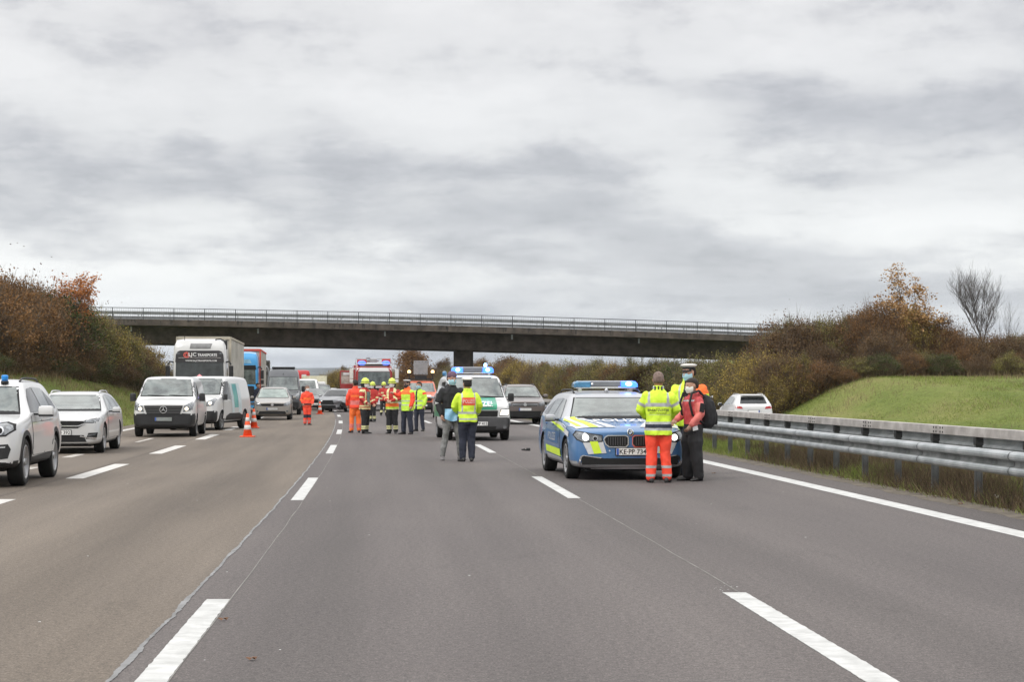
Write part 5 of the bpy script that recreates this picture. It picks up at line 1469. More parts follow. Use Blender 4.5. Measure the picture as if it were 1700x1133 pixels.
c.patch('bumper_intake', [(-.45, .30), (.45, .30), (.5, .42), (-.5, .42)], 'F', m_gap, .014)
c.mirr('headlight', [(.58, .72), (.86, .74), (.90, .94), (.62, .92)], m_lamp, .012, step=.05)
c.mirr('lit_lamp', [(.60, .75), (.84, .76), (.86, .90), (.64, .89)], m_lamp_on, .018, step=.05)
c.mirr('fog_lamp', circ(.74, .40, .05), m_lamp, .014, step=.05)
c.plate('KE PP 415', -.02, .50)
c.mirror(1.3, 1.26, m_black, .18, .24, .11); c.handles((1.9,), 1.05); c.wipers(1.0, 1.29)
def lightbar(c, y, width, lit, hgt_=.13, white_mid=True, zoff=.05):
    p = c.surf('T', 0, c.y0 + y); z = p.z + zoff
    bar = MB(); bar.box((0, c.y0 + y, z + .01), (width * .94, .28, .03), 0, ch=.01)
    for sx in (-1, 1): bar.box((sx * width * .40, c.y0 + y, z - .03), (.06, .2, .07), 0)
    lb = bar.build('light_bar', m_chrome, c.t)
    MB().box((0, c.y0 + y, z + hgt_ / 2 + .02), (width * .50, .25, hgt_ * .8), 0, ch=.015).build('speaker_grille', mat('bar_centre', (.20, .21, .23), .4, .3), lb)
    MB().box((0, c.y0 + y, z + hgt_ + .012), (width * .86, .22, .018), 0, ch=.006).build('top_strip', mat('bar_strip', (.55, .57, .62), .4), lb)
    for sx in (-1, 1):
        rows = []
        for (x0, k) in ((.24, 1), (.40, 1), (.47, .9), (.5, .6)):
            x_ = sx * width * x0; hh = hgt_ * k
            rows.append([Vector((x_, c.y0 + y + a * .15, z + .02 + b * hh)) for a, b in ((-1, 0), (-.95, .75), (-.6, 1), (.6, 1), (.95, .75), (1, 0))])
        b = MB(); b.rings(rows, 0, True, False); me = b.mesh('lamp_dome', [m_lens]); fix_normals(me)
        if sx in lit: me.materials.clear(); me.materials.append(m_blit2)
        link_mesh('lamp_dome', me, lb)
        if (sx in lit):
            MB().ell((sx * width * .36, c.y0 + y - .13, z + .02 + hgt_ * .5), (width * .055, .06, hgt_ * .34), 0).build('lit_beacon', m_blit, lb)
    return lb
lb = lightbar(c, 2.15, 1.25, (-1, 1), .17)
MB().ell((.20 + .22, c.y0 + 2.4, c.surf('T', 0, c.y0 + 2.2).z + .30), (.05, .05, .06), 0).build('lit_beacon', m_blit, c.t)
MB().lathe([(.07, 0), (.07, .1), (.05, .14), (.01, .15)], c=(-.72, c.y0 + 3.6, 1.90), seg=12).build('rear_beacon', m_lens, c.t)

# --- blue and silver police estate car
c = Car('police_car', 'blue and silver police estate car with neon yellow stripes and a lit roof bar', 'police car', 4.95, 1.97, 1.50, 2.975, .86, .345, .80, 1.01, 1.48, 2.25, 4.45, 1.02, 1.00, m_blue, m_silver, .70, zl=.18, nround=.80, tw=.225, spokes=5, sill_m=m_silver)
place(c, 948, 795, -1, heading(32) + .035); pc_ = c
m_film_s = mat('silver_film', (.62, .63, .65), .35, .15, var=.06, vs=4)
c.patch('windshield', [(-.79, 1.02), (.79, 1.02), (.63, 1.36), (-.63, 1.36)], 'F', m_glass, .008)
c.patch('windshield_frame', [(-.815, 1.005), (.815, 1.005), (.65, 1.375), (-.65, 1.375)], 'F', m_gap, .003)
c.both('side_window', [(1.75, 1.01), (2.70, 1.01), (2.70, 1.355), (2.35, 1.335)], m_glass, .006)
c.both('side_window', [(2.75, 1.01), (3.58, 1.03), (3.58, 1.34), (2.75, 1.36)], m_glass, .006)
c.both('side_window', [(3.63, 1.04), (4.25, 1.08), (4.10, 1.20), (3.63, 1.33)], m_glass_d, .006)
doors(c, 1.50, 2.70, 3.62, .33, .98)
# livery: silver shoulder wedge with neon bars running down over the bonnet
c.mirr('silver_band', [(.20, .22), (.86, .28), (.96, .9), (.96, 1.58), (.62, 1.50), (.44, .95)], m_film_s, .007, side='T', step=.08)
c.mirr('neon_stripe', [(.50, .26), (.64, .28), (.82, 1.50), (.725, 1.50)], m_neon, .011, side='T', step=.08)
c.mirr('neon_stripe', [(.76, .40), (.84, .45), (.935, 1.40), (.90, 1.50)], m_neon, .011, side='T', step=.08)
c.mirr('blue_stripe', [(.36, .26), (.40, .26), (.72, 1.30), (.69, 1.32)], m_blue, .012, side='T', step=.08)
c.mirr('silver_band', [(.40, .46), (.70, .44), (.80, .655), (.46, .66)], m_film_s, .008, step=.06)
c.mirr('neon_stripe', [(.48, .46), (.61, .45), (.68, .655), (.55, .66)], m_neon, .013, step=.06)
c.both('neon_stripe', [(1.36, .36), (3.28, .40), (3.28, .52), (1.36, .49)], m_neon, .012, step=.12)
c.both('silver_band', [(.55, .72), (1.5, .86), (3.6, .97), (3.6, .99), (1.5, .95), (.55, .80)], m_film_s, .011, step=.12)
c.both('neon_stripe', [(.95, .80), (1.55, .84), (2.6, .93), (2.6, .955), (1.5, .90), (.95, .84)], m_neon, .014, step=.12)
c.both('silver_band', [(1.34, .20), (3.3, .20), (3.3, .37), (1.34, .34)], m_film_s, .009, step=.12)
c.both('lettering_panel', [(1.7, .57), (3.3, .60), (3.3, .80), (1.7, .78)], mat('blue_film_dark', (.035, .12, .28), .4, var=.1), .010, step=.12)
c.text('POLIZEI', 'R', 2.45, .69, .14, m_refl, .016, width=1.0); c.text('POLIZEI', 'L', 2.45, .69, .14, m_refl, .016, width=1.0)
c.text('POLIZEI', 'T', .0, .92, .34, m_white_ink, .016, width=.96, bold=.01)
c.mirr('headlight', [(.48, .66), (.78, .650), (.87, .69), (.91, .76), (.87, .81), (.66, .775), (.48, .745)], m_lamp, .014, step=.05)
c.mirr('headlight_rim', [(.465, .645), (.79, .635), (.885, .68), (.925, .76), (.88, .83), (.66, .79), (.465, .76)], m_gap, .009, step=.05)
c.mirr('lit_lamp', circ(.745, .718, .050), m_lamp_w, .022, step=.04); c.mirr('lamp_ring', circ(.59, .703, .042), m_chrome, .020, step=.04); c.mirr('lamp_lens', circ(.59, .703, .031), m_gap, .024, step=.04)
kid = [(.025, .60), (.07, .55), (.36, .555), (.42, .60), (.455, .69), (.43, .735), (.38, .76), (.07, .76), (.03, .73)]
kin = [(.045, .61), (.082, .570), (.350, .572), (.403, .612), (.435, .685), (.413, .722), (.370, .743), (.082, .743), (.047, .72)]
c.mirr('kidney_grille', kid, m_chrome, .016, step=.05); c.mirr('grille_mesh', kin, m_gap, .024, step=.05)
for k in range(8):
    x_ = .095 + .040 * k; c.mirr('grille_slat', [(x_ - .006, .59), (x_ + .006, .59), (x_ + .006, .728), (x_ - .006, .728)], mat('dark_chrome', (.10, .10, .105), .3, .5), .034, step=.1)
p_ = c.surf('F', 0, .80)
c.patch('badge', circ(0, .80, .052, 20), 'F', m_chrome, .018, step=.02); c.patch('badge_ring', circ(0, .80, .043, 20), 'F', m_ink, .022, step=.02)
for a0, mm in ((0, m_white_ink), (90, m_blue), (180, m_white_ink), (270, m_blue)):
    c.patch('badge_quarter', [(0, .80)] + [(.027 * math.cos(R(a0 + 18 * k)), .80 + .027 * math.sin(R(a0 + 18 * k))) for k in range(6)], 'F', mm, .026, step=.05)
c.patch('lower_intake', [(-.80, .27), (.80, .27), (.83, .40), (.78, .425), (.45, .375), (-.45, .375), (-.78, .425), (-.83, .40)], 'F', m_gap, .014, step=.06)
c.mirr('chrome_blade', [(.47, .385), (.79, .43), (.83, .41), (.86, .30), (.84, .25), (.83, .30), (.81, .395), (.78, .413), (.5, .372)], m_chrome, .020, step=.08)
c.patch('lip', [(-.86, .20), (.86, .20), (.88, .27), (.5, .265), (-.5, .265), (-.88, .27)], 'F', m_film_s, .018, step=.08)
c.mirr('parking_sensor', circ(.35, .50, .014, 8), m_refl, .02); c.mirr('parking_sensor', circ(.74, .55, .014, 8), m_refl, .02)
c.plate('KE·PP 734', .02, .485)
c.patch('bonnet_gap', [(-.62, 1.40), (.62, 1.40), (.62, 1.415), (-.62, 1.415)], 'T', m_gap, .013, step=.1)
c.patch('bonnet_crease', [(-.62, 1.17), (-.60, 1.17), (-.50, 1.15), (.45, 1.15), (.45, 1.16), (-.49, 1.16), (-.58, 1.185)], 'T', m_gap, .013, step=.1)
c.mirror(1.95, 1.02, m_silver, .19, .12, .10); c.handles((2.5, 3.42), .90); c.roof_rails(2.45, 4.3, .60); c.wipers(1.45, 1.04)
lightbar(c, 2.75, 1.16, (1,), .115)
p_ = c.surf('T', -.05, c.y0 + 2.42); MB().lathe([(.04, 0), (.03, .05), (.006, .09)], c=(-.02, c.y0 + 2.42, p_.z), seg=8).build('antenna', m_silver, c.t)
p_ = c.surf('T', -.25, c.y0 + 2.75); MB().ell((-.25, c.y0 + 2.60, p_.z + .125), (.025, .02, .025), 0).build('spot_lamp', m_chrome, c.t)

# --- fire engine
fe = thing('fire_engine', 'red fire engine with white roof front, two blue lamps and its cab door open', 'fire engine', (W(621, 643, 122).x, 122, 0), heading(122))
rows = []
for (y, k, zt) in ((0, .95, 2.72), (.05, .99, 2.86), (.2, 1, 2.98), (.8, 1, 3.05), (3.2, 1, 3.05)):
    rows.append([Vector((a * 1.22 * k, y, z)) for a, z in ((-.92, .38), (.92, .38), (1, .5), (1, 1.5), (.985, 2.3), (.95, zt - .12), (.85, zt), (-.85, zt), (-.95, zt - .12), (-.985, 2.3), (-1, 1.5), (-1, .5))])
me = MB().rings(rows, 0, True, True).mesh('cab', [m_red]); fix_normals(me); me.set_sharp_from_angle(angle=R(35)); link_mesh('cab', me, fe); bv = bvh_of(me)
def fpt(name, poly, side, m, off=.012, step=.3):
    me_ = patch_mesh(bv, poly, side, off, step); me_.materials.append(m); return link_mesh(name, me_, fe)
fpt('windshield', [(-1.06, 1.66), (1.06, 1.66), (1.02, 2.56), (-1.02, 2.56)], 'F', m_glass, .014)
fpt('roof_front', [(-1.14, 2.58), (1.14, 2.58), (1.08, 2.95), (-1.08, 2.95)], 'F', m_white, .016)
MB().box((0, .4, 3.06), (2.2, .9, .05), 0, ch=.02).build('roof_edge', m_white, fe)
fpt('grille', rrect(-.75, .95, .75, 1.5, .05), 'F', m_gap, .014); fpt('front_stripe', [(-1.12, 1.50), (1.12, 1.50), (1.12, 1.62), (-1.12, 1.62)], 'F', m_refl, .018)
fpt('bumper', [(-1.15, .42), (1.15, .42), (1.16, .88), (-1.16, .88)], 'F', m_white, .05)
for sx in (-1, 1):
    fpt('headlight', rrect(sx * .92 - .16, .58, sx * .92 + .16, .80, .05), 'F', m_lamp, .07)
    MB().ell((sx * .78, .35, 3.12), (.27, .22, .16), 0).build('blue_lamp', mat('blue_dome_lit', (.05, .12, .6), .2, emit=(.08, .2, 1.0), es=.9, var=.3, vs=6), fe)
    b = MB(); b.tube([(sx * 1.15, .1, 2.75), (sx * 1.42, -.12, 2.74)], .03, 5); b.box((sx * 1.47, -.14, 2.42), (.24, .10, .62), 0, ch=.03); b.box((sx * 1.47, -.14, 1.95), (.22, .10, .22), 0, ch=.03); b.build('wing_mirror', m_white if sx > 0 else mat('mirror_cream', (.62, .6, .55), .5), fe)
MB().box((0, 5.6, 1.75), (2.46, 4.8, 2.55), 0, ch=.04).build('body', m_red, fe)
for k in range(3):
    for sx in (-1, 1):
        MB().box((sx * 1.235, 3.95 + 1.5 * k, 1.9), (.03, 1.35, 1.5), 0).build('roller_shutter', m_alloy, fe)
ld = MB()
for sx in (-.35, .35): ld.tube([(sx, 1.2, 3.30), (sx, 7.5, 3.30)], .04, 5)
for k in range(18): ld.tube([(-.35, 1.3 + .35 * k, 3.3), (.35, 1.3 + .35 * k, 3.3)], .02, 4)
ld.build('ladder', m_alloy, fe)
MB().box((-.75, 1.6, 3.24), (.62, .5, .26), 0, ch=.03).build('roof_locker', mat('locker_red', (.45, .05, .04), .5), fe)
MB().box((.85, 1.6, 3.26), (.55, .5, .30), 0, ch=.03).build('roof_locker', mat('locker_red', (.45, .05, .04), .5), fe)
b = MB(); b.tube([(-1.15, 1.4, 3.05), (-1.15, 1.4, 3.42), (1.15, 1.4, 3.42), (1.15, 1.4, 3.05)], .03, 5); b.box((0, 1.4, 3.30), (.5, .3, .22), 0, ch=.03); b.box((-.35, 1.3, 3.46), (.25, .2, .08), 0); b.build('roof_gear', m_alloy, fe)
dr = MB(); dm = Matrix.Rotation(R(8), 4, 'Z')
def dbox(c_, d_, mi): dr.box(Vector((-1.25, .75, 0)) + dm.to_3x3() @ Vector(c_), d_, mi, dm.to_3x3(), ch=.02)
dbox((-.45, 0, 1.20), (1.0, .07, 1.15), 0); dbox((-.45, 0, 2.58), (1.0, .07, .10), 0); dbox((-.92, 0, 2.15), (.08, .07, .85), 0); dbox((-.02, 0, 2.15), (.08, .07, .85), 0)
dd = dr.build('cab_door', m_red, fe)
MB().box(Vector((-1.25, .75, 0)) + dm.to_3x3() @ Vector((-.47, 0, 2.15)), (.84, .03, .80), 0, dm.to_3x3()).build('door_glass', mat('pale_glass', (.40, .30, .24), .2, spec=.8, var=.4, vs=3, c2=(.5, .45, .4)), dd)
MB().box(Vector((-1.25, .75, 0)) + dm.to_3x3() @ Vector((-.5, -.045, 1.35)), (.8, .012, .22), 0, dm.to_3x3()).build('door_stripe', m_white, dd)
MB().box(Vector((-1.25, .75, 0)) + dm.to_3x3() @ Vector((-.55, -.05, 2.42)), (.40, .03, .16), 0, dm.to_3x3()).build('door_lamp', m_white, dd)
tyr, rim = wheel_parts(.5, .32)
for yy in (1.3, 5.6):
    for sx in (-1, 1):
        h = bpy.data.objects.new('wheel', None); col.objects.link(h); h.parent = fe; h.location = (sx * 1.05, yy, .50)
        if sx < 0: h.rotation_euler = (0, 0, math.pi)
        link_mesh('tyre', tyr, h); link_mesh('rim', rim, h)
MB().box((0, 3.8, .75), (1.0, 7.4, .4), 0).build('chassis', m_gap, fe)

# --- orange service vehicle with sign board
c = Car('service_vehicle', 'orange service vehicle carrying a grey sign board and two amber lamps on its roof', 'van', 4.9, 1.90, 1.95, 3.0, .9, .345, 1.0, 1.2, .92, 1.72, 4.75, 1.3, 1.2, m_orng, None, .82, zl=.24, nround=.86)
c.t.location = (W(695, 643, 110).x, 112.4, 0); c.t.rotation_euler = (0, 0, heading(110))
c.patch('windshield', [(-.78, 1.27), (.78, 1.27), (.69, 1.80), (-.69, 1.80)], 'F', m_glass, .01); van_windows(c, 1.22, 1.72, 1.2, 2.0); c.bumper(.66, m_black, .42)
c.patch('bumper', [(-.93, .27), (.93, .27), (.95, .66), (-.95, .66)], 'F', m_black, .01); c.patch('grille', [(-.50, .74), (.50, .74), (.54, .92), (-.54, .92)], 'F', m_gap, .014)
c.mirr('headlight', [(.58, .74), (.86, .76), (.9, .96), (.62, .94)], m_lamp, .012, step=.06); c.mirr('lit_lamp', circ(.72, .85, .09), m_lamp_on, .02, step=.05)
c.patch('bonnet_stripe', [(.1, .98), (.5, .98), (.5, 1.08), (.1, 1.08)], 'F', m_white, .016); c.mirror(1.3, 1.26, m_black, .18, .24)
c.plate('', 0, .48)
zt = c.surf('T', 0, c.y0 + 2.2).z
b = MB(); b.box((0, c.y0 + 2.2, zt + .10), (1.5, .5, .06), 0); b.box((0, c.y0 + 2.3, zt + .22), (.7, .4, .2), 0)
for sx in (-1, 1): b.box((sx * .6, c.y0 + 2.2, zt + .03), (.06, .4, .1), 0)
b.build('roof_rack', m_black, c.t)
bd = MB().box((0, c.y0 + 2.35, zt + .78), (.84, .10, .84), 0, ch=.02).build('sign_board', mat('board_grey', (.24, .24, .25), .6, var=.12, vs=5), c.t)
bb = MB()
for a in (-.30, -.1, .1, .30):
    for q in (.42, 1.13): bb.box((a, c.y0 + 2.29, zt + q), (.035, .02, .035), 0)
bb.build('bolts', m_black, bd)
for sx in (-1, 1):
    MB().lathe([(.11, 0), (.10, .08), (.01, .09)], c=(sx * .70, c.y0 + 2.1, zt + .38), seg=12).build('lamp_base', m_black, c.t)
    MB().tube([(sx * .70, c.y0 + 2.1, zt + .1), (sx * .70, c.y0 + 2.1, zt + .42)], .03, 6).build('lamp_post', m_black, c.t)
    MB().ell((sx * .70, c.y0 + 2.1, zt + .53), (.105, .105, .11), 0).build('amber_lamp', m_amber, c.t)

# --- traffic cones
m_cone = mat('cone_orange', (.82, .10, .025), .5, var=.08, vs=8)
m_cone_w = mat('cone_sleeve', (.60, .60, .58), .5, var=.1, vs=12)
def cone(x, y, label, h=.75, tilt=0):
    s = h / .75
    t = thing('traffic_cone', label, 'traffic cone', tuple(G(x, y)), random.uniform(-.3, .3), 'orange cones between the lanes')
    MB().box((0, 0, .018), (.42, .42, .036), 0, ch=.01).build('base', m_cone, t)
    def cr(z): return .145 - (.145 - .030) * z / .72
    def seg(z0, z1, m, nm, o=0.0): MB().lathe([(cr(z0) + o, z0 + .03), (cr(z1) + o, z1 + .03)], seg=20).build(nm, m, t)
    seg(0, .70, m_cone, 'cone_body')
    for a, b_ in ((.20, .34), (.46, .58)):
        MB().lathe([(cr(a) + .001, a + .03), (cr(a) + .004, a + .032), (cr(b_) + .004, b_ + .028), (cr(b_) + .001, b_ + .03)], seg=20).build('reflective_sleeve', m_cone_w, t)
    t.scale = (s, s, s); return t
cone(411, 726, 'nearest orange cone with white sleeves standing on the lane before the angled white van')
cone(421.5, 711, 'orange cone just behind the nearest one, by the beige grey car')
cone(531, 688, 'small distant red cone right of the lone medic')
# --- debris
d = MB(); d.box((0, 0, .02), (.22, .10, .03), 0, Matrix.Rotation(.1, 3, 'Y'), ch=.01); d.box((.06, .01, .045), (.10, .07, .03), 0, Matrix.Rotation(.3, 3, 'X'), ch=.008); d.box((-.06, -.02, .04), (.07, .05, .02), 0, Matrix.Rotation(-.3, 3, 'Y'))
d = d.build('debris', m_gap); d.location = G(873, 749); tag(d, 'small black piece of debris lying between the police van and the police car', 'debris')

# ------------------------------------------------------------------ people
m_skin = mat('skin', (.42, .24, .17), .6, var=.12, vs=9)
m_skin_r = mat('skin_ruddy', (.42, .20, .15), .6, var=.15, vs=12)
m_hiviz = mat('hi_vis_yellow', (.62, .85, .05), .75, var=.10, vs=5, bump=.25, bs=14)
m_hiviz2 = mat('hi_vis_yellow_green', (.52, .80, .07), .75, var=.10, vs=5, bump=.25, bs=14)
m_hvo = mat('hi_vis_orange', (.95, .18, .035), .75, var=.10, vs=5, bump=.25, bs=14)
m_redor = mat('red_orange_cloth', (.88, .075, .035), .75, var=.10, vs=5, bump=.25, bs=14)
m_silt = mat('reflective_tape', (.42, .43, .43), .45, .15, var=.10, vs=9)
m_palet = mat('yellow_reflective_tape', (.66, .64, .33), .5, .1, var=.10, vs=9)
m_navy = mat('navy_cloth', (.022, .026, .042), .85, var=.25, vs=6, bump=.4, bs=10)
m_blackc = mat('black_cloth', (.016, .016, .018), .85, var=.3, vs=6, bump=.4, bs=10)
m_redc = mat('red_cloth', (.42, .03, .025), .8, var=.15, vs=5, bump=.3, bs=12)
m_redj = mat('rain_jacket_red', (.45, .05, .055), .6, var=.15, vs=5, bump=.3, bs=12)
m_salmon = mat('rain_jacket_salmon', (.68, .17, .15), .6, var=.12, vs=5, bump=.3, bs=12)
m_jean = mat('grey_denim', (.155, .155, .150), .85, var=.25, vs=9, c2=(.24, .24, .235), bump=.4, bs=14)
m_hair = mat('dark_hair', (.022, .017, .014), .8, var=.3, vs=20)
m_hairg = mat('grey_stubble_hair', (.17, .12, .10), .8, var=.3, vs=30)
m_mask = mat('mask_blue', (.36, .58, .66), .8, var=.06, vs=9)
m_maskw = mat('mask_white', (.70, .70, .68), .8, var=.06, vs=9)
m_maskb = mat('mask_black', (.03, .03, .032), .8, var=.1)
m_helm = mat('helmet_yellow', (.62, .72, .09), .4, var=.06, vs=8, coat=.3)
m_capw = mat('cap_white', (.62, .60, .57), .7, var=.06, vs=9)
m_shoe = mat('boot_leather', (.018, .017, .017), .5, var=.3, vs=12)
m_shoeg = mat('trainer_grey', (.16, .15, .15), .7, var=.3, vs=14)

def remeshed(me, vox, smooth=2, noise_amp=0.0, nf=6.0, seed=0, fold=0.0):
    me2 = modded_mesh(me, [('REMESH', dict(mode='VOXEL', voxel_size=vox)), ('SMOOTH', dict(iterations=smooth, factor=.5))])
    if noise_amp:
        out_ = []
        for v in me2.vertices:
            n_ = mnoise.noise(Vector((v.co.x * nf + seed, v.co.y * nf, v.co.z * nf * (.45 if fold else 1)))) + .5 * mnoise.noise(Vector((v.co.x * nf * 2.3, v.co.y * nf * 2.3 + seed, v.co.z * nf * 1.6)))
            out_.extend(v.co + v.normal * n_ * noise_amp)
        me2.vertices.foreach_set('co', out_); me2.update()
    me2.polygons.foreach_set('use_smooth', [True] * len(me2.polygons))
    return me2
def oval(c, rx, ry, n=16, tilt=None, rz=0.0):
    r_ = []
    for k in range(n):
        t = 2 * math.pi * k / n
        ct, st = math.cos(t), math.sin(t)
        e = .82                                   # a little squarer than an ellipse
        v = Vector((rx * abs(ct) ** e * (1 if ct > 0 else -1), ry * abs(st) ** e * (1 if st > 0 else -1), 0))
        if rz: v = Matrix.Rotation(rz, 3, 'Z') @ v
        r_.append(v + Vector(c))
    return r_
def limb(b, pts, rad, seg=12):
    """rounded tapering limb through the points"""
    pts = [Vector(p) for p in pts]
    P_ = []; R_ = []
    for i in range(len(pts) - 1):
        for k in range(4):
            t = k / 4; P_.append(pts[i].lerp(pts[i + 1], t)); R_.append(rad[i] + (rad[i + 1] - rad[i]) * t)
    P_.append(pts[-1]); R_.append(rad[-1])
    d0 = (P_[1] - P_[0]).normalized(); d1 = (P_[-1] - P_[-2]).normalized()
    P_ = [P_[0] - d0 * R_[0] * .85, P_[0] - d0 * R_[0] * .5] + P_ + [P_[-1] + d1 * R_[-1] * .5, P_[-1] + d1 * R_[-1] * .85]
    R_ = [R_[0] * .45, R_[0] * .82] + R_ + [R_[-1] * .82, R_[-1] * .45]
    b.tube(P_, R_, seg)
def hand(b, wrist, dirn, palm_n, s=1.0, curl=.5, r=.0085):
    """palm, four bent fingers of unequal length and a thumb from the side of the palm"""
    d = Vector(dirn).normalized(); n = Vector(palm_n); n = (n - d * n.dot(d)).normalized(); sd_ = d.cross(n)
    w = Vector(wrist)
    limb(b, [w, w + d * .045 * s, w + d * .09 * s], [.026 * s, .036 * s, .034 * s], 8)
    limb(b, [w + d * .05 * s + sd_ * .02 * s, w + d * .09 * s + sd_ * .022 * s], [.022 * s, .020 * s], 6)
    for k, ln in enumerate((.070, .080, .075, .058)):
        base = w + d * .088 * s + sd_ * (.030 - .020 * k) * s
        a = base + (d * math.cos(curl * .6) + n * math.sin(curl * .6)) * ln * .5 * s
        c_ = a + (d * math.cos(curl * 1.6) + n * math.sin(curl * 1.6)) * ln * .5 * s
        limb(b, [base, a, c_], [r * 1.1 * s, r * s, r * .8 * s], 6)
    tb = w + d * .03 * s + sd_ * .034 * s
    limb(b, [tb, tb + (d * .7 + sd_ * .7) * .035 * s, tb + (d * .9 + sd_ * .3 + n * .4) * .065 * s], [r * 1.5 * s, r * 1.25 * s, r * s], 6)

def person(label, px, py, H=1.78, face=0.0, vox=.013, legs=None, arms=None, top=None, bottom=None, shoes=m_shoe, hem=.80, build=1.0, head=None, look=(0, 0), glove=None, trouser_w=1.0, seed=0, lean=0.0, at=None, skin=m_skin, group=None, collar=None, boots=False, hood=False):
    """face: heading in degrees, 0 looks at the camera (-y), 180 shows the back. Local x is image right when face = 0."""
    t = thing('person', label, 'person', at or tuple(G(px, py)), R(face), group)
    k = H / 1.80
    legs = legs or [(-.10, 0, 0), (.10, 0, 0)]
    arms = arms or [((-.27, .02, 1.16), (-.27, -.06, .92)), ((.27, .02, 1.16), (.27, -.06, .92))]
    def S(p): return Vector((p[0], p[1] + lean * max(0, p[2] - .9), p[2])) * k
    # --- the body: one continuous surface from head to feet
    b = MB()
    bw = build
    for z0 in ((.90, .15, .10), (1.0, .135, .095), (1.12, .13, .09), (1.28, .15, .105), (1.40, .16, .10), (1.46, .12, .08)): pass
    b.rings([[v for v in oval(S((0, .0, z)), rx * k * bw, ry * k * bw)] for z, rx, ry in ((.86, .14, .10), (.95, .165, .115), (1.08, .145, .10), (1.25, .165, .115), (1.38, .175, .11), (1.46, .13, .085), (1.50, .07, .065))])
    limb(b, [S((0, .012, 1.44)), S((0, .0, 1.56)), S((0, -.005, 1.63))], [.060 * k, .056 * k, .058 * k])
    lx, ly = math.sin(R(look[0])), math.sin(R(look[1]))
    Rh = Matrix.Rotation(R(look[0]), 3, 'Z') @ Matrix.Rotation(R(look[1]), 3, 'X')
    hc = S((0, -.015, 1.672))
    def Hd(p): return hc + Rh @ (Vector(p) * k * 1.10)
    hr = []
    for z, rx, y0, y1 in ((-.118, .030, -.085, -.03), (-.105, .046, -.094, .00), (-.075, .060, -.098, .045), (-.035, .069, -.100, .078), (.010, .074, -.099, .094), (.045, .0755, -.097, .098), (.075, .072, -.088, .092), (.098, .060, -.068, .075), (.112, .038, -.042, .050), (.117, .012, -.01, .02)):
        hr.append([Hd(v) for v in oval((0, (y0 + y1) / 2, z), rx, (y1 - y0) / 2)])
    b.rings(hr)
    limb(b, [Hd((0, -.098, .018)), Hd((0, -.112, -.012)), Hd((0, -.118, -.030))], [.010 * k, .012 * k, .015 * k], 8)     # nose
    for sx in (-1, 1):
        b.ell(Hd((sx * .077, .006, -.005)), (.012 * k, .022 * k, .032 * k))                                             # ears
        b.ell(Hd((sx * .032, -.088, .030)), (.020 * k, .014 * k, .008 * k), 0, 8, 6)                                   # brows
    b.ell(Hd((0, -.097, -.062)), (.022 * k, .010 * k, .008 * k), 0, 8, 6)                                              # lips
    hips = [S((-.085 * bw, 0, .90)), S((.085 * bw, 0, .90))]
    knees = []
    for q, (fx, fy, _) in enumerate(legs):
        hp = hips[q]; ft = Vector((fx * k, fy * k, .085 * k)); kn = hp.lerp(ft, .5) + Vector((0, -.025 * k, .02 * k)); knees.append(kn)
        limb(b, [hp, kn, ft], [.080 * k, .052 * k, .038 * k])
        limb(b, [ft, ft + Vector((0, -.04 * k, -.040 * k))], [.030 * k, .026 * k], 8)
    sh = [S((-.175 * bw, .005, 1.425)), S((.175 * bw, .005, 1.425))]
    for q, (el, wr) in enumerate(arms):
        el, wr = S(el), S(wr)
        limb(b, [sh[q], el, wr], [.048 * k, .038 * k, .028 * k])
        dd = (wr - el).normalized()
        hand(b, wr, dd, Vector((1 if q == 0 else -1, -.3, 0)) if abs(dd.z) > .5 else Vector((0, 0, -1)), k, .5, .0095 if vox < .009 else .013)
    me = remeshed(b.mesh('body', [skin]), vox, 1)
    me.materials.clear(); me.materials.append(skin)
    if glove:
        me.materials.append(glove)
        ws = [S(a[1]) for a in arms]
        for p in me.polygons:
            if any((p.center - w_).length < .22 * k and (p.center - w_).dot((w_ - S(arms[i][0])).normalized()) > -.02 for i, w_ in enumerate(ws)): p.material_index = 1
    body = link_mesh('body', me, t)
    # eyes
    for sx in (-1, 1):
        MB().ell(Hd((sx * .030, -.0945, .012)), (.012 * k, .006 * k, .0065 * k), 0, 8, 6).build('eye', m_ink, t)
    # --- trousers
    bm_, bf = bottom
    b = MB()
    b.rings([oval(S((0, .005, z)), rx * k * bw, ry * k * bw) for z, rx, ry in ((.80, .165, .125), (.90, .185, .135), (1.0, .165, .12), (1.03, .15, .11))])
    tw_ = trouser_w
    for q, (fx, fy, _) in enumerate(legs):
        ft = Vector((fx * k, fy * k, .10 * k))
        limb(b, [hips[q] + Vector((0, .005, -.02)), knees[q].lerp(hips[q], .45), knees[q], knees[q].lerp(ft, .55), ft + Vector((0, .0, .0))], [.112 * k * bw, .100 * k * tw_, .078 * k * tw_, .076 * k * tw_, .070 * k * tw_], 14)
    me = remeshed(b.mesh('trousers', [bm_]), vox * 1.25, 2, .016, 8, seed + 3, 1)
    def colour(me, mats, fn):
        me.materials.clear()
        for m in mats: me.materials.append(m)
        idx = [fn(p.center / k, p.normal) for p in me.polygons]
        me.polygons.foreach_set('material_index', idx)
    ms = [bm_] + [m for m, _ in bf]
    def ft_(p, n):
        for i, (m, f) in enumerate(bf):
            if f(p, n): return i + 1
        return 0
    colour(me, ms, ft_); link_mesh('trousers', me, t)
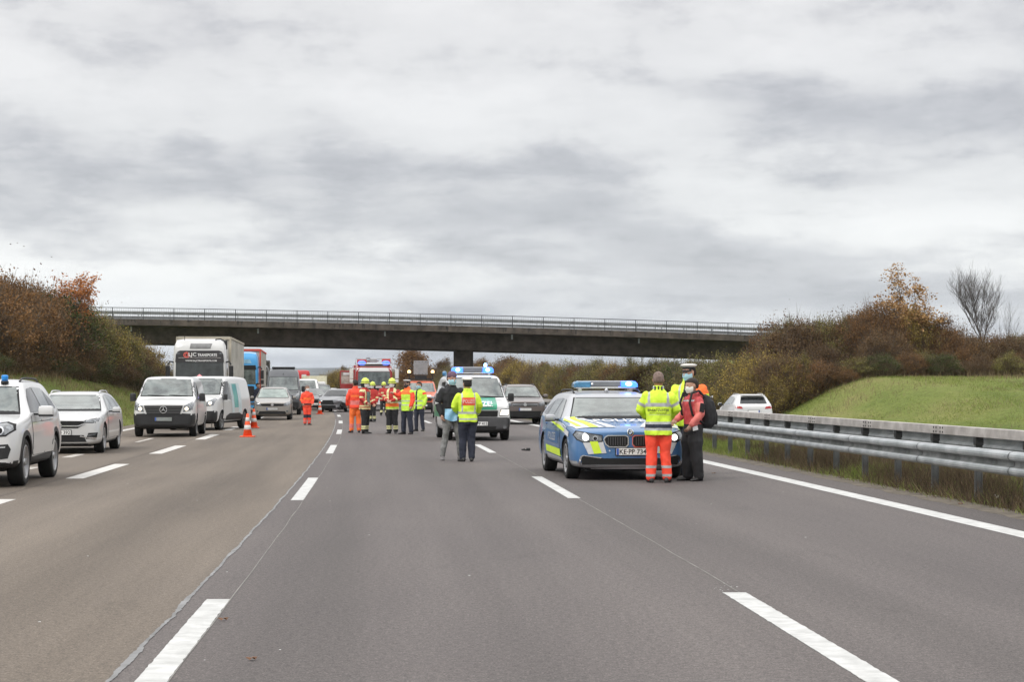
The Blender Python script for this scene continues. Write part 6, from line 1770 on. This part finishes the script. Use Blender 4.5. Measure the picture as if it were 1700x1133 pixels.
    # --- shoes
    for q, (fx, fy, _) in enumerate(legs):
        b = MB(); f0 = Vector((fx * k, fy * k, 0)); yaw = Matrix.Rotation(R(-14 if q == 0 else 14), 3, 'Z')
        rg = []
        for y, rx, h in ((.085, .022, .05), (.075, .036, .085), (.03, .042, .105 if not boots else .2), (-.03, .043, .10), (-.09, .046, .068), (-.15, .046, .052), (-.19, .036, .042), (-.205, .016, .026)):
            rg.append([f0 + yaw @ Vector((rx * math.cos(a_), y, max(.0, h * .5 + h * .5 * math.sin(a_)))) * k for a_ in [2 * math.pi * j / 12 for j in range(12)]])
        b.rings(rg); b.build('shoe', shoes, t)
    # --- jacket
    tm, tf, hemf = top
    b = MB(); bw2 = bw
    hz = hem
    rr_ = [(hz, .200, .150), (hz + .06, .203, .150), (1.0, .190, .138), (1.12, .186, .132), (1.27, .200, .140), (1.38, .208, .135), (1.445, .175, .115), (1.495, .105, .090), (1.535, .080, .080)]
    if collar: rr_ += [(1.56, .082, .082), (1.585, .080, .080)]
    b.rings([oval(S((0, .005, z)), rx * k * bw2, ry * k * bw2) for z, rx, ry in rr_])
    for q, (el, wr) in enumerate(arms):
        el_, wr_ = S(el), S(wr)
        limb(b, [sh[q] + Vector((0, 0, -.012)), sh[q].lerp(el_, .5), el_, el_.lerp(wr_, .55), wr_.lerp(el_, .04)], [.082 * k, .078 * k, .068 * k, .062 * k, .052 * k], 14)
    if hood: b.ell(S((0, .11, 1.49)), (.12 * k, .07 * k, .075 * k))
    me = remeshed(b.mesh('jacket', [tm]), vox * 1.2, 2, .015, 9, seed)
    sleeves = [(S(a[0]) / k, S(a[1]) / k, sh[i] / k) for i, a in enumerate(arms)]
    def part(p):
        """('torso', 0, x) or ('arm', distance from the shoulder along the sleeve, side)"""
        best = None
        for i, (e, w_, s_) in enumerate(sleeves):
            for a_, c_, base in ((s_, e, 0.0), (e, w_, (e - s_).length)):
                dv = c_ - a_; u = max(0, min(1, (p - a_).dot(dv) / dv.length_squared)); dist = (p - (a_ + dv * u)).length
                if best is None or dist < best[0]: best = (dist, base + dv.length * u, i)
        inside = abs(p.x) < .175 * bw and best[0] > .085 or (abs(p.x) < .15 * bw and p.y * p.y < .03 and best[0] > .07)
        return ('torso', 0, 0) if inside or best[0] > .105 else ('arm', best[1], best[2])
    ms = [tm] + [m for m, _ in tf]
    def jf(p, n):
        kd = part(p)
        for i, (m, f) in enumerate(tf):
            if f(p, n, kd): return i + 1
        return 0
    colour(me, ms, jf)
    jk = link_mesh(hemf, me, t); bv = bvh_of(me)
    # --- head wear
    def lathe_h(prof, m, nm, c=(0, .0, 0), sx=1, sy=1, parent=None, tilt=0):
        b = MB(); rg = []
        Rt = Matrix.Rotation(tilt, 3, 'X')
        for r_, z_ in prof: rg.append([Hd(Vector(c) + Rt @ Vector((r_ * math.cos(a_) * sx, r_ * math.sin(a_) * sy, z_))) for a_ in [2 * math.pi * j / 20 for j in range(20)]])
        b.rings(rg); return b.build(nm, m, parent or t)
    hd = head or {}
    if 'hair' in hd:
        b = MB(); rg = []
        for z, rx, y0, y1 in ((-.045, .070, .035, .088) if hd.get('nape', True) else (.0, .07, .04, .1), (-.01, .079, .02, .104), (.03, .081, -.01, .109), (.062, .080, -.094, .106), (.090, .070, -.088, .092), (.112, .050, -.062, .068), (.127, .022, -.025, .035), (.130, .006, -.0, .01)):
            rg.append([Hd(v) for v in oval((0, (y0 + y1) / 2, z), rx, (y1 - y0) / 2)])
        b.rings(rg); b.build('hair', hd['hair'], t)
    if 'cap' in hd:
        cp = lathe_h([(.084, .050), (.086, .085), (.100, .094), (.116, .106), (.110, .120), (.080, .130), (.03, .134), (.005, .134)], hd['cap'], 'peaked_cap', (0, 0, 0), 1, 1.12, tilt=-.10)
        lathe_h([(.085, .048), (.0875, .052), (.0875, .082), (.085, .086)], m_blackc, 'cap_band', (0, 0, 0), 1.01, 1.13, cp, -.10)
        b = MB(); vs = []
        for j in range(9):
            a_ = R(-160 + 140 * j / 8); vs.append(Hd((.084 * math.cos(a_), .092 * math.sin(a_), .052))); vs.append(Hd((.088 * math.cos(a_), .092 * math.sin(a_) - .050 * (1 - abs(j - 4) / 4.6), .032 - .006)))
        b.add(vs, [(2 * j, 2 * j + 1, 2 * j + 3, 2 * j + 2) for j in range(8)]); b.build('peak', m_gap, cp)
    if 'helmet' in hd:
        hm = lathe_h([(.118, .012), (.128, .016), (.128, .026), (.108, .040), (.108, .075), (.100, .115), (.078, .148), (.045, .165), (.008, .170)], hd['helmet'], 'helmet', (0, .005, 0), 1, 1.18)
        lathe_h([(.1085, .044), (.111, .046), (.111, .060), (.1085, .062)], m_gap, 'helmet_band', (0, .005, 0), 1, 1.18, hm)
        b = MB(); b.rings([[Hd(v) for v in oval((0, .05, z), rx, ry)] for z, rx, ry in ((-.11, .085, .075), (-.05, .098, .088), (.02, .098, .088))]); b.build('neck_guard', m_blackc, hm)
        MB().tube([Hd((0, -.09, .13)), Hd((0, -.02, .178)), Hd((0, .07, .165)), Hd((0, .12, .10))], .012 * k, 6).build('helmet_crest', hd['helmet'], hm)
    if 'beanie' in hd:
        lathe_h([(.082, .028), (.086, .05), (.084, .085), (.070, .118), (.045, .138), (.01, .146)], hd['beanie'], 'knitted_cap', (0, .002, 0), 1, 1.2)
    if 'mask' in hd:
        b = MB(); vs = []
        for j in range(7):
            z = -.108 + .105 * j / 6
            for i in range(9):
                a_ = R(-90 + (i - 4) * 20); bul = .010 * math.sin(math.pi * j / 6) + (.012 if 3 <= i <= 5 and j > 2 else 0)
                rx, ry = (.074 - .018 * (1 - j / 6) ** 2), .106
                vs.append(Hd(((rx + bul) * math.cos(a_), (ry + bul) * math.sin(a_) + .004, z)))
        b.add(vs, [(j * 9 + i, j * 9 + i + 1, j * 9 + i + 10, j * 9 + i + 9) for j in range(6) for i in range(8)], 0, True); b.build('face_mask', hd['mask'], t)
    if 'specs' in hd: MB().tube([Hd((-.07, -.07, .014)), Hd((-.03, -.108, .012)), Hd((.03, -.108, .012)), Hd((.07, -.07, .014))], .004, 4).build('spectacles', m_ink, t)
    return t, dict(S=S, k=k, bv=bv, Hd=Hd, jacket=jk, body=body)

def ptext(t, info, txt, side, cx, cz, h, m, width, name='lettering', off=.006):
    me = text_mesh(info['bv'], txt, side, cx, cz, h, off, width, bold=.01); me.materials.clear(); me.materials.append(m)
    return link_mesh(name, me, info['jacket'])
def ppatch(info, name, poly, side, m, off=.004):
    me = patch_mesh(info['bv'], poly, side, off, .05); me.materials.append(m); return link_mesh(name, me, info['jacket'])

def band(z0, z1): return lambda p, n, kd: kd[0] == 'torso' and z0 < p.z < z1
def cuff(d0, d1): return lambda p, n, kd: kd[0] == 'arm' and d0 < kd[1] < d1
def tz(z0, z1): return lambda p, n: z0 < p.z < z1
SL = [0, 0]

# Einsatzleiter, back to the camera, before the police car
t_, i_ = person('person in neon yellow jacket and red orange trousers with back turned before the police car', 1093, 802, 1.80, 180 - 4, .0085,
    legs=[(-.14, 0, 0), (.12, .02, 0)], arms=[((-.30, -.02, 1.20), (-.20, -.20, 1.06)), ((.30, -.02, 1.20), (.20, -.20, 1.06))],
    top=(m_hiviz, [(m_silt, band(1.235, 1.30)), (m_silt, band(.855, .895)), (m_silt, band(.955, .995)), (m_navy, band(.895, .955)),
                   (m_silt, lambda p, n, kd: kd[0] == 'torso' and p.z > 1.30 and .135 < abs(p.x) < .175 and p.y > -.2), (m_silt, cuff(.14, .19))], 'jacket'),
    bottom=(m_redor, [(m_silt, tz(.10, .14)), (m_silt, tz(.235, .285))]), hem=.775, build=1.10, head=dict(hair=m_hairg), skin=m_skin_r, trouser_w=1.12, collar=True, seed=1)
b = MB(); S = i_['S']; b.rings([oval(S((0, .0, z)), rx * i_['k'], ry * i_['k']) for z, rx, ry in ((1.50, .088, .086), (1.53, .092, .090), (1.575, .090, .090), (1.578, .080, .080))]); b.build('collar', m_silt, t_)
for a in (-.055, 0, .055): MB().box(S((a, .088, 1.54)), (.022, .02, .07), 0).build('collar_mark', m_ink, t_)
ptext(t_, i_, 'EINSATZLEITER', 'B', 0, 1.185, .042, m_ink, .34); ptext(t_, i_, 'RETTUNGSDIENST', 'B', 0, 1.135, .022, m_ink, .28)
ppatch(i_, 'panel_seam', [(-.20, 1.105), (.20, 1.105), (.20, 1.11), (-.20, 1.11)], 'B', m_silt)
# notepad in the hands
tb = thing('clipboard', 'small blue and white clipboard held by the person in neon yellow jacket', 'clipboard', t_.location, t_.rotation_euler[2])
MB().box((.22, -.30, 1.10), (.16, .22, .012), 0, Matrix.Rotation(.5, 3, 'X')).build('board', m_blue, tb); MB().box((.22, -.30, 1.108), (.14, .19, .006), 0, Matrix.Rotation(.5, 3, 'X')).build('paper', m_white_ink, tb)

# tall officer in white cap, beyond
person('tall officer in white peaked cap and yellow jacket with orange shoulders and blue mask', 1147, 791, 1.95, -22, .0095,
    legs=[(-.15, 0, 0), (.15, .03, 0)], arms=[((-.29, -.04, 1.18), (-.18, -.24, 1.05)), ((.30, 0, 1.18), (.26, -.16, 1.0))],
    top=(m_hiviz, [(m_blackc, lambda p, n, kd: kd[0] == 'torso' and abs(p.x) < .05 and p.y < 0 and p.z > 1.1), (m_silt, lambda p, n, kd: kd[0] == 'torso' and .10 < abs(p.x) < .135 and p.z > 1.12),
                   (m_hvo, lambda p, n, kd: kd[0] == 'torso' and p.x > .06 and p.z > 1.26), (m_hvo, lambda p, n, kd: kd[0] == 'arm' and kd[2] == 1 and kd[1] < .12), (m_silt, cuff(.22, .27)), (m_silt, band(1.06, 1.12)), (m_silt, cuff(.43, .47))], 'jacket'),
    bottom=(m_navy, []), hem=.80, build=1.24, head=dict(cap=m_capw, mask=m_mask, hair=m_hair), look=(-22, 6), trouser_w=1.1, collar=True, seed=2, at=(W(1144, 643, 33.0).x, 33.0, 0))
# person in red jacket with backpack
t_, i_ = person('person in red rain jacket carrying a black backpack beside the police car', 1150, 799, 1.70, -62, .0085,
    legs=[(-.11, -.03, 0), (.12, .05, 0)], arms=[((-.25, -.06, 1.16), (-.16, -.26, 1.06)), ((.26, .0, 1.18), (.19, -.16, .98))],
    top=(m_redj, [(m_salmon, cuff(.06, .60)), (m_blackc, lambda p, n, kd: kd[0] == 'torso' and p.z < 1.0), (m_silt, lambda p, n, kd: kd[0] == 'torso' and 1.40 < p.z < 1.425)], 'jacket'),
    bottom=(m_blackc, []), hem=.84, build=1.0, head=dict(hair=m_hair, mask=m_maskw), look=(-8, 4), trouser_w=1.4, hood=True, seed=3)
MB().box(i_['S']((.35, -.03, 1.29)) + Vector((-.005, 0, 0)), (.02, .09, .15), 0, Matrix.Rotation(-.15, 3, 'X'), ch=.008).build('sleeve_pocket', m_blackc, t_)
MB().box(i_['S']((.20, -.08, .93)), (.012, .10, .07), 0, Matrix.Rotation(.2, 3, 'X')).build('badge_card', m_white_ink, t_)
bp = thing('backpack', 'bulging black backpack worn by the person in the red rain jacket', 'backpack', t_.location, t_.rotation_euler[2])
b = MB(); b.rings([[v for v in oval((0, y, zc), rx, rz_)] for y, zc, rx, rz_ in ()]) if False else None
rg = []
for z, rx, ry, yc in ((.88, .13, .10, .24), (.93, .165, .14, .26), (1.05, .175, .155, .27), (1.2, .170, .15, .265), (1.32, .150, .125, .25), (1.40, .11, .09, .23), (1.43, .05, .04, .21)): rg.append(oval((0, yc, z), rx, ry))
b = MB(); b.rings(rg); me = remeshed(b.mesh('bag', [m_blackc]), .011, 2, .012, 8, 5); me.materials.clear(); me.materials.append(m_blackc); link_mesh('bag', me, bp)
b = MB(); b.rings([oval((0, .395, z), rx, .045) for z, rx in ((.93, .10), (.96, .125), (1.10, .13), (1.16, .09))]); b.build('front_pocket', m_blackc, bp)
for sx in (-1, 1): MB().tube([(sx * .10, .16, 1.40), (sx * .12, .04, 1.50), (sx * .13, -.10, 1.46), (sx * .14, -.155, 1.30), (sx * .16, -.11, 1.10), (sx * .17, .10, .95)], .020, 6).build('strap', m_blackc, bp)
MB().tube([(-.04, .36, 1.38), (0, .40, 1.41), (.04, .36, 1.38)], .008, 5).build('loop', m_silt, bp)

# officer POLIZEI
t_, i_ = person('officer in white cap seen from behind with red POLIZEI panel on a neon yellow jacket', 776, 767, 1.74, 180 + 14, .0095,
    legs=[(-.09, .0, 0), (.10, -.03, 0)], arms=[((-.27, .0, 1.20), (-.24, -.16, 1.02)), ((.29, -.05, 1.20), (.16, -.26, 1.05))],
    top=(m_hiviz, [(m_silt, band(1.03, 1.08)), (m_silt, band(.90, .94)), (m_silt, lambda p, n, kd: kd[0] == 'torso' and p.z > 1.08 and .125 < abs(p.x) < .155), (m_silt, cuff(.40, .45))], 'jacket'),
    bottom=(m_navy, []), hem=.86, build=1.06, head=dict(cap=m_capw, hair=m_hair), trouser_w=1.05, collar=True, seed=4)
ppatch(i_, 'red_panel', [(-.135, 1.18), (.135, 1.18), (.135, 1.34), (-.135, 1.34)], 'B', mat('red_film', (.85, .10, .045), .5, var=.04), .006)
ptext(t_, i_, 'POLIZEI', 'B', 0, 1.262, .085, mat('pale_pink_print', (.75, .55, .5), .5, var=0), .235, off=.014)
for sx in (-1, 1): MB().box(i_['S']((sx * .195, .02, .90)), (.06, .09, .15), 0, ch=.015).build('belt_pouch', m_blackc, t_)
# man in black hoodie
person('tall man in black hooded jacket and grey jeans facing the police officer', 750, 764.5, 1.87, 16, .0095,
    legs=[(-.20, -.02, 0), (.20, .05, 0)], arms=[((-.29, .02, 1.17), (-.24, -.08, .93)), ((.28, .02, 1.20), (.16, -.18, 1.04))],
    top=(m_blackc, [(m_silt, lambda p, n, kd: kd[0] == 'arm' and kd[2] == 0 and .27 < kd[1] < .30 and p.y < 0)], 'jacket'), bottom=(m_jean, []), shoes=m_shoeg, hem=.88, build=1.05,
    head=dict(beanie=mat('knitted_purple', (.13, .08, .12), .9, var=.2, vs=20), mask=m_mask, hair=m_hair), look=(10, 6), trouser_w=.86, hood=True, seed=5, at=tuple(G(750, 764.5)))
bg_ = thing('plastic_sheet', 'pale blue plastic sheet held between the man in black and the police officer', 'plastic sheet', tuple(G(752, 766.5)), 0)
b = MB(); rg = []
vs = []
for j in range(5):
    for i in range(9):
        u = i / 8; vs.append(Vector((-.17 + .34 * u, .03 * math.sin(u * 9 + j) - .02 * j, 1.10 - .05 * j - .06 * math.sin(u * math.pi) * (j / 4))))
b.add(vs, [(j * 9 + i, j * 9 + i + 1, j * 9 + i + 10, j * 9 + i + 9) for j in range(4) for i in range(8)], 0, True)
b.build('sheet', mat('pale_blue_plastic', (.17, .36, .52), .4, var=.15, vs=9), bg_)
me_ = bg_.children[0].data; 

# --- middle group
person('medic all in orange seen from behind at the left of the group', 590, 719, 1.80, 200, .014,
    legs=[(-.13, 0, 0), (.14, 0, 0)], arms=[((-.28, .0, 1.16), (-.25, -.06, .93)), ((.28, .0, 1.16), (.25, -.1, .95))],
    top=(m_redor, [(m_salmon, lambda p, n, kd: kd[0] == 'torso' and .95 < p.z < 1.1), (m_hvo, band(1.22, 1.28))], 'jacket'), bottom=(m_hvo, [(m_salmon, tz(.17, .30))]), hem=.84, build=1.05, head=dict(hair=m_hair), collar=True, seed=6, trouser_w=1.1)
ff_top = (m_redc, [(m_palet, band(.815, .86)), (m_palet, band(.90, .945)), (m_palet, cuff(.20, .25)), (m_palet, cuff(.42, .47)),
                   (m_palet, lambda p, n, kd: kd[0] == 'torso' and .125 < abs(p.x) < .17 and p.z > .95), (mat('vest_grey_green', (.13, .20, .18), .7, var=.2, vs=8), lambda p, n, kd: kd[0] == 'torso' and abs(p.x) < .10 and 1.0 < p.z < 1.40), (m_palet, cuff(-.1, .05))], 'jacket')
ff_bot = (m_blackc, [(m_palet, tz(.155, .195)), (m_palet, tz(.225, .265))])
person('firefighter with neon yellow helmet and grey green vest turned to the right beside the medic', 606, 720.5, 1.80, 62, .014,
    legs=[(-.12, -.03, 0), (.12, .04, 0)], arms=[((-.27, -.02, 1.17), (-.2, -.20, 1.02)), ((.27, .02, 1.17), (.22, -.18, 1.0))],
    top=ff_top, bottom=ff_bot, hem=.80, build=1.10, head=dict(helmet=m_helm, mask=m_maskw, hair=m_hair), trouser_w=1.2, seed=7, boots=True)
person('firefighter with yellow helmet half hidden behind the vested firefighter', 620, 700, 1.74, -30, .018,
    top=(m_redc, [(m_palet, band(1.0, 1.05)), (m_palet, cuff(.3, .35))], 'jacket'), bottom=ff_bot, hem=.82, build=1.0, head=dict(helmet=m_helm, mask=m_maskw), seed=8, at=(W(619, 643, 84).x, 84, 0))
person('small firefighter in the background with yellow helmet left of the pointing firefighter', 637, 691, 1.78, 20, .018,
    legs=[(-.15, 0, 0), (.15, 0, 0)], arms=[((-.27, -.05, 1.17), (-.2, -.24, 1.10)), ((.27, -.05, 1.17), (.22, -.24, 1.1))],
    top=(m_redc, [(m_palet, band(1.22, 1.30)), (m_palet, band(.9, 1.0)), (m_palet, cuff(.22, .28))], 'jacket'), bottom=(m_blackc, [(m_palet, tz(.2, .3))]), hem=.82, build=1.1, head=dict(helmet=m_helm), seed=9, boots=True)
person('firefighter with yellow helmet and white mask facing the camera with folded forearms', 651, 720.5, 1.80, -12, .014,
    legs=[(-.10, 0, 0), (.12, .02, 0)], arms=[((-.27, -.04, 1.18), (-.10, -.26, 1.12)), ((.28, -.04, 1.18), (.05, -.28, 1.10))],
    top=(m_redc, [(m_palet, lambda p, n, kd: kd[0] == 'torso' and abs(p.x) > .07 and p.z > 1.08 and abs(p.x) < .16), (m_palet, band(1.01, 1.08)), (m_hvo, band(.90, 1.01)), (m_palet, band(.80, .83)), (m_hiviz2, band(.83, .90)), (m_palet, cuff(.15, .20)), (m_palet, cuff(.40, .46))], 'jacket'),
    bottom=ff_bot, hem=.80, build=1.12, head=dict(helmet=m_helm, mask=m_maskw, hair=m_hair), trouser_w=1.15, seed=10, boots=True)
hv = [(m_silt, band(1.09, 1.125)), (m_silt, band(.96, .995)), (m_hvo, lambda p, n, kd: kd[0] == 'torso' and p.z > 1.34)]
person('officer in white cap and long neon vest pointing with a red orange sleeve', 676, 721.5, 1.78, -38, .014,
    legs=[(-.16, 0, 0), (.14, .05, 0)], arms=[((-.30, -.10, 1.27), (-.34, -.30, 1.36)), ((.27, .0, 1.17), (.24, -.06, .95))],
    top=(m_hiviz2, hv + [(m_redor, cuff(.05, .7))], 'vest'), bottom=(m_navy, []), hem=.78, build=1.10, head=dict(cap=m_capw, mask=m_maskb, hair=m_hair), trouser_w=1.15, seed=11, collar=True)
person('dark haired officer in open neon vest behind the pointing officer', 696, 716.5, 1.74, -28, .014,
    legs=[(-.13, 0, 0), (.14, .04, 0)], arms=[((-.27, .0, 1.17), (-.24, -.05, .95)), ((.27, .0, 1.17), (.25, -.06, .95))],
    top=(m_hiviz2, [(m_silt, band(1.09, 1.125)), (m_silt, band(.93, .965)), (m_redor, cuff(.02, .10)), (m_navy, lambda p, n, kd: kd[0] == 'torso' and abs(p.x + .05) < .035 and p.y < 0)], 'vest'),
    bottom=(m_navy, []), hem=.80, build=1.04, head=dict(hair=m_hair, mask=m_mask), seed=12)
person('lone medic all in orange with arms down standing on the tan lane', 510, 706, 1.62, 18, .014,
    legs=[(-.10, 0, 0), (.10, .02, 0)], arms=[((-.27, .02, 1.16), (-.22, -.10, .98)), ((.27, .0, 1.16), (.22, -.12, .97))],
    top=(m_redor, [(m_hvo, band(1.15, 1.25)), (m_blackc, lambda p, n, kd: kd[0] == 'torso' and .90 < p.z < .98 and p.y < 0), (m_hvo, cuff(.3, .36))], 'jacket'),
    bottom=(m_redor, [(m_navy, lambda p, n: .33 < p.z < .48), (m_salmon, tz(.12, .22))]), hem=.84, build=1.02, head=dict(hair=m_hairg, mask=m_maskw), look=(35, 0), seed=13, trouser_w=1.1)
person('person in dark clothes standing beside the angled white van and the blue lorry', 427, 692, 1.76, 60, .018,
    top=(m_navy, [], 'jacket'), bottom=(m_blackc, []), head=dict(hair=m_hair), seed=14, at=(W(428, 643, 97).x, 97, 0))

# ------------------------------------------------------------------ air
hz_ = MB(); hz_.box((0, 4300, 44), (15000, 9000, 92), 0)
m_air = bpy.data.materials.new('air'); m_air.use_nodes = True; t_ = m_air.node_tree; t_.nodes.clear()
pv_ = t_.nodes.new('ShaderNodeVolumePrincipled'); pv_.inputs['Density'].default_value = 6e-5; pv_.inputs['Color'].default_value = (.82, .90, 1.0, 1)
ao = t_.nodes.new('ShaderNodeOutputMaterial'); t_.links.new(pv_.outputs[0], ao.inputs['Volume'])
hz_.build('haze', m_air, kind='stuff')
sc.cycles.volume_bounces = 0
bpy.data.scenes.remove(work)
